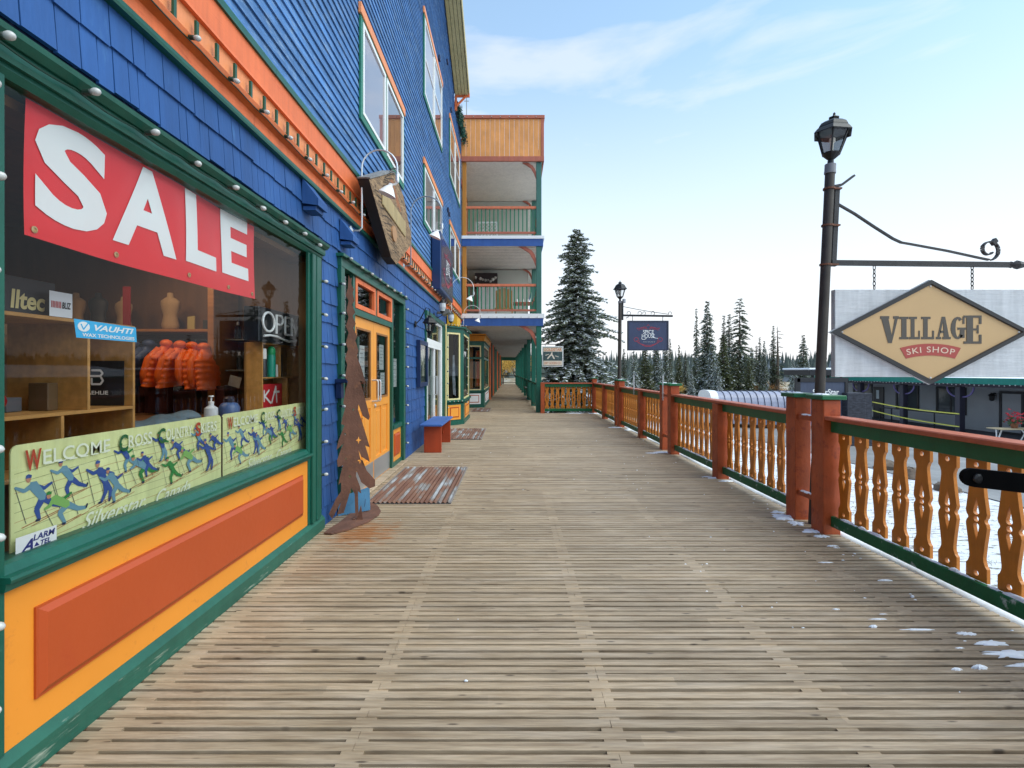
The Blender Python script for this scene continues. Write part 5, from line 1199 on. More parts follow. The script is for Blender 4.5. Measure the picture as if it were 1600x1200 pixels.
# canopy with snow behind it
cn = thing('canopy', 'dark flat canopy with snow on its roof left of the grey lodge', 'canopy', (28, 44, -2))
x0, z1 = Q(1244, 578, 44); x1, _ = Q(1302, 578, 44)
q_ = MB(); q_.box(x0, x1+.5, 42, 46, z1-.45, z1); q_.build('roof', BK, cn); q_ = MB(); q_.bbox(x0-.1, x1+.5, 41.9, 46.1, z1+.001, z1+.16, .05); q_.build('snow', SNOW, cn)
for x in (x0+.5, x0+1.8, x1-.3): q_ = MB(); q_.box(x, x+.15, 42.5, 42.65, -2.4, z1-.45); q_.build('post', BK, cn)
# covered conveyor tunnel
def SE(v, p): return math.copysign(abs(v)**p, v)
tn = thing('covered_tunnel', 'long low pale tunnel with dark ribs behind the railing', 'tunnel', (17, 34, -2))
x0 = Q(1112, 612, 34)[0]; x1 = Q(1275, 612, 34)[0]; zt_ = Q(1112, 611, 34)[1]; q_ = MB(); prof = [(34+1.3*SE(-math.cos(rad(a)), .45), -1.85+(zt_+1.85)*SE(math.sin(rad(a)), .7)) for a in range(0, 181, 12)]
q_.prism(prof, lambda u, v, d: (d, u, v), x0, x1); q_.build('shell', mat('tunnel_polycarbonate', (.33, .34, .44), .3, .1, 1.5), tn)
q_ = MB(); k = 0
while x0+k*.42 < x1:
    pts = [(x0+k*.42, 34+1.32*SE(-math.cos(rad(a)), .45), -1.85+(zt_+1.87)*SE(math.sin(rad(a)), .7)) for a in range(0, 121, 12)]; q_.tube(pts, .022, 4); k += 1
q_.tube([(x0, 34-1.32*math.cos(rad(35)), -1.85+(zt_+1.87)*math.sin(rad(35))), (x1, 34-1.32*math.cos(rad(35)), -1.85+(zt_+1.87)*math.sin(rad(35)))], .03, 4)
q_.build('rib', flat('rib_slate', (.07, .075, .11), .5), tn)
q_ = MB(); pts = [(34+1.36*SE(-math.cos(rad(a)), .45), -1.85+(zt_+1.92)*SE(math.sin(rad(a)), .7)) for a in range(0, 181, 12)]; q_.prism(pts, lambda u, v, d: (d, u, v), x0-.5, x0-.002); q_.build('end_hood', WHITE, tn)
q_ = MB(); q_.box(x0+2, x1, 32.5, 32.62, -1.9, -.95); q_.build('blue_skirt', mat('blue_tarp', (.10, .22, .38), .5), tn)
# rocks and a small pole
for i, (px, py, Y, s_) in enumerate(((1425, 735, 17.5, .55), (1480, 752, 15.5, .4), (1385, 725, 19, .5))):
    X_ = (px-800)*Y/800; q_ = MB(); rr = random.Random(40+i); r0 = .7*s_*1.3
    q_.sphere((X_, Y, gz(X_, Y)+.05), r0, 8, sc=(1, 1, .6)); q_.v = [(v[0]+rr.uniform(-.06, .06), v[1]+rr.uniform(-.06, .06), v[2]+rr.uniform(-.04, .04)) for v in q_.v]
    tag(q_.build('boulder', mat('brown_boulder', (.16, .12, .09), .85, .4, 4, .6, 10)), ('largest brown boulder in the snow seen between the nearest balusters', 'small brown boulder nearest the right edge of the snow field', 'middle-sized boulder beside the road behind the near posts')[i], 'rock', 'boulders in the snow')
# ================================================================== TREES
NEED = mat('conifer_needles', (.155, .18, .118), .8, .45, 3.5, 0)
NEEDY = mat('olive_conifer_needles', (.12, .135, .055), .75, .4, 3.5, 0)
BARK = mat('conifer_bark', (.10, .075, .055), .9, .3, 6, .5, 20, stretch=(4, 4, .6))
def conifer_mesh(h, r, seed, rows, per, tw, snow, bare=.06, power=.9, droop=.25, clump=.5, sparse=0.0, top_thin=1.0):
    """returns (needle MB with snow as material 1, trunk MB)"""
    g = random.Random(seed); cr = MB(); tk = MB()
    tk.tube([(0, 0, -.6), (0, 0, h*.25), (g.uniform(-.1, .1)*r*.3, 0, h*.6), (0, 0, h)], [h*.016+.05, h*.013+.03, h*.008+.02, .015], 7)
    for i in range(rows):
        t = (i+.5)/rows; z = h*(bare+(1-bare)*t)
        R0 = (r*((1-t)**power)*top_thin+.02*h*(1-t)+.05)*(1+.16*math.sin(t*19+seed)+.10*math.sin(t*43+seed*2)+g.uniform(-.10, .10))
        lobes = [g.uniform(.62, 1.22) for _ in range(5)]
        n = max(3, int(per*(1-t*.55))); tws = tw*(.5+.5*(1-t))
        for k in range(n):
            if g.random() < sparse: continue
            a = 2*math.pi*(k+g.uniform(-.4, .4))/n+i*1.3
            L_ = R0*g.uniform(.62, 1.1)*lobes[int((a % (2*math.pi))/(2*math.pi)*5) % 5]
            up0 = .35*(t-.35); dx, dy = math.cos(a), math.sin(a)
            zz = z+g.uniform(-.5, .5)*h/rows
            def pt(s): return Vector((dx*L_*s, dy*L_*s, zz+L_*(up0*s-droop*s*s+.16*max(0, s-.7))))
            if tw > .0 and L_ > .5 and g.random() < .35: tk.tube([pt(0), pt(.5), pt(.9)], [.02, .014, .005], 3, cap=False)
            m = max(2, int(L_/(tws*.42)))
            for j in range(m+1):
                s = .18+.82*j/m; c = pt(s); sn = snow*(.4+.9*s)
                wdt = tws*(1.15-.55*s)
                for sd in (-1, 1, 0, 0):
                    ln = wdt*g.uniform(.7, 1.5)
                    ang = a+(sd*g.uniform(.5, 1.15) if sd else g.uniform(-.4, .4))
                    ex, ey = math.cos(ang), math.sin(ang); dz = g.uniform(-.55, .12) if sd or j % 2 else g.uniform(-.1, .35)
                    tip = c+Vector((ex*ln, ey*ln, dz*ln)); sx = Vector((-ey, ex, g.uniform(-.3, .3)))*ln*g.uniform(.17, .3)
                    bq = c+(tip-c)*.45
                    q_ = [c, bq-sx, tip, bq+sx]
                    cr.add(q_, [(0, 1, 2, 3)], 1 if (g.random() < sn and dz > -.45) else 0)
                    if g.random() < .5:      # hanging needles below
                        q3 = [c, bq+Vector((0, 0, -ln*.35)), tip]; cr.add(q3, [(0, 1, 2)], 0)
    return cr, tk
def tree_thing(name, label, loc, crtk, mats_, group, sc=1, rz=0, cat='conifer tree'):
    t = thing(name, label, cat, (0, 0, 0), group); crtk[0].build('crown', mats_, t); crtk[1].build('trunk', BARK, t)
    t.location = loc; t.scale = (sc, sc, sc) if not isinstance(sc, tuple) else sc; t.rotation_euler = (0, 0, rz); return t
# the big snowy spruce by the terrace end
Ysp = 27.0; Xsp, _ = Q(901, 580, Ysp); top = Q(896, 358, Ysp)[1]
h_ = top+2.2
big = conifer_mesh(h_, 2.6, 3, 46, 29, .36, .60, bare=.03, power=.66, droop=.30, sparse=.05)
tree_thing('spruce_tree', 'large snowy spruce beside the balcony building, biggest tree in view', (Xsp, Ysp, -2.2), big, [NEED, SNOW], 'snow dusted conifers')
PR = {}
PR['A'] = conifer_mesh(10, 1.9, 11, 34, 13, .42, .34, bare=.04, power=.85, droop=.4)
PR['S'] = conifer_mesh(10, 2.2, 12, 30, 13, .45, .60, bare=.02, power=.8, droop=.45)
PR['B'] = conifer_mesh(10, .95, 13, 40, 9, .32, .28, bare=.04, power=.75, droop=.55, top_thin=.8)
PR['C'] = conifer_mesh(10, 1.35, 14, 34, 9, .36, .16, bare=.20, power=.5, droop=.45, sparse=.28)
PR['O'] = conifer_mesh(10, 1.9, 15, 30, 12, .45, .16, bare=.05, power=.8, droop=.35)
PR['D'] = conifer_mesh(10, .55, 16, 26, 5, .22, .02, bare=.25, power=.4, droop=.5, sparse=.5)
protos = {}
trees = [  # px, top y, half width px, Y, kind, base z, label
 (1088, 482, 9, 70, 'B', 'slender spire conifer rising just left of the tallest pair behind the railing'),
 (1105, 471, 25, 62, 'A', 'broad tall conifer with snowy lower boughs, left one of the two tallest'),
 (1131, 493, 12, 66, 'B', 'narrow conifer immediately right of the broad tall one'),
 (1139, 491, 15, 74, 'B', 'dark conifer between the narrow spire and the tall bare-trunked tree'),
 (1156, 467, 22, 64, 'C', 'tall conifer with visible bare trunk, right one of the two tallest'),
 (1112, 536, 19, 54, 'S', 'snow-laden young conifer in front of the broad tall one'),
 (1130, 522, 21, 58, 'O', 'olive green conifer standing in front of the narrow pair'),
 (1174, 543, 11, 68, 'O', 'small dark conifer just right of the tall bare-trunked tree'),
 (1182, 540, 10, 72, 'B', 'thin conifer second to the right of the tall bare-trunked tree'),
 (1187, 527, 9, 66, 'B', 'thin spire conifer, left of a close pair behind the tunnel'),
 (1194, 533, 11, 64, 'A', 'snow-flecked conifer, right of a close pair behind the tunnel'),
 (1208, 509, 10, 66, 'B', 'lone snowy spire conifer over the right half of the tunnel'),
 (1215, 510, 9, 65, 'D', 'nearly dead conifer with a pale bare trunk over the tunnel'),
 (1255, 524, 19, 60, 'A', 'full conifer standing left of the near lamp post'),
 (1239, 562, 11, 56, 'S', 'short snowy conifer at the foot of the tree left of the near lamp post'),
 (990, 548, 16, 46, 'S', 'snowy conifer directly behind the far lamp post sign, leftmost of its clump'),
 (1008, 536, 20, 50, 'O', 'olive conifer half hidden under the navy hanging sign'),
 (1025, 530, 17, 52, 'A', 'dark conifer behind the right half of the navy hanging sign'),
 (1040, 528, 13, 54, 'A', 'snow-flecked conifer at the right end of the clump below the navy sign'),
 (1047, 529, 8, 78, 'B', 'thin conifer peeking out right of the navy hanging sign'),
 (1061, 539, 9, 86, 'O', 'isolated small conifer on the slope between the navy sign and the tall trees'),
 (1071, 552, 9, 84, 'B', 'small far conifer just left of the tall group'),
 (1080, 575, 10, 52, 'S', 'low snow-covered conifer at the left foot of the tall group'),
 (1033, 560, 12, 47, 'S', 'low snowy conifer above the stake on the railing'),
 (1120, 560, 14, 51, 'S', 'low snowy conifer above the left end of the tunnel'),
 (1150, 560, 15, 60, 'O', 'low olive conifer at the foot of the tall bare-trunked tree'),
 (1170, 560, 12, 59, 'O', 'low olive conifer behind the middle of the tunnel'),
 (975, 545, 10, 60, 'B', 'narrow grey-green conifer just right of the far lamp post'),
]
wds = {'A': 1.9, 'S': 2.2, 'B': .95, 'C': 1.35, 'O': 1.9, 'D': .55}
gt = random.Random(17)
for px, ty, hw_, Y, kd, lab in trees:
    X_, zt3 = Q(px, ty, Y); zb3 = gz(X_, Y); h3 = zt3-zb3; w3 = hw_*Y/800
    sc = (w3/wds[kd], w3/wds[kd], h3/10)
    if kd not in protos:
        protos[kd] = tree_thing('conifer_tree', lab, (X_, Y, zb3), PR[kd], [NEEDY if kd == 'O' else NEED, SNOW], 'snow dusted conifers', sc, gt.uniform(0, 6))
    else: dup(protos[kd], (X_, Y, zb3), lab, gt.uniform(0, 6), sc)
# autumn trees at the far end of the walkway
AUT = mat('autumn_leaves', (.50, .30, .05), .7, .35, 2, 0)
def leaf_tree(name, label, loc, h, r, seed, m):
    g = random.Random(seed); t = thing(name, label, 'tree', (0, 0, 0)); tk = MB(); cr = MB()
    tk.tube([(0, 0, -.5), (0, 0, h*.4), (.1, 0, h*.7)], [.16, .11, .05], 7)
    tips = []
    for k in range(14):
        a = g.uniform(0, 6.28); z0 = h*g.uniform(.25, .6); e = Vector((math.cos(a)*r*g.uniform(.4, .9), math.sin(a)*r*g.uniform(.4, .9), z0+h*g.uniform(.12, .38))); tk.tube([(0, 0, z0), e], [.05, .012], 4, cap=False); tips.append(e)
    for k in range(2600):
        e = g.choice(tips); c = e+Vector((g.gauss(0, r*.25), g.gauss(0, r*.25), g.gauss(0, h*.09))); s = .09
        cr.add([c, c+Vector((g.uniform(-s, s), g.uniform(-s, s), s)), c+Vector((s, g.uniform(-s, s), g.uniform(-s, s)))], [(0, 1, 2)])
    cr.build('crown', m, t); tk.build('trunk', BARK, t); t.location = loc; return t
leaf_tree('autumn_tree', 'yellow autumn tree seen through the right of the walkway end', (.6, 70, gz(.6, 70)), 6, 2.2, 5, AUT)
leaf_tree('autumn_tree', 'yellow-brown autumn tree seen through the left of the walkway end', (-1.3, 74, gz(-1.3, 74)), 5.5, 2.0, 6, AUT)
leaf_tree('autumn_bush', 'low yellow bush on the slope left of the tall conifers', (24, 78, gz(24, 78)), 2.2, 1.8, 7, AUT)
leaf_tree('autumn_bush', 'rusty brown bush behind the right end of the tunnel', (33, 66, gz(33, 66)), 2.4, 2.2, 8, mat('rust_leaves', (.34, .16, .05), .7, .3))
# far wooded ridge, one mass
mb = MB(); g = random.Random(31)
def lowtree(mb, x, y, z, h, r):
    for lv in range(4):
        z0 = z+h*(.05+.22*lv); z1 = z0+h*.38 if lv < 3 else z+h; rr_ = r*(1-.23*lv); n = 7; vs = [(x, y, z1)]
        for k in range(n):
            a = 2*math.pi*k/n+lv; q_ = rr_*g.uniform(.6, 1.15); vs.append((x+q_*math.cos(a), y+q_*math.sin(a), z0-g.uniform(0, .08)*h))
        mb.add(vs, [(0, 1+k, 1+(k+1) % n) for k in range(n)], 1 if g.random() < .12 else 0)
for k in range(3800):
    y = g.uniform(150, 400); x = g.uniform(-.15, 1.1)*y
    if g.random() < .35 and x < y*.25: continue
    lowtree(mb, x, y, gz(x, y)-.3, g.uniform(5, 10.5), g.uniform(1.0, 1.9))
tag(mb.build('far_forest', [mat('distant_conifers', (.075, .095, .085), .9, .35, .08, 0), mat('distant_snowy_conifers', (.28, .31, .34), .9, .2, .1, 0)]), 'far conifer woods on the ridge behind the resort', 'forest', kind='stuff')
# grass tufts poking from the snow
mb = MB(); g = random.Random(77)
for k in range(2600):
    y = g.uniform(3.5, 42); x = g.uniform(3.6, 27)
    if 12 < x < 24.5 and y < 62: continue
    z = gz(x, y); 
    for j in range(4):
        dx, dy = g.uniform(-.10, .10), g.uniform(-.10, .10); c = (x+dx, y+dy, z-.01); hh = g.uniform(.02, .08); mb.add([c, (c[0]+.02, c[1]+.01, c[2]), (c[0]+g.uniform(-.06, .06), c[1]+g.uniform(-.06, .06), z+hh)], [(0, 1, 2)])
tag(mb.build('grass', mat('dead_grass', (.16, .14, .05), .9, .3, 5, 0)), 'thin dead grass poking through the snow beyond the railing', 'grass', kind='stuff')

# ================================================================== FIXTURES ON THE BLUE WALL
# carved wooden sign
ws = thing('carved_wooden_sign', 'irregular carved wooden shop sign with dark sides and snow on its top edge', 'sign', (-1.68, 6.8, 3.6))
SW = mat('carved_sign_wood', (.30, .19, .10), .75, .6, 2.0, 1.0, 12, stretch=(1, 1.2, 9), wear=(.05, .03, .018), wearamt=.50)
o = [(5.66, 3.62), (6.70, 2.99), (7.0, 2.96), (8.02, 3.48), (8.04, 3.62), (7.45, 4.05), (6.92, 4.16), (6.74, 4.11)]
mb = MB(); mb.prism(o, planeX(-1.58), -.002, 0); mb.build('face', SW, ws)
mb = MB(); mb.prism(o, planeX(-1.58), -.13, -.0022); mb.build('slab', flat('sign_black_side', (.012, .010, .012), .6), ws)
mb = MB(); pl = planeX(-1.58)
for k in range(13):
    a = 6.2+k*.103; mb.bbox(-1.5795, -1.563, a+.004, a+.099, 3.50-.004*k+.02, 3.72-.002*k, .006)
mb.build('relief_planks', mat('relief_tan_wood', (.38, .28, .13), .6, .15, 4), ws)
mb = MB(); d = [.001]
stroke(mb, [(6.42, 3.76), (6.75, 4.02), (7.25, 3.78)], .07, pl, d); stroke(mb, [(6.55, 3.78), (6.78, 3.92), (7.1, 3.78)], .04, pl, d); mb.build('relief_roof', mat('relief_rust_wood', (.30, .11, .035), .6), ws)
mb = MB(); mb.prism(ell(6.82, 3.33, .13, .10), pl, .0005, .02); mb.build('relief_oval', mat('relief_peach', (.42, .22, .10), .6), ws)
mb = MB()
for k in range(22):
    z = 3.1+k*.05; y0_ = 5.75+max(0, (3.62-z)*1.7)+.05*k*.6 if z > 3.62 else 5.75+(3.62-z)*1.72; y0_ = max(y0_, 5.72+(z-3.62)*1.7 if z > 3.62 else y0_)
    pts = [(y0_+.1+j*.12, z+.02*math.sin(j*.8+k)+.01*k*math.sin(j*.3)) for j in range(5)]; dd = [.0006+k*.0005]
    stroke(mb, pts, .010, pl, dd)
mb.build('carved_grain', flat('carve_dark', (.03, .02, .014), .8), ws)
mb = MB(); mb.prism([(5.67, 3.63), (6.74, 4.115), (6.92, 4.165), (6.915, 4.185), (6.73, 4.14), (5.65, 3.642)], planeX(-1.58), -.135, .008); mb.build('snow', mat('old_snow', (.22, .22, .22), .7, .2, 8, .3), ws)
mb = MB(); mb.box(WX, -1.712, 6.3, 6.36, 3.6, 3.66); mb.box(WX, -1.712, 7.3, 7.36, 3.6, 3.66); mb.build('wall_bracket', BLACKM, ws)
# gooseneck lamps
def goose(label, ymount, zmount, ztop, ext, zhead, shade_off, m=SILV, shade_c=WHITE, rr_=.0105, dark=False, arm_y=None):
    t = thing('gooseneck_lamp', label, 'lamp', (WX, ymount, zmount), 'gooseneck sign lamps on the blue wall'); x0 = WX+.15; r_ = ext/2
    pts = [(WX+.03, ymount, zmount), (x0-.03, ymount, zmount), (x0, ymount, zmount+.03)]
    pts += [(x0, ymount, ztop-r_)]+[(x0+r_-r_*math.cos(rad(a)), ymount, ztop-r_+r_*math.sin(rad(a))) for a in range(15, 181, 15)]+[(x0+ext, ymount, zhead+.12)]
    mb = MB(); mb.tube(pts, rr_, 8); smooth_angle(mb.build('pipe', m, t))
    mb = MB(); mb.lathe([(.055, 0), (.055, .012), (.02, .03)], (WX+.02, ymount, zmount), 14, (1, 0, 0)); mb.build('wall_plate', SILV, t)
    e = Vector((x0+ext, ymount, zhead+.12)); d_ = Vector((-.55, 0, -.55)).normalized(); d_ = Vector((-.35, 0, -.9)).normalized()
    mb = MB(); mb.lathe([(.018, 0), (.022, .02), (.022, .09), (.012, .10)], e-Vector((0, 0, .10)), 10); mb.build('socket', SILV, t)
    s0 = e-Vector((0, 0, .10)); mb = MB(); mb.tube([s0, s0+Vector((-.03, 0, -.02)), s0+Vector((-.07, 0, -.02))], .012, 6)
    mb.lathe([(.022, 0), (.028, .03), (.045, .045), (.10, .13), (.104, .135), (.10, .136), (.001, .08)], s0+Vector((-.07, 0, -.01)), 16, d_); smooth_angle(mb.build('shade', shade_c, t)); return t
goose('silver gooseneck lamp arching over the near end of the carved wooden sign', 5.76, 3.08, 3.99, .40, 3.60, 0)
goose('dark-armed gooseneck lamp beyond the carved wooden sign', 8.55, 3.26, 4.42, .52, 3.85, 0, m=flat('aged_pipe', (.25, .28, .32), .4, .5))
goose('white gooseneck lamp just beyond the far end of the navy box sign', 14.3, 3.12, 4.12, .62, 3.60, 0, m=WHITE, rr_=.008)
goose('white gooseneck lamp at the far corner of the blue wall', 17.9, 3.1, 3.80, .60, 3.35, 0, m=WHITE, rr_=.007)
# navy box sign
ns = thing('wall_box_sign', 'deep navy box sign with white lettering mounted flat on the blue wall', 'sign', (-1.7, 12.6, 4))
mb = MB(); mb.bbox(WX+.03, -1.60, 11.5, 13.86, 3.34, 4.66, .015); mb.build('box', mat('navy_box_metal', (.010, .035, .12), .3, .1, 2), ns)
mb = MB(); bbx(mb, planeX(-1.60), 11.58, 13.78, 3.42, 4.58, .0005, .006); mb.build('face', mat('plum_navy_face', (.045, .040, .085), .12, .2, 1), ns)
spice(ns, planeX(-1.593), 11.6, 3.44, 2.16, 1.10)
# lanterns
def wall_lantern(label, y, z, s, out, glassy=None):
    t = thing('wall_lantern', label, 'wall lamp', (WX, y, z), 'lanterns on the blue wall')
    mb = MB(); mb.lathe([(.05*s/.6, 0), (.05*s/.6, .02), (.015, .03)], (WX+.02, y, z+.30*s), 10, (1, 0, 0))
    mb.tube([(WX+.03, y, z+.30*s), (WX+.03+out*.3, y, z+.42*s), (WX+.02+out*.7, y, z+.72*s), (WX+out, y, z+.68*s), (WX+out, y, z+.56*s)], .010, 6); mb.build('arm', BLACKM, t)
    lantern(t, (WX+out, y, z), (0, 0, 1), s); return t
wall_lantern('black wall lantern nearest the camera, above the bench', 9.60, 2.16, .74, .30)
def small_lantern(label, y, z, out, glassm_):
    t = thing('wall_lantern', label, 'wall lamp', (WX, y, z), 'lanterns on the blue wall')
    mb = MB(); mb.tube([(WX+.02, y, z-.05), (WX+out*.5, y, z-.12), (WX+out, y, z-.06), (WX+out, y, z)], .010, 6); mb.lathe([(.05, 0), (.05, .02), (.01, .03)], (WX+.02, y, z-.05), 10, (1, 0, 0)); mb.build('arm', BLACKM, t)
    mb = MB(); mb.lathe([(.03, 0), (.06, .03), (.06, .035)], (WX+out, y, z), 10); mb.lathe([(.085, .22), (.08, .24), (.03, .30), (.01, .32), (.012, .35)], (WX+out, y, z), 10); mb.build('cap', BLACKM, t)
    mb = MB(); mb.lathe([(.058, .035), (.082, .13), (.078, .22)], (WX+out, y, z), 12); mb.build('globe', glassm_, t); return t
FG = flat('frosted_globe', (.48, .50, .52), .12)
small_lantern('white-globed wall lantern mounted left of the floodlight above the white door', 11.9, 2.86, .22, FG)
small_lantern('black and white wall lantern mounted right of the floodlight above the white door', 13.75, 2.80, .20, FG)
mb = MB(); mb.obox((WX+.24, 12.5, 2.93), (.09, 0, .03), (0, .16, 0), (-.015, 0, .045)); mb.box(WX+.02, WX+.16, 12.45, 12.55, 2.90, 2.95); tag(mb.build('floodlight', flat('floodlight_grey', (.16, .15, .14), .4)), 'grey box floodlight tilted over the white aluminium door', 'floodlight')
# menu case
mc = thing('menu_case', 'tall dark blue glazed menu case on the wall between the doors', 'display case', (WX, 10.2, 1.6))
mb = MB(); f = planeX(WX+.02); frame_prism(mb, [(9.76, 1.20), (10.68, 1.20), (10.68, 2.10), (9.76, 2.10)], [(9.83, 1.28), (10.61, 1.28), (10.61, 2.02), (9.83, 2.02)], f, 0, .07); mb.build('frame', NAVY, mc)
mb = MB(); bbx(mb, f, 9.83, 10.61, 1.28, 2.02, .001, .01); mb.build('back', mat('case_backing', (.10, .13, .12), .5, .5, 6), mc)
mb = MB(); bbx(mb, f, 9.92, 10.28, 1.62, 1.92, .0105, .013); bbx(mb, f, 10.32, 10.54, 1.40, 1.95, .0105, .013); mb.build('menu_sheet', flat('paper_cream', (.68, .66, .52), .6), mc)
mb = MB(); mb.add([f(9.83, 1.28, .05), f(10.61, 1.28, .05), f(10.61, 2.02, .05), f(9.83, 2.02, .05)], [(0, 1, 2, 3)]); mb.build('pane', GLASSD, mc)
# notices on the yellow door glass
PAPER = flat('paper_white', (.78, .78, .77), .6)
for (y0_, y1_, z0_, z1_, lab) in ((6.26, 6.50, 1.42, 1.82, 'white paper notice taped inside the left yellow door leaf glass'), (7.22, 7.46, 1.52, 1.88, 'upper white notice in the right yellow door leaf glass'), (7.28, 7.52, 1.17, 1.48, 'lower white notice in the right yellow door leaf glass'), (7.95, 8.3, 1.25, 1.7, 'pale poster in the narrow side light right of the yellow doors')):
    t = thing('notice', lab, 'notice', (F-.05, y0_, z0_), 'paper notices in the yellow doorway glass')
    mb = MB(); mb.box(F-.053, F-.0515, y0_, y1_, z0_, z1_); mb.build('sheet', PAPER, t)
    mb = MB(); n = 6
    for k in range(n): mb.box(F-.0513, F-.051, y0_+.03, y1_-.03-(.05 if k % 2 else 0), z1_-.05-k*(z1_-z0_-.08)/n, z1_-.042-k*(z1_-z0_-.08)/n)
    mb.build('print_lines', flat('print_grey', (.25, .25, .27), .6), t)
# plastic sheeting behind the left door
t = MB(); g = random.Random(6)
for k in range(26):
    y = 6.13+g.random()*.5; z = 1.2+g.random()*.75; t.add([(F-.12, y, z), (F-.10, y+g.uniform(-.1, .1), z+g.uniform(.05, .25)), (F-.13, y+g.uniform(.0, .05), z+g.uniform(0, .1))], [(0, 1, 2)])
tag(t.build('plastic_sheeting', glassm('plastic_film', (.55, .58, .62), 3.0, .2)), 'crumpled clear plastic sheeting behind the left yellow door glass', 'plastic sheet')
# small dark box fixed left of the doors
t = MB(); t.bbox(F+.0, F+.13, 5.26, 5.38, 1.38, 1.42, .004); t.bbox(F, F+.06, 5.28, 5.36, 1.22, 1.38, .004); tag(t.build('key_box', NAVY), 'small dark blue shelf box fixed to the wall left of the rusted steel tree', 'box')

# ================================================================== BENCH, STEEL TREE, MATS
bn = thing('bench', 'small bench with red board legs and a blue seat against the wall', 'bench', (-1.47, 10.1, 0))
mb = MB(); mb.bbox(-1.68, -1.27, 9.28, 10.98, .495, .535, .008); mb.build('seat', mat('bench_blue_seat', (.045, .12, .36), .5, .12, 3, .1), bn)
BR = mat('bench_red', (.42, .055, .014), .5, .12, 3)
for y in (9.42, 10.78): mb = MB(); mb.bbox(-1.62, -1.30, y, y+.045, 0, .4945, .004); mb.build('leg', BR, bn)
mb = MB(); mb.bar((-1.47, 9.475, .20), (-1.47, 9.75, .485), .05, .03); mb.bar((-1.47, 10.77, .20), (-1.47, 10.5, .485), .05, .03); mb.build('brace', BR, bn)

st_ = thing('steel_tree', 'rusted flat steel cut-out of an evergreen tree with star holes on a curved foot', 'sculpture', (-1.55, 5.15, 0))
# outline from the photograph at Y = 5.1
px_out = [(545, 430), (547, 436), (550, 434), (549, 444), (553, 452), (551, 458), (554, 470), (550, 476), (555, 488), (551, 494), (556, 506), (552, 512), (558, 526), (555, 532), (560, 548), (557, 556), (564, 574), (571, 600), (562, 594), (567, 612), (577, 652), (575, 657), (566, 650), (560, 632), (559, 640), (566, 662), (573, 686), (577, 700), (570, 697), (575, 714), (577, 723), (564, 714), (560, 704), (563, 720), (572, 736), (585, 752), (585, 762), (576, 765), (564, 754), (557, 736), (556, 744), (562, 760), (564, 772), (559, 768), (560, 806), (555, 806), (554, 772), (549, 762), (545, 776), (538, 800), (528, 802), (535, 780), (521, 808), (516, 800), (526, 778), (534, 766), (534, 752), (530, 756), (533, 740), (537, 726), (529, 728), (528, 718), (534, 700), (538, 692), (527, 702), (530, 688), (536, 672), (539, 664), (534, 662), (537, 648), (541, 634), (537, 630), (541, 608), (544, 596), (540, 590), (543, 570), (540, 560), (544, 546), (541, 536), (545, 520), (541, 510), (545, 496), (542, 486), (545, 470), (541, 462), (544, 450)]
Yt = 5.1; ol = [Q(x, y, Yt) for x, y in px_out]
def star(px, py, s): 
    X_, Z_ = Q(px, py, Yt); return [(X_+s*(1 if k % 2 == 0 else .35)*math.sin(2*math.pi*k/8), Z_+1.35*s*(1 if k % 2 == 0 else .35)*math.cos(2*math.pi*k/8)) for k in range(8)]
holes = [star(560, 688, .028), star(562, 720, .026), star(547, 744, .020), star(541, 716, .012), star(540, 677, .014), star(565, 655, .014), star(552, 640, .012)]
v, f = curve_data([ol]+holes, .003)
mb = MB(); mb.add([(x, Yt-z, y) for x, y, z in v], f); 
c0 = Vector((Q(553, 600, Yt)[0], Yt, 0)); a_ = rad(18)
mb.v = [(c0.x+(x-c0.x)*math.cos(a_)-(y-Yt)*math.sin(a_), c0.y+(x-c0.x)*math.sin(a_)+(y-Yt)*math.cos(a_), z) for x, y, z in mb.v]
mb.build('cutout', RUST, st_)
mb = MB(); base = []
for (x, y) in ((506, 835), (518, 836), (545, 829), (575, 817), (592, 806), (595, 800), (590, 792), (580, 787), (566, 786), (556, 790), (545, 806), (528, 820), (513, 829)):
    Y = 1200/(y-580); base.append(((x-800)*Y/800, Y))
mb.prism(base[::-1], lambda u, v, d: (u, v, d), .004, .016); mb.build('foot', RUST, st_)
mb = MB(); mb.prism([(Q(556, 790, Yt)[0], .016), (Q(566, 790, Yt)[0], .016), (Q(563, 790, Yt)[0], .16)], planeY(Yt+.02), -.006, 0); mb.bar((c0.x, Yt, .02), (c0.x-.02, Yt+.16, .02), .02, .02); mb.build('gusset', RUST, st_)
# blue board leaning behind it
lb = thing('leaning_board', 'small sky-blue board with dark curly marks leaning behind the steel tree', 'board', (-1.68, 5.3, 0))
P0, P1, P2, P3 = Vector((-1.80, 5.30, .0)), Vector((-1.50, 5.42, .03)), Vector((-1.53, 5.50, .26)), Vector((-1.83, 5.38, .17))
fnb = lambda u, v, d: tuple(P0+(P1-P0)*u+(P3-P0)*v*(1-u)+(P2-P1)*v*u+Vector((.3, -1, .3)).normalized()*d)
mb = MB(); bbx(mb, fnb, 0, 1, 0, 1, -.012, 0); mb.build('board', mat('sky_blue_board', (.05, .17, .30), .6, .3, 4), lb)
mb = MB(); d = [.001]
for k in range(7): stroke(mb, [(.10+k*.12+.03*math.sin(a), .2+.6*a/3.14) for a in (0, .8, 1.6, 2.4, 3.1)], .02, fnb, d)
mb.build('curly_marks', flat('navy_ink', (.01, .03, .08), .6), lb)
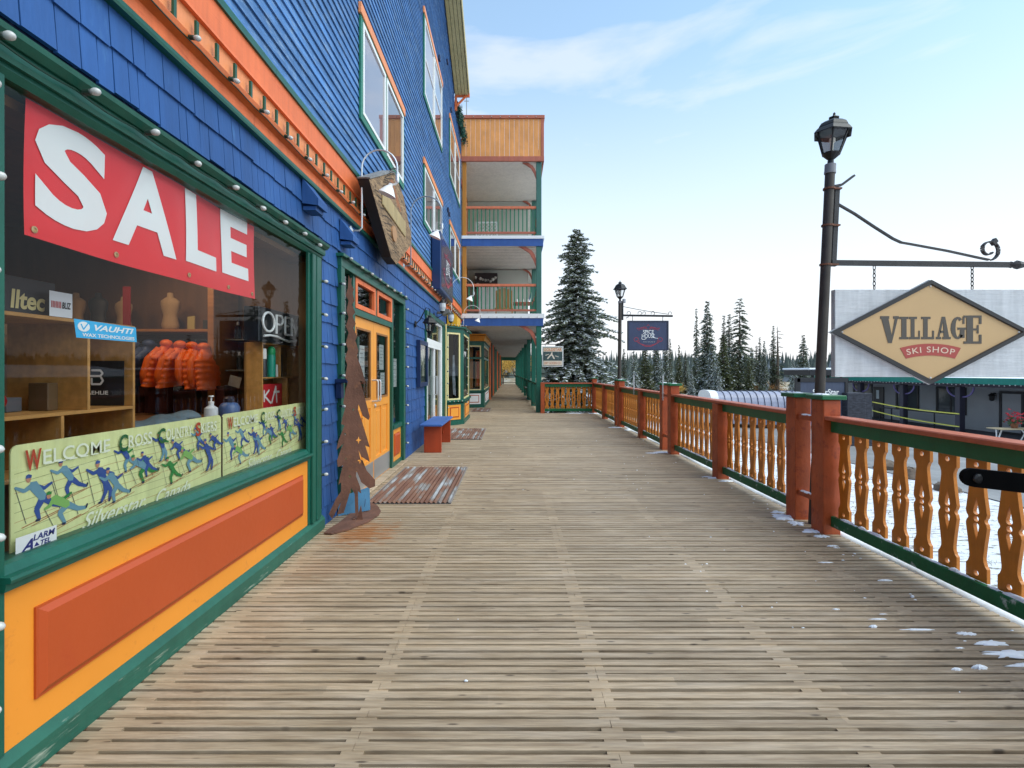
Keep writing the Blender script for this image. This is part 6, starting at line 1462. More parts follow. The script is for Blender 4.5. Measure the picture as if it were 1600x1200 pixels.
# corrugated metal mats
def corr_mat(label, x0, x1, y0, y1, seed):
    t = thing('metal_mat', label, 'mat', ((x0+x1)/2, (y0+y1)/2, 0), 'corrugated metal mats on the boardwalk'); n = int((x1-x0)/.052); w = (x1-x0)/n
    g = random.Random(seed); mb = MB(); N_ = 6
    for k in range(n):
        for j in range(N_+1 if k == n-1 else N_):
            a = j/N_; x = x0+(k+a)*w; z = .006+.009*(1-math.cos(2*math.pi*a))
            mb.v += [(x, y0+g.uniform(-.004, .004)*(j == 0), z), (x, y1, z)]
    m_ = len(mb.v)//2
    for i in range(m_-1): mb.f.append((2*i, 2*i+2, 2*i+3, 2*i+1)); mb.mi.append(0)
    m, nt, N, L, b = nodes('rusty_corrugation_%d' % seed)
    tc = N.new("ShaderNodeTexCoord"); sp2 = N.new("ShaderNodeSeparateXYZ"); L.new(tc.outputs['Object'], sp2.inputs[0])
    dv_ = N.new("ShaderNodeMath"); dv_.operation = 'DIVIDE'; dv_.inputs[1].default_value = w; ad = N.new("ShaderNodeMath"); ad.operation = 'ADD'; ad.inputs[1].default_value = -x0+(x0+x1)/2+.001; L.new(sp2.outputs['X'], ad.inputs[0]); L.new(ad.outputs[0], dv_.inputs[0])
    fl_ = N.new("ShaderNodeMath"); fl_.operation = 'FLOOR'; L.new(dv_.outputs[0], fl_.inputs[0])
    wn2 = N.new("ShaderNodeTexWhiteNoise"); wn2.noise_dimensions = '1D'; L.new(fl_.outputs[0], wn2.inputs['W'])
    mp = N.new("ShaderNodeMapping"); mp.inputs['Scale'].default_value = (2.5, .7, 1); L.new(tc.outputs['Object'], mp.inputs[0])
    nn = N.new("ShaderNodeTexNoise"); nn.inputs['Scale'].default_value = 2.2; nn.inputs['Detail'].default_value = 8; L.new(mp.outputs[0], nn.inputs['Vector'])
    ad2 = N.new("ShaderNodeMath"); ad2.operation = 'MULTIPLY_ADD'; ad2.inputs[1].default_value = .28; L.new(wn2.outputs['Value'], ad2.inputs[0]); L.new(nn.outputs['Fac'], ad2.inputs[2])
    cr = N.new("ShaderNodeValToRGB"); e = cr.color_ramp.elements; e[0].position = .45; e[0].color = (.13, .052, .03, 1); e[1].position = .86; e[1].color = (.36, .37, .38, 1)
    k_ = e.new(.68); k_.color = (.20, .095, .055, 1); k_ = e.new(.76); k_.color = (.20, .18, .165, 1)
    L.new(ad2.outputs[0], cr.inputs[0]); L.new(cr.outputs[0], b.inputs['Base Color']); b.inputs['Roughness'].default_value = .7
    mb.build('corrugated_sheet', m, t)
    q_ = MB(); q_.box(x0-.012, x0-.001, y0, y1, .001, .02); q_.box(x1+.001, x1+.012, y0, y1, .001, .02); q_.box(x0, x1, y0, y1, .001, .004); q_.build('edge_strip', flat('edge_strip_grey', (.25, .22, .20), .6), t)
corr_mat('rusty corrugated metal mat in front of the yellow doors', -1.64, -.70, 5.78, 7.95, 1)
corr_mat('striped corrugated metal mat beyond the bench, by the white door', -1.60, -.68, 11.2, 13.3, 4)
corr_mat('small dark metal mat farthest away near the second bay window', -1.50, -.85, 18.9, 20.6, 2)

# ================================================================== STRING LIGHTS
def bulbs(label, pts, axes, name='string_lights', cable=None, n_max=100, r=.0145):
    t = thing(name, label, 'string lights', pts[0], 'strings of round bulbs'); first = None; so = None
    for i, (p, ax_) in enumerate(zip(pts, axes)):
        if first is None:
            mb = MB(); mb.lathe([(.001, .03), (r*.6, .032), (r, .043), (r*1.1, .052), (r, .061), (r*.6, .069), (.001, .072)], (0, 0, 0), 12, (0, 0, 1)); o = mb.build('bulb', BULB); smooth_angle(o, 60); o.parent = t; first = o.data
            mb = MB(); mb.lathe([(.008, 0), (.013, .004), (.013, .032), (.010, .036)], (0, 0, 0), 10, (0, 0, 1)); s_ = mb.build('socket', flat('socket_dark', (.01, .03, .02), .5)); s_.parent = o; so = s_.data
        else:
            o = D.objects.new('bulb', first); COL.objects.link(o); o.parent = t; s_ = D.objects.new('socket', so); COL.objects.link(s_); s_.parent = o
        o.location = Vector(p)-t.location; o.rotation_euler = Vector(ax_).to_track_quat('Z', 'Y').to_euler()
    if cable:
        mb = MB(); 
        for cpts in cable: mb.tube(cpts, .004, 5)
        mb.build('cable', flat('cable_green', (.004, .035, .02), .5), t)
    return t
def sag(a, b, n, s): return [tuple(Vector(a).lerp(Vector(b), k/n)+Vector((0, 0, -s*math.sin(math.pi*((k % 4)/4.0))))) for k in range(n+1)]
g = random.Random(5)
# around the display window
pts = []; axs = []
for i in range(9): pts.append((WX+.085, 1.74+i*.355, 2.64)); axs.append((1, g.uniform(-.4, .1), g.uniform(-.5, .1)))
for i in range(8): pts.append((WX+.03, 1.745, .33+i*.305)); axs.append((1, g.uniform(-.2, .3), g.uniform(-.3, .3)))
for i in range(7): pts.append((WX+.03, 4.835, .52+i*.305)); axs.append((1, .4+g.uniform(-.2, .3), g.uniform(-.3, .2)))
bulbs('string of clear bulbs framing the big display window', pts, axs, cable=[sag((WX+.075, 1.74, 2.64), (WX+.075, 4.7, 2.64), 36, .012), sag((WX+.04, 4.836, 2.55), (WX+.04, 4.836, .2), 16, 0), sag((WX+.04, 1.76, 2.5), (WX+.04, 1.76, .2), 16, 0)])
pts = []; axs = []
for i in range(8): pts.append((WX+.085, 5.45+i*.40, 2.70)); axs.append((1, g.uniform(-.3, .1), g.uniform(-.6, .1)))
for i in range(8): pts.append((WX+.04, 8.60, .30+i*.32)); axs.append((1, .5, g.uniform(-.3, .2)))
for i in range(7): pts.append((WX+.04, 5.34, .5+i*.32)); axs.append((1, -.2, g.uniform(-.3, .2)))
bulbs('string of clear bulbs around the yellow doorway', pts, axs, cable=[sag((WX+.08, 5.4, 2.69), (WX+.08, 8.6, 2.69), 32, .01), sag((WX+.05, 8.602, 2.6), (WX+.05, 8.602, .2), 16, 0)])
pts = []; axs = []; y = 1.62
for i in range(43):
    pts.append((WX+.075, y, 3.325)); axs.append((1, g.uniform(-.2, .1), g.uniform(-.5, 0))); y += .392
bulbs('string of clear bulbs along the ledge of the orange band', pts, axs, cable=[sag((WX+.082, 1.3, 3.31), (WX+.082, 18.3, 3.31), 172, .006)])
pts = []; axs = []
for i in range(9): pts.append((-1.31, 14.5, .62+i*.25)); axs.append((1, -.5, 0))
for i in range(7): pts.append((-1.75+i*.07, 14.02+i*.083, 2.77)); axs.append((.6, -1, .2))
for i in range(4): pts.append((-1.72+i*.1, 14.0+i*.13, .66)); axs.append((.6, -1, .2))
for i in range(7): pts.append((-1.76, 13.96, .5+i*.33)); axs.append((.6, -1, .2))
bulbs('string of white bulbs outlining the bay window', pts, axs)
pts = []; axs = []
for i in range(9): pts.append((-1.7+i*.32, 18.43, 10.64)); axs.append((0, -1, 0))
bulbs('string of bulbs along the top of the orange boarded parapet', pts, axs)
pts = []; axs = []
for i in range(10): pts.append((-1.7+i*.29, 18.47, 3.46)); axs.append((0, -1, -.5))
bulbs('string of small bulbs under the white trim of the lowest balcony', pts, axs)
# evergreen garland on the eave
mb = MB(); g = random.Random(3)
for k in range(900):
    y = g.uniform(16.35, 18.5); c = Vector((WX+.14+g.gauss(0, .04), y, 9.93-.10*abs(math.sin(y*4))+g.gauss(0, .10))); mb.add([c, c+Vector((g.uniform(-.06, .06), g.uniform(-.06, .06), g.uniform(-.08, .02))), c+Vector((g.uniform(-.06, .06), g.uniform(-.06, .06), .03))], [(0, 1, 2)])
tag(mb.build('garland', flat('garland_green', (.004, .07, .04), .6)), 'dark green garland hanging along the eave at the corner of the blue building', 'garland')
# ================================================================== IN THE DISPLAY WINDOW
GX = WX-.030     # glass plane
# SALE banner just behind the glass
bn_ = thing('sale_banner', 'large red vinyl banner with white capital letters hanging inside the display window', 'banner', (GX-.02, 2.9, 2.0))
BX = GX-.022
def wav(y, z): return .006*math.sin(y*7)+.008*math.sin(y*3.1+z*5)
mb = MB(); n = 34; m = 8
for i in range(n+1):
    for j in range(m+1):
        y = 1.985+1.77*i/n; z0 = 2.03-.012*math.sin(math.pi*i/n); z = z0+(2.70-z0)*j/m; mb.v.append((BX+wav(y, z), y, z))
for i in range(n):
    for j in range(m): a = i*(m+1)+j; mb.f.append((a, a+m+1, a+m+2, a+1)); mb.mi.append(0)
mb.build('vinyl', mat('banner_red', (.75, .020, .024), .32, .06, 3, .5, 5), bn_, smooth=True)
mb = MB(); fb = lambda u, v, d: (BX+.004+wav(u, v), u, v)
for ch, a, b in (('S', 2.06, 2.43), ('A', 2.47, 2.90), ('L', 2.98, 3.30), ('E', 3.37, 3.70)):
    k = (a-2.06)*.022; 
    put(mb, sliced(text_data(ch, bold=.035)), fb, (a-.035, b-.035, 2.115+k, 2.535+k))
mb.build('lettering', flat('banner_white', (.80, .82, .80), .4), bn_)
mb = MB()
for y in (2.025, 2.46, 2.98, 3.41, 3.71): 
    z = 2.06; mb.lathe([(.014, 0), (.014, .003), (.007, .004), (.007, .001)], (BX+.002+wav(y, z), y, z), 12, (1, 0, 0))
mb.build('grommet', flat('brass', (.55, .42, .2), .3, .8), bn_)

# two WELCOME panels
SKC = [flat('ski_blue', (.020, .065, .26), .6), flat('ski_pale_blue', (.12, .26, .34), .6), flat('ski_green', (.015, .19, .035), .6), flat('ski_pale_green', (.19, .40, .10), .6),
       flat('ski_dark', (.01, .02, .06), .6), flat('ski_skin', (.45, .20, .12), .6), flat('ski_track', (.36, .10, .03), .6), flat('ski_line', (.16, .19, .08), .6)]
def skier(mb, fn, x, y, s, top, leg, pose, d, back):
    T = lambda a, b: (x+a*s, y+b*s)
    P0_ = [dict(hip=(0, .45), sh=(-.22, .74), hd=(-.31, .87), fa=[(-.40, .66), (-.58, .76)], ba=[(.02, .62), (.20, .70)], fl=[(-.14, .24), (-.08, .02)], bl=[(.22, .26), (.46, .16)]),
           dict(hip=(0, .47), sh=(-.16, .76), hd=(-.22, .90), fa=[(-.34, .72), (-.52, .84)], ba=[(.10, .66), (.26, .60)], fl=[(.02, .24), (-.12, .02)], bl=[(.16, .24), (.12, .00)]),
           dict(hip=(.04, .42), sh=(-.30, .62), hd=(-.42, .72), fa=[(-.40, .50), (-.52, .46)], ba=[(-.06, .56), (.14, .66)], fl=[(-.16, .28), (-.02, .02)], bl=[(.30, .26), (.54, .22)])][pose]
    S = lambda pts, w, m: stroke(mb, [T(*p) for p in pts], [q*s for q in w] if isinstance(w, list) else w*s, fn, d, m)
    S([P0_['fa'][1], (P0_['fa'][1][0]+.22, .02)], .012, 4); S([P0_['ba'][1], (P0_['ba'][1][0]+.18, .12)], .012, 4)
    S([(-.45, -.04), (.40, .10)], .016, 6); S([(-.25, -.06), (.62, .12)], .014, 6)
    S([P0_['hip']]+P0_['bl'], [.15, .11, .07], leg); S([P0_['sh']]+P0_['ba'], [.10, .08, .05], back)
    S([P0_['hip']]+P0_['fl'], [.16, .12, .07], leg); S([P0_['hip'], P0_['sh']], [.17, .20], top)
    S([P0_['sh']]+P0_['fa'], [.11, .08, .05], top)
    S([P0_['bl'][1], (P0_['bl'][1][0]+.03, P0_['bl'][1][1]+.07)], .05, 4); S([P0_['fl'][1], (P0_['fl'][1][0]-.07, P0_['fl'][1][1])], .05, 4)
    h = P0_['hd']; mb.prism([T(*p) for p in ell(h[0], h[1], .055, .07, 8)], fn, d[0]-.00005, d[0], 5); d[0] += .00005
    mb.prism([T(*p) for p in ((h[0]-.06, h[1]+.02), (h[0]+.06, h[1]+.02), (h[0]+.07, h[1]+.07), (h[0], h[1]+.10), (h[0]-.05, h[1]+.08))], fn, d[0]-.00005, d[0], back); d[0] += .00005
WX2 = GX-.035
def welcome(label, y0, y1, z0, z1):
    t = thing('welcome_panel', label, 'sign', (WX2, y0, z0), 'pale green welcome panels in the window'); w = y1-y0; h = z1-z0; fn = planeX(WX2)
    mb = MB(); r = .03; o = [(y0+r-r*math.cos(rad(a)) if k < 0 else 0, 0) for k, a in ()]
    pts = []
    for cx_, cy_, s_ in ((y1-r, z1-r, 0), (y0+r, z1-r, 90), (y0+r, z0+r, 180), (y1-r, z0+r, 270)):
        for a in (0, 30, 60, 90): pts.append((cx_+r*math.cos(rad(s_+a)), cy_+r*math.sin(rad(s_+a))))
    mb.prism(pts, fn, -.006, 0); mb.build('board', mat('pale_lime_board', (.66, .69, .33), .4, .10, 2.5, .03), t)
    mb = MB(); d = [.0006]
    U = lambda a: y0+a*w; V = lambda b: z0+b*h
    for k in range(9):
        z = .12+.085*k; stroke(mb, [(U(.01), V(z-.05)), (U(.35), V(z+.02)), (U(.7), V(z+.03)), (U(.99), V(z+.09))], .0014, fn, d, 7 if k % 3 else 6)
    sk = h*.46
    for (a, b, top, leg, pose, back, s) in ((.095, .28, 1, 0, 0, 0, 1.0), (.19, .42, 1, 0, 0, 0, .85), (.17, .17, 3, 1, 2, 2, .95), (.32, .26, 0, 0, 1, 0, 1.0), (.37, .22, 1, 1, 0, 0, .9), (.42, .52, 0, 1, 0, 2, .75), (.50, .34, 1, 2, 2, 2, .95), (.52, .40, 0, 0, 0, 0, .7),
                                         (.60, .54, 0, 1, 1, 2, .80), (.66, .22, 2, 2, 0, 2, .8), (.70, .50, 0, 0, 2, 0, .75), (.77, .30, 3, 1, 2, 3, .95), (.83, .56, 1, 0, 0, 0, .72), (.90, .24, 0, 0, 1, 0, 1.0), (.95, .50, 0, 0, 2, 0, .7)):
        skier(mb, fn, U(a), V(b), sk*s, top, leg, pose, d, back)
    mb.build('skier_figures', SKC, t)
    wh = flat('panel_white_letters', (.74, .77, .62), .5)
    x = .03; tot = 0
    words = [("W", "ELCOME", 'r'), ("C", "ROSS", 'g'), ("C", "OUNTRY", 'g'), ("S", "KIERS", 'r')]
    spans = [(.035, .085, .09, .335), (.375, .415, .418, .535), (.57, .61, .613, .775), (.80, .835, .838, .955)]
    lw = MB(); lr = MB(); lg = MB(); f3 = lambda u, v, dd: fn(u, v, .009)
    for (c, rest, col), (a, b, c2, e) in zip(words, spans):
        put(lr if col == 'r' else lg, text_data(c, bold=.03), f3, (U(a), U(b), V(.755), V(.945)))
        put(lw, text_data(rest, bold=.008, space=1.02), f3, (U(c2), U(e), V(.79), V(.925)))
    dd = [.0092]
    for a, e, n in ((.09, .335, 6), (.418, .535, 4), (.613, .775, 6), (.838, .955, 5)):     # slab serifs along the white letters
        for k in range(n):
            cu_ = a+(e-a)*(k+.5)/n; wv = (e-a)/n*.36
            stroke(lw, [(U(cu_-wv), V(.792)), (U(cu_+wv*.8), V(.792))], .005, fn, dd)
    lr.build('red_initials', flat('panel_red_letters', (.42, .05, .02), .5), t); lg.build('green_initials', flat('panel_green_letters', (.008, .10, .03), .5), t); lw.build('white_lettering', wh, t)
    sc_ = MB(); f4 = lambda u, v, dd: fn(u, v, .0115); put(sc_, text_data("Silverstar,", bold=.004, shear=.5), f4, (U(.22), U(.50), V(.03), V(.21))); put(sc_, text_data("Canada", bold=.004, shear=.5), f4, (U(.555), U(.76), V(.04), V(.20)))
    sc_.build('script_lettering', wh, t)
welcome('larger pale green panel of cross-country skiers low in the display window, nearer the camera', 1.945, 3.352, .775, 1.215)
welcome('second pale green panel of cross-country skiers, beside the window jamb', 3.366, 4.72, .775, 1.215)
mb = MB(); mb.box(WX2-.004, WX2+.004, 3.353, 3.365, .775, 1.2); tag(mb.build('divider_strip', flat('brown_strip', (.05, .03, .015), .6)), 'thin dark strip between the two pale green skier panels', 'strip')
# stickers on the glass
def sticker(name, label, y0, y1, z0, z1, X, m, slant=0, cat='sticker'):
    t = thing(name, label, cat, (X, y0, z0)); mb = MB(); mb.prism([(y0+slant, z0), (y1+slant*.4, z0), (y1, z1-.008 if slant else z1), (y0, z1)], planeX(X), -.0006, 0); mb.build('face', m, t); return t
S_X = GX-.004
t = sticker('wax_sticker', 'bright blue slanted sticker with white wording on the display glass', 2.19, 2.552, 1.645, 1.725, S_X, flat('sticker_cyan', (.02, .42, .75), .4), .012)
mb = MB(); f = planeX(S_X); g_ = lambda u, v, d: f(u, v, .001); h_ = lambda u, v, d: f(u, v, .002)
mb.prism(ell(2.240, 1.695, .032, .022, 16), f, .0005, .001); put(mb, text_data("VAUHTI", bold=.03, shear=.3), g_, (2.297, 2.535, 1.682, 1.709)); put(mb, text_data("WAX TECHNOLOGIES", bold=.025), g_, (2.232, 2.54, 1.652, 1.668)); mb.build('lettering', TXTW, t)
mb = MB(); stroke(mb, [(2.225, 1.705), (2.238, 1.683), (2.261, 1.710)], .006, f, [.0015]); mb.build('tick_mark', flat('sticker_cyan', (.02, .42, .75)), t)
t = sticker('alarm_sticker', 'white and navy alarm warning sticker in the bottom left corner of the display window', 1.933, 2.107, .78, .868, S_X, flat('sticker_white', (.80, .80, .80), .4))
NV = flat('sticker_navy', (.010, .02, .17), .5)
mb = MB(); put(mb, text_data("A", bold=.03, shear=.45), g_, (1.952, 2.002, .805, .848)); put(mb, text_data("LARM", bold=.03, shear=.2), g_, (2.003, 2.099, .835, .859)); put(mb, text_data("TEL", bold=.03, shear=.2), g_, (2.034, 2.079, .809, .829))
mb.prism([(2.007, .812), (2.029, .812), (2.018, .828)], f, .0005, .001); mb.prism([(1.933, .78), (2.107, .78), (2.107, .783), (1.933, .783)], f, .0004, .001); put(mb, text_data("WARNING", bold=.03), g_, (1.942, 2.097, .786, .800)); mb.build('lettering', NV, t)
# display shelf units
sh = thing('display_shelf', 'pine cubby shelf behind the glass at the left of the display window', 'shelf', (-2.4, 2.5, .55))
mb = MB()
for (ya, yb, za, zb_) in ((2.0, 2.99, 1.745, 1.763), (2.0, 2.99, 1.282, 1.30), (2.655, 2.672, 1.3001, 1.7449), (2.972, 2.99, .55, 1.2819), (2.972, 2.99, 1.3001, 1.7449), (2.50, 2.517, .55, 1.2819), (2.0, 2.971, 1.0, 1.018)):
    if ya in (2.0,) and za == 1.0: 
        mb.bbox(-2.6, -2.22, 2.0, 2.499, za, zb_, .002); mb.bbox(-2.6, -2.22, 2.518, 2.971, za, zb_, .002)
    else: mb.bbox(-2.62, -2.2, ya, yb, za, zb_, .002)
mb.build('boards', WOODI, sh)
t = sticker('gold_brand_card', 'black card with gold lettering standing on the top of the pine cubby shelf', 2.15, 2.52, 1.764, 1.93, -2.25, flat('card_black', (.015, .015, .017), .5), cat='card')
mb = MB(); put(mb, text_data("lltec", bold=.03, shear=.1), lambda u, v, d: planeX(-2.25)(u, v, .002), (2.295, 2.465, 1.785, 1.872)); mb.build('lettering', flat('card_gold', (.60, .50, .22), .5), t)
t = sticker('white_brand_card', 'white card with red and black lettering beside the black and gold card', 2.435, 2.562, 1.764, 1.885, -2.2, flat('card_white', (.72, .74, .76), .5), cat='card')
f5 = lambda u, v, d: planeX(-2.2)(u, v, .002)
mb = MB(); put(mb, text_data("BLIZ", bold=.03, shear=.15), f5, (2.502, 2.552, 1.806, 1.838)); mb.build('black_lettering', flat('ink_black', (.02, .02, .02)), t)
mb = MB()
for k in range(7): mb.box(-2.2+.001, -2.2+.002, 2.444+k*.008, 2.448+k*.008, 1.806, 1.838)
mb.build('red_stripes', flat('ink_red', (.5, .05, .05)), t)
t = thing('black_poster', 'black poster with a white monogram standing in the right cubby of the pine cubby shelf', 'poster', (-2.35, 2.95, 1.302))
mb = MB(); mb.box(-2.47, -2.24, 2.955, 2.958, 1.302, 1.56); mb.build('face', flat('card_black', (.015, .015, .017), .5), t)
py_ = planeY(2.9545); mb = MB(); put(mb, text_data("AEHLIE", bold=.02), planeY(2.9535), (-2.455, -2.33, 1.365, 1.387)); d = [.0005]
stroke(mb, [(-2.425, 1.505), (-2.375, 1.505), (-2.362, 1.488), (-2.375, 1.472), (-2.44, 1.472)], .012, py_, d); stroke(mb, [(-2.425, 1.458), (-2.425, 1.425), (-2.375, 1.425), (-2.36, 1.445), (-2.372, 1.466)], .012, py_, d); mb.build('lettering', TXTW, t)
# right rack with OPEN sign
rk = thing('display_rack', 'small pine rack with four cubbies at the right end of the display window', 'shelf', (-2.22, 4.8, 1.15))
mb = MB(); mb.bbox(-2.29, -2.15, 4.41, 4.425, 1.11, 1.75, .002)
for za in (1.11, 1.435, 1.735): mb.bbox(-2.29, -2.15, 4.4251, 5.2, za, za+.012, .002)
mb.bbox(-2.29, -2.15, 4.755, 4.767, 1.4471, 1.7349, .002); mb.bbox(-2.29, -2.15, 4.90, 4.912, 1.1221, 1.4349, .002); mb.bbox(-2.29, -2.15, 5.2001, 5.212, 1.11, 1.75, .002); mb.build('boards', WOODI, rk)
mb = MB(); mb.box(-2.305, -2.2901, 4.41, 5.212, 1.11, 1.75); mb.build('back_panel', mat('rack_back', (.30, .15, .04), .6, .2, 4), rk)
op = thing('open_sign', 'black box sign with white tube lettering on top of the small pine rack', 'sign', (-2.16, 4.6, 1.75))
mb = MB(); mb.bbox(-2.24, -2.11, 4.27, 5.08, 1.7505, 2.045, .006); mb.build('box', flat('open_sign_black', (.008, .012, .016), .35), op)
mb = MB(); OX = -2.10
def T3(pts, r=.0105): mb.tube([(OX, u, v) for u, v in pts], r, 6)
T3([(4.42+.105*math.cos(rad(a)), 1.925+.082*math.sin(rad(a))) for a in range(0, 361, 20)])
T3([(4.565, 1.835), (4.565, 2.0), (4.66, 2.0), (4.69, 1.975), (4.69, 1.945), (4.66, 1.92), (4.565, 1.92)])
T3([(4.83, 2.0), (4.75, 2.0), (4.74, 1.99), (4.74, 1.85), (4.75, 1.84), (4.83, 1.84)]); T3([(4.74, 1.92), (4.81, 1.92)])
T3([(4.88, 1.835), (4.88, 1.995), (4.89, 2.0), (4.90, 1.99), (4.98, 1.85), (4.99, 1.84), (5.0, 1.85), (5.0, 2.0)])
T3([(4.34, 1.80), (4.44, 1.812), (4.58, 1.81), (4.70, 1.79), (4.82, 1.778), (5.0, 1.80)]); mb.build('tube_lettering', flat('tube_white', (.86, .88, .88), .3), op)
t = sticker('red_poster', 'small red poster with white lettering in the lower cubby of the small pine rack', 4.44, 4.83, 1.14, 1.385, -2.17, flat('poster_red', (.55, .02, .03), .5), cat='poster')
f7 = lambda u, v, d: planeX(-2.17)(u, v, .002); mb = MB(); d = [.002]; p7 = planeX(-2.17)
stroke(mb, [(4.48, 1.33), (4.48, 1.235)], .02, p7, d); stroke(mb, [(4.57, 1.33), (4.49, 1.28), (4.60, 1.215)], .02, p7, d); stroke(mb, [(4.62, 1.215), (4.70, 1.36), (4.72, 1.215)], .022, p7, d); stroke(mb, [(4.66, 1.31), (4.77, 1.31)], .02, p7, d); put(mb, text_data("KARI TRAA", bold=.02), f7, (4.46, 4.70, 1.165, 1.18)); mb.build('lettering', TXTW, t)
def bottle(name, label, x, y, z, prof, m, cap=None, capm=None, group=None):
    t = thing(name, label, 'bottle', (x, y, z), group); mb = MB(); mb.lathe(prof, (x, y, z), 12); smooth_angle(mb.build('body', m, t))
    if cap: mb = MB(); mb.lathe(cap, (x, y, z), 10); smooth_angle(mb.build('cap', capm, t))
    return t
bottle('spray_bottle', 'dark bottle with a white top, leftmost in the upper cubby of the pine rack', -2.19, 4.50, 1.448, [(.034, 0), (.034, .15), (.03, .16)], flat('bottle_dark', (.03, .03, .035), .3), [(.03, .1601), (.032, .17), (.030, .25), (.01, .255)], TXTW)
bottle('green_bottle', 'teal green bottle with rounded cap in the upper cubby of the pine rack', -2.18, 4.635, 1.448, [(.038, 0), (.038, .19), (.034, .2)], flat('bottle_teal', (.01, .32, .22), .3), [(.034, .2001), (.038, .21), (.036, .25), (.02, .275), (.001, .28)], flat('bottle_green', (.01, .35, .12), .3))
bottle('small_white_tube', 'short white tube beside the teal green bottle', -2.17, 4.72, 1.448, [(.012, 0), (.012, .11), (.004, .115)], TXTW)
bottle('black_bottle', 'tall black bottle right of the divider in the upper cubby of the pine rack', -2.2, 4.82, 1.448, [(.036, 0), (.036, .2), (.02, .23), (.015, .26)], flat('bottle_black', (.01, .01, .012), .3))
# counter and things on it
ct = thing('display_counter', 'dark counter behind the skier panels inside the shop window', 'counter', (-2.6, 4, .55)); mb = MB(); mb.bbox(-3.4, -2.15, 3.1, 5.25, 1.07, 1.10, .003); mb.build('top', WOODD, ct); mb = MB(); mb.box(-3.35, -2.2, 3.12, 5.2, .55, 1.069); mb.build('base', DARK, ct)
bottle('soap_dispenser', 'white pump dispenser standing behind the joint of the two skier panels', -2.28, 3.88, 1.10, [(.045, 0), (.048, .05), (.046, .12), (.02, .14), (.018, .155)], flat('pump_white', (.70, .72, .74), .3), [(.02, .1551), (.02, .17), (.006, .172), (.006, .205), (.02, .207), (.018, .215)], TXTW)
bottle('water_jug', 'blue round water jug with dark lid right of the white pump dispenser', -2.28, 4.13, 1.10, [(.07, 0), (.078, .03), (.078, .11), (.06, .14), (.04, .15)], flat('jug_blue', (.06, .12, .28), .35), [(.042, .1501), (.042, .18), (.03, .195), (.001, .2)], flat('jug_lid', (.01, .012, .03), .4))
# folded grey clothes
cl = MB(); g = random.Random(12)
for k in range(5):
    pts = []; y0_ = 3.05+k*.16
    cl.sphere((-2.45, y0_+.1, 1.115+.012*k), .14, 8, sc=(1, 1, .28))
cl.v = [(x+.02*math.sin(y*30), y, z+.012*math.sin(y*23+x*20)) for x, y, z in cl.v]
tag(cl.build('folded_clothes', mat('grey_cloth', (.12, .17, .20), .8, .3, 5), smooth=True), 'heap of folded grey-blue clothing behind the left skier panel', 'clothing')
# red helmet and goods in the left lower cubby
mb = MB(); mb.sphere((-2.42, 2.35, 1.36), .075, 10, sc=(1, 1, .8)); tag(mb.build('red_helmet', flat('helmet_red', (.35, .02, .02), .25), smooth=True), 'small red helmet on the middle board of the pine cubby shelf', 'helmet')
mb = MB(); mb.lathe([(.05, 0), (.06, .08), (.055, .09)], (-2.35, 2.2, 1.302), 10); tag(mb.build('grey_cup', flat('cup_grey', (.4, .42, .43), .4)), 'grey cup left of the small red helmet', 'cup')
# dress forms
TOR = mat('dress_form_linen', (.42, .25, .12), .75, .1, 3); TORD = flat('dress_form_black', (.025, .022, .022), .6)
def torso(label, x, y, z, s, m):
    mb = MB(); n = 16; prof = [(.10, .07, 0), (.135, .09, .04), (.15, .10, .10), (.12, .085, .22), (.118, .08, .28), (.155, .10, .40), (.165, .10, .46), (.16, .09, .52), (.10, .07, .565), (.05, .05, .59), (.045, .045, .66), (.03, .03, .665)]
    vs = []; fs = []
    for a, b, zz in prof:
        for k in range(n): q_ = 2*math.pi*k/n; vs.append((x+a*s*math.cos(q_), y+b*s*math.sin(q_), z+zz*s))
    for i in range(len(prof)-1):
        for k in range(n): fs.append((i*n+k, i*n+(k+1) % n, (i+1)*n+(k+1) % n, (i+1)*n+k))
    mb.add(vs, fs+[tuple(range(n))[::-1], tuple((len(prof)-1)*n+k for k in range(n))])
    return tag(mb.build('dress_form', m, smooth=True), label, 'mannequin', 'dress forms in the shop')
torso('tan dress form closest to the glass, at the far left of the display window', -2.95, 2.95, 1.15, .95, TOR)
sw_ = thing('wall_shelving', 'back wall shelving of the shop with clothes rail and orange-brown upright', 'shelving', (-3.6, 5.1, .55))
mb = MB(); mb.bbox(-4.6, -2.88, 4.86, 5.28, 1.875, 1.90, .003); mb.bbox(-4.6, -2.88, 4.80, 5.28, 1.395, 1.42, .003); mb.build('shelf_board', mat('orange_brown_shelf', (.40, .15, .035), .5, .2, 4, .1, stretch=(.5, 1, 6)), sw_)
mb = MB(); mb.bbox(-2.88+.001, -2.82, 4.84, 5.28, .55, 2.35, .004); mb.build('upright', mat('orange_brown_shelf', (.3, .1, .03)), sw_)
mb = MB(); mb.tube([(-4.6, 4.95, 1.80), (-2.89, 4.95, 1.80)], .012, 8); mb.build('clothes_rail', BLACKM, sw_)
mb = MB(); mb.bbox(-2.80, -2.3, 5.0, 5.28, 1.80, 1.815, .002); mb.bbox(-2.80, -2.3, 5.0, 5.28, 1.50, 1.515, .002); mb.build('dark_shelf', flat('steel_shelf', (.12, .12, .11), .5), sw_)
torso('tan dress form on the shop shelf directly above the orange jackets', -3.37, 5.05, 1.90, .56, TOR)
torso('tan dress form on the shop shelf left of the red vertical strip', -3.83, 5.05, 1.90, .50, TOR)
torso('black dress form on the shop shelf between two tan ones', -4.04, 5.0, 1.90, .55, TORD)
torso('leftmost tan dress form on the shop shelf behind the white card', -4.30, 5.05, 1.90, .56, TOR)
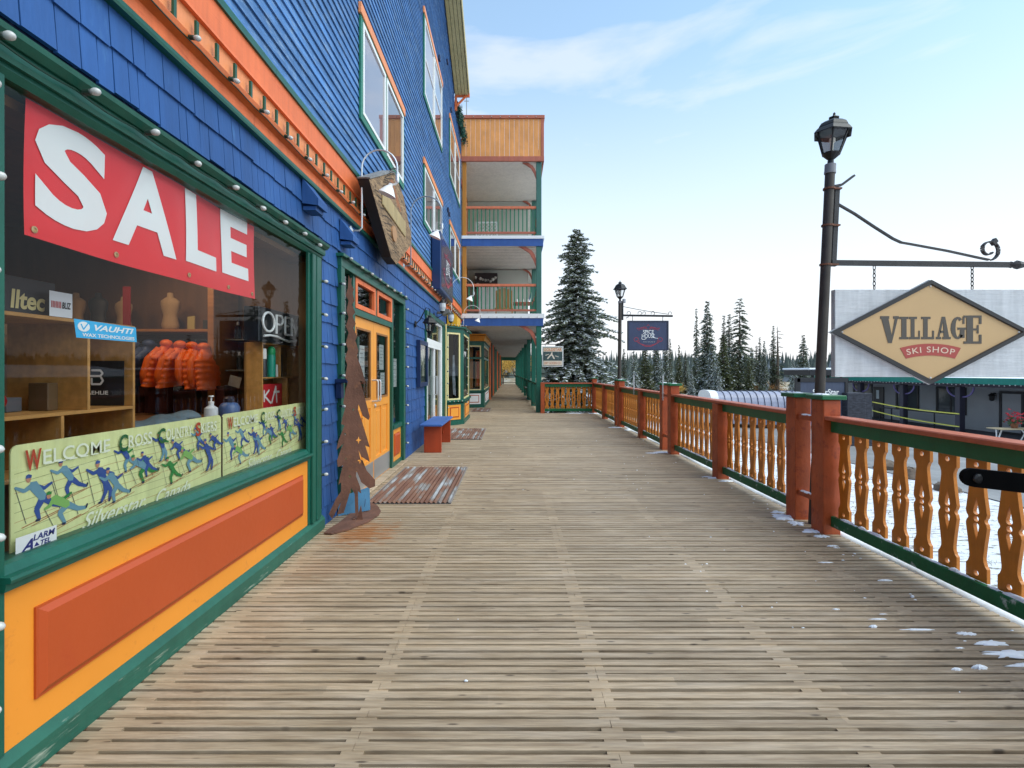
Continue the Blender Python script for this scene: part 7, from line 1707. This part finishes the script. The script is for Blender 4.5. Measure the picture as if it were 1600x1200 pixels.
mb = MB(); mb.box(-3.68, -3.61, 4.84, 4.85, 1.9, 2.3); tag(mb.build('red_strip_banner', flat('strip_red', (.28, .012, .012), .6)), 'narrow red vertical banner hanging in front of the shop shelf', 'banner')
mb = MB(); mb.bbox(-3.02, -2.9, 5.0, 5.1, 1.901, 2.0, .003); tag(mb.build('dark_carton', flat('carton_dark', (.03, .025, .02), .6)), 'dark carton on the shop shelf beside the upright', 'box')
mb = MB(); mb.obox((-3.13, 5.0, 1.97), (.035, 0, .005), (0, .008, 0), (0, 0, .065)); tag(mb.build('yellow_tag', flat('tag_yellow', (.45, .32, .10), .6)), 'small yellow card on the shop shelf right of the dress form', 'card')
# jackets
OJ = mat('orange_jacket_nylon', (.85, .13, .01), .45, .12, 4, .3, 20); BJ = mat('navy_jacket_nylon', (.03, .05, .12), .5, .15, 4, .3, 20)
def jacket(label, x, y, ztop, m, lean, seed):
    g = random.Random(seed); mb = MB(); n = 14; rows_ = []; K = 30; H = .40
    for i in range(K+1):
        t_ = i/K; z = ztop-H*t_; puff = 1+.09*abs(math.sin(t_*math.pi*7.5+.3*math.sin(seed))); w = (.026+.032*min(1, t_*4))*puff*(1+.12*math.sin(t_*9+seed)); dpt = (.05+.13*min(1, t_*3))*puff
        if t_ > .95: w *= .9
        for k in range(n): q_ = 2*math.pi*k/n; rows_.append((x+lean*t_*.12+w*math.cos(q_)*(1+.1*math.sin(3*q_+seed)), y+dpt*math.sin(q_), z+.008*math.sin(q_*2+seed)))
    fs = []
    for i in range(K):
        for k in range(n): fs.append((i*n+k, (i+1)*n+k, (i+1)*n+(k+1) % n, i*n+(k+1) % n))
    mb.add(rows_, fs+[tuple(range(n)), tuple(K*n+k for k in range(n))[::-1]])
    t = thing('jacket', label, 'jacket', (x, y, ztop), 'puffy jackets on the shop rail'); mb.build('body', m, t, smooth=True)
    for sd in (-1,):    # sleeve toward the viewer
        s_ = MB(); pts = [(x+lean*.0-.03, y-.10, ztop-.05), (x-.045+lean*.03, y-.17, ztop-.15), (x-.05+lean*.06, y-.18, ztop-.28), (x-.05+lean*.08, y-.16, ztop-.37)]; s_.tube(pts, [.028, .036, .034, .024], 10); s_.build('sleeve', m, t, smooth=True)
    h = MB(); h.sphere((x, y-.04, ztop+.0), .055, 8, sc=(1, 1, .7)); h.build('hood', m, t, smooth=True)
    k_ = MB(); k_.tube([(x, y, ztop+.02), (x, y+.01, 1.80)], .004, 4); k_.build('hanger', BLACKM, t)
for i, (x, lab) in enumerate(((-3.24, 'leftmost orange puffy jacket on the shop rail'), (-3.11, 'second orange puffy jacket from the left on the shop rail'), (-3.00, 'second orange puffy jacket from the right on the shop rail'), (-2.89, 'rightmost orange puffy jacket on the shop rail'))):
    jacket(lab, x, 4.84, 1.76-.01*i, OJ, -1 if i < 2 else .3, i)
jacket('navy jacket just left of the orange jackets on the shop rail', -3.42, 4.86, 1.76, BJ, -1, 7); jacket('leftmost navy jacket on the shop rail', -3.56, 4.86, 1.75, BJ, -1, 8)
for k in range(6):
    mb = MB(); x = -4.3+k*.27; mb.bbox(x, x+.22, 4.86, 5.1, 1.102, 1.36, .005); tag(mb.build('dark_box', mat('dark_red_boxes', (.04, .010, .012), .5, .6, 4)), ['leftmost', 'second from left', 'third from left', 'third from right', 'second from right', 'rightmost'][k]+' dark red box in the row under the shop clothes rail', 'box', 'row of dark boxes under the clothes rail')
mb = MB(); mb.bbox(-4.6, -2.9, 4.7, 5.28, .55, 1.10, .004); tag(mb.build('low_cabinet', WOODD), 'low dark wooden cabinet under the row of dark boxes', 'cabinet')
mb = MB(); mb.obox((-2.68, 4.95, 1.40), (.055, 0, -.015), (0, .002, 0), (.012, 0, .05)); tag(mb.build('paper_note', flat('note_grey', (.30, .29, .28), .7)), 'pale handwritten note pinned below the steel shelf in the shop', 'note')
for i, (x, z) in enumerate(((-2.72, 1.816), (-2.64, 1.816), (-2.56, 1.816), (-2.48, 1.816), (-2.70, 1.516), (-2.60, 1.516), (-2.5, 1.516))):
    bottle('wax_bottle', ['dark bottle at the left end of the upper steel shelf in the shop', 'second dark bottle on the upper steel shelf in the shop', 'third dark bottle on the upper steel shelf in the shop', 'dark bottle at the right end of the upper steel shelf in the shop', 'dark bottle at the left end of the lower steel shelf in the shop', 'middle dark bottle on the lower steel shelf in the shop', 'dark bottle at the right end of the lower steel shelf in the shop'][i], x, 5.08, z, [(.028, 0), (.028, .12), (.012, .14)], flat('bottle_black', (.01, .01, .012)), [(.013, .1401), (.014, .17), (.004, .175)], flat('cap_pale', (.4, .4, .42), .4), 'bottles on the steel shelves')
# ceiling spots of the shop (lit)
EM = flat('spot_lit', (1.0, .82, .55), .3, 0, 14)
spots = [(-3.3, 3.0, 2.78), (-2.9, 3.6, 2.78), (-3.5, 3.9, 2.78), (-4.3, 3.6, 2.78), (-3.0, 4.4, 2.78)]
for i, (x, y, z) in enumerate(spots):
    t = thing('ceiling_spot', ['small lit spotlight nearest the glass inside the shop', 'small lit spotlight second from the window in the shop', 'small lit spotlight in the middle of the shop ceiling', 'small lit spotlight deepest in the shop', 'small lit spotlight above the orange jackets'][i], 'spotlight', (x, y, z), 'ceiling spots in the shop')
    mb = MB(); mb.lathe([(.045, 0), (.05, .02), (.05, .12), (.01, .13)], (x, y, z), 10); mb.build('can', BLACKM, t)
    mb = MB(); mb.lathe([(.035, -.004), (.035, -.002)], (x, y, z), 10); mb.build('lens', EM, t)
    ld = D.lights.new('spot_light', 'SPOT'); lo = D.objects.new('spot_light', ld); COL.objects.link(lo); lo.parent = t; lo.location = (0, 0, -.02); ld.energy = 11; ld.color = (1, .78, .52); ld.spot_size = rad(110); ld.spot_blend = .6; ld.shadow_soft_size = .04
    tgt = Vector((-3.2, 5.0, 1.5)) if i in (1, 2, 4) else Vector((-2.5, 3.0, 1.2)); lo.rotation_euler = (tgt-Vector((x, y, z))).to_track_quat('-Z', 'Y').to_euler()

# more stock in the window
g = random.Random(44)
cols = [('blue_carton', (.03, .08, .25)), ('grey_carton', (.10, .10, .11)), ('red_carton', (.30, .03, .03)), ('black_carton', (.02, .02, .02)), ('brown_carton', (.12, .07, .03))]
where = ['at the back of the upper left cubby', 'in the middle of the upper left cubby', 'in the lower left cubby of the pine shelf', 'in the lower right cubby of the pine shelf', 'beside the divider of the upper left cubby']
for k, (x, y, z, w, h) in enumerate(((-2.5, 2.12, 1.301, .10, .12), (-2.48, 2.5, 1.301, .08, .07), (-2.4, 2.2, 1.019, .14, .09), (-2.42, 2.75, 1.019, .16, .12), (-2.38, 2.60, 1.301, .06, .14))):
    mb = MB(); mb.bbox(x-.05, x+.05, y-w/2, y+w/2, z, z+h, .003); tag(mb.build('carton', flat(cols[k][0], cols[k][1], .5)), cols[k][0].replace('_', ' ')+' '+where[k], 'box')
for k in range(7):
    x = -2.76+k*.07; mb = MB(); mb.lathe([(.024, 0), (.024, .10), (.010, .11), (.010, .13)], (x, 5.14, 1.102), 8); tag(mb.build('wax_tin', flat(cols[k % 5][0], cols[k % 5][1], .4)), ['leftmost wax tin', 'second wax tin from the left', 'third wax tin from the left', 'middle wax tin of the row', 'third wax tin from the right', 'second wax tin from the right', 'rightmost wax tin'][k]+' on the dark counter below the handwritten note', 'tin', 'tins on the dark counter')
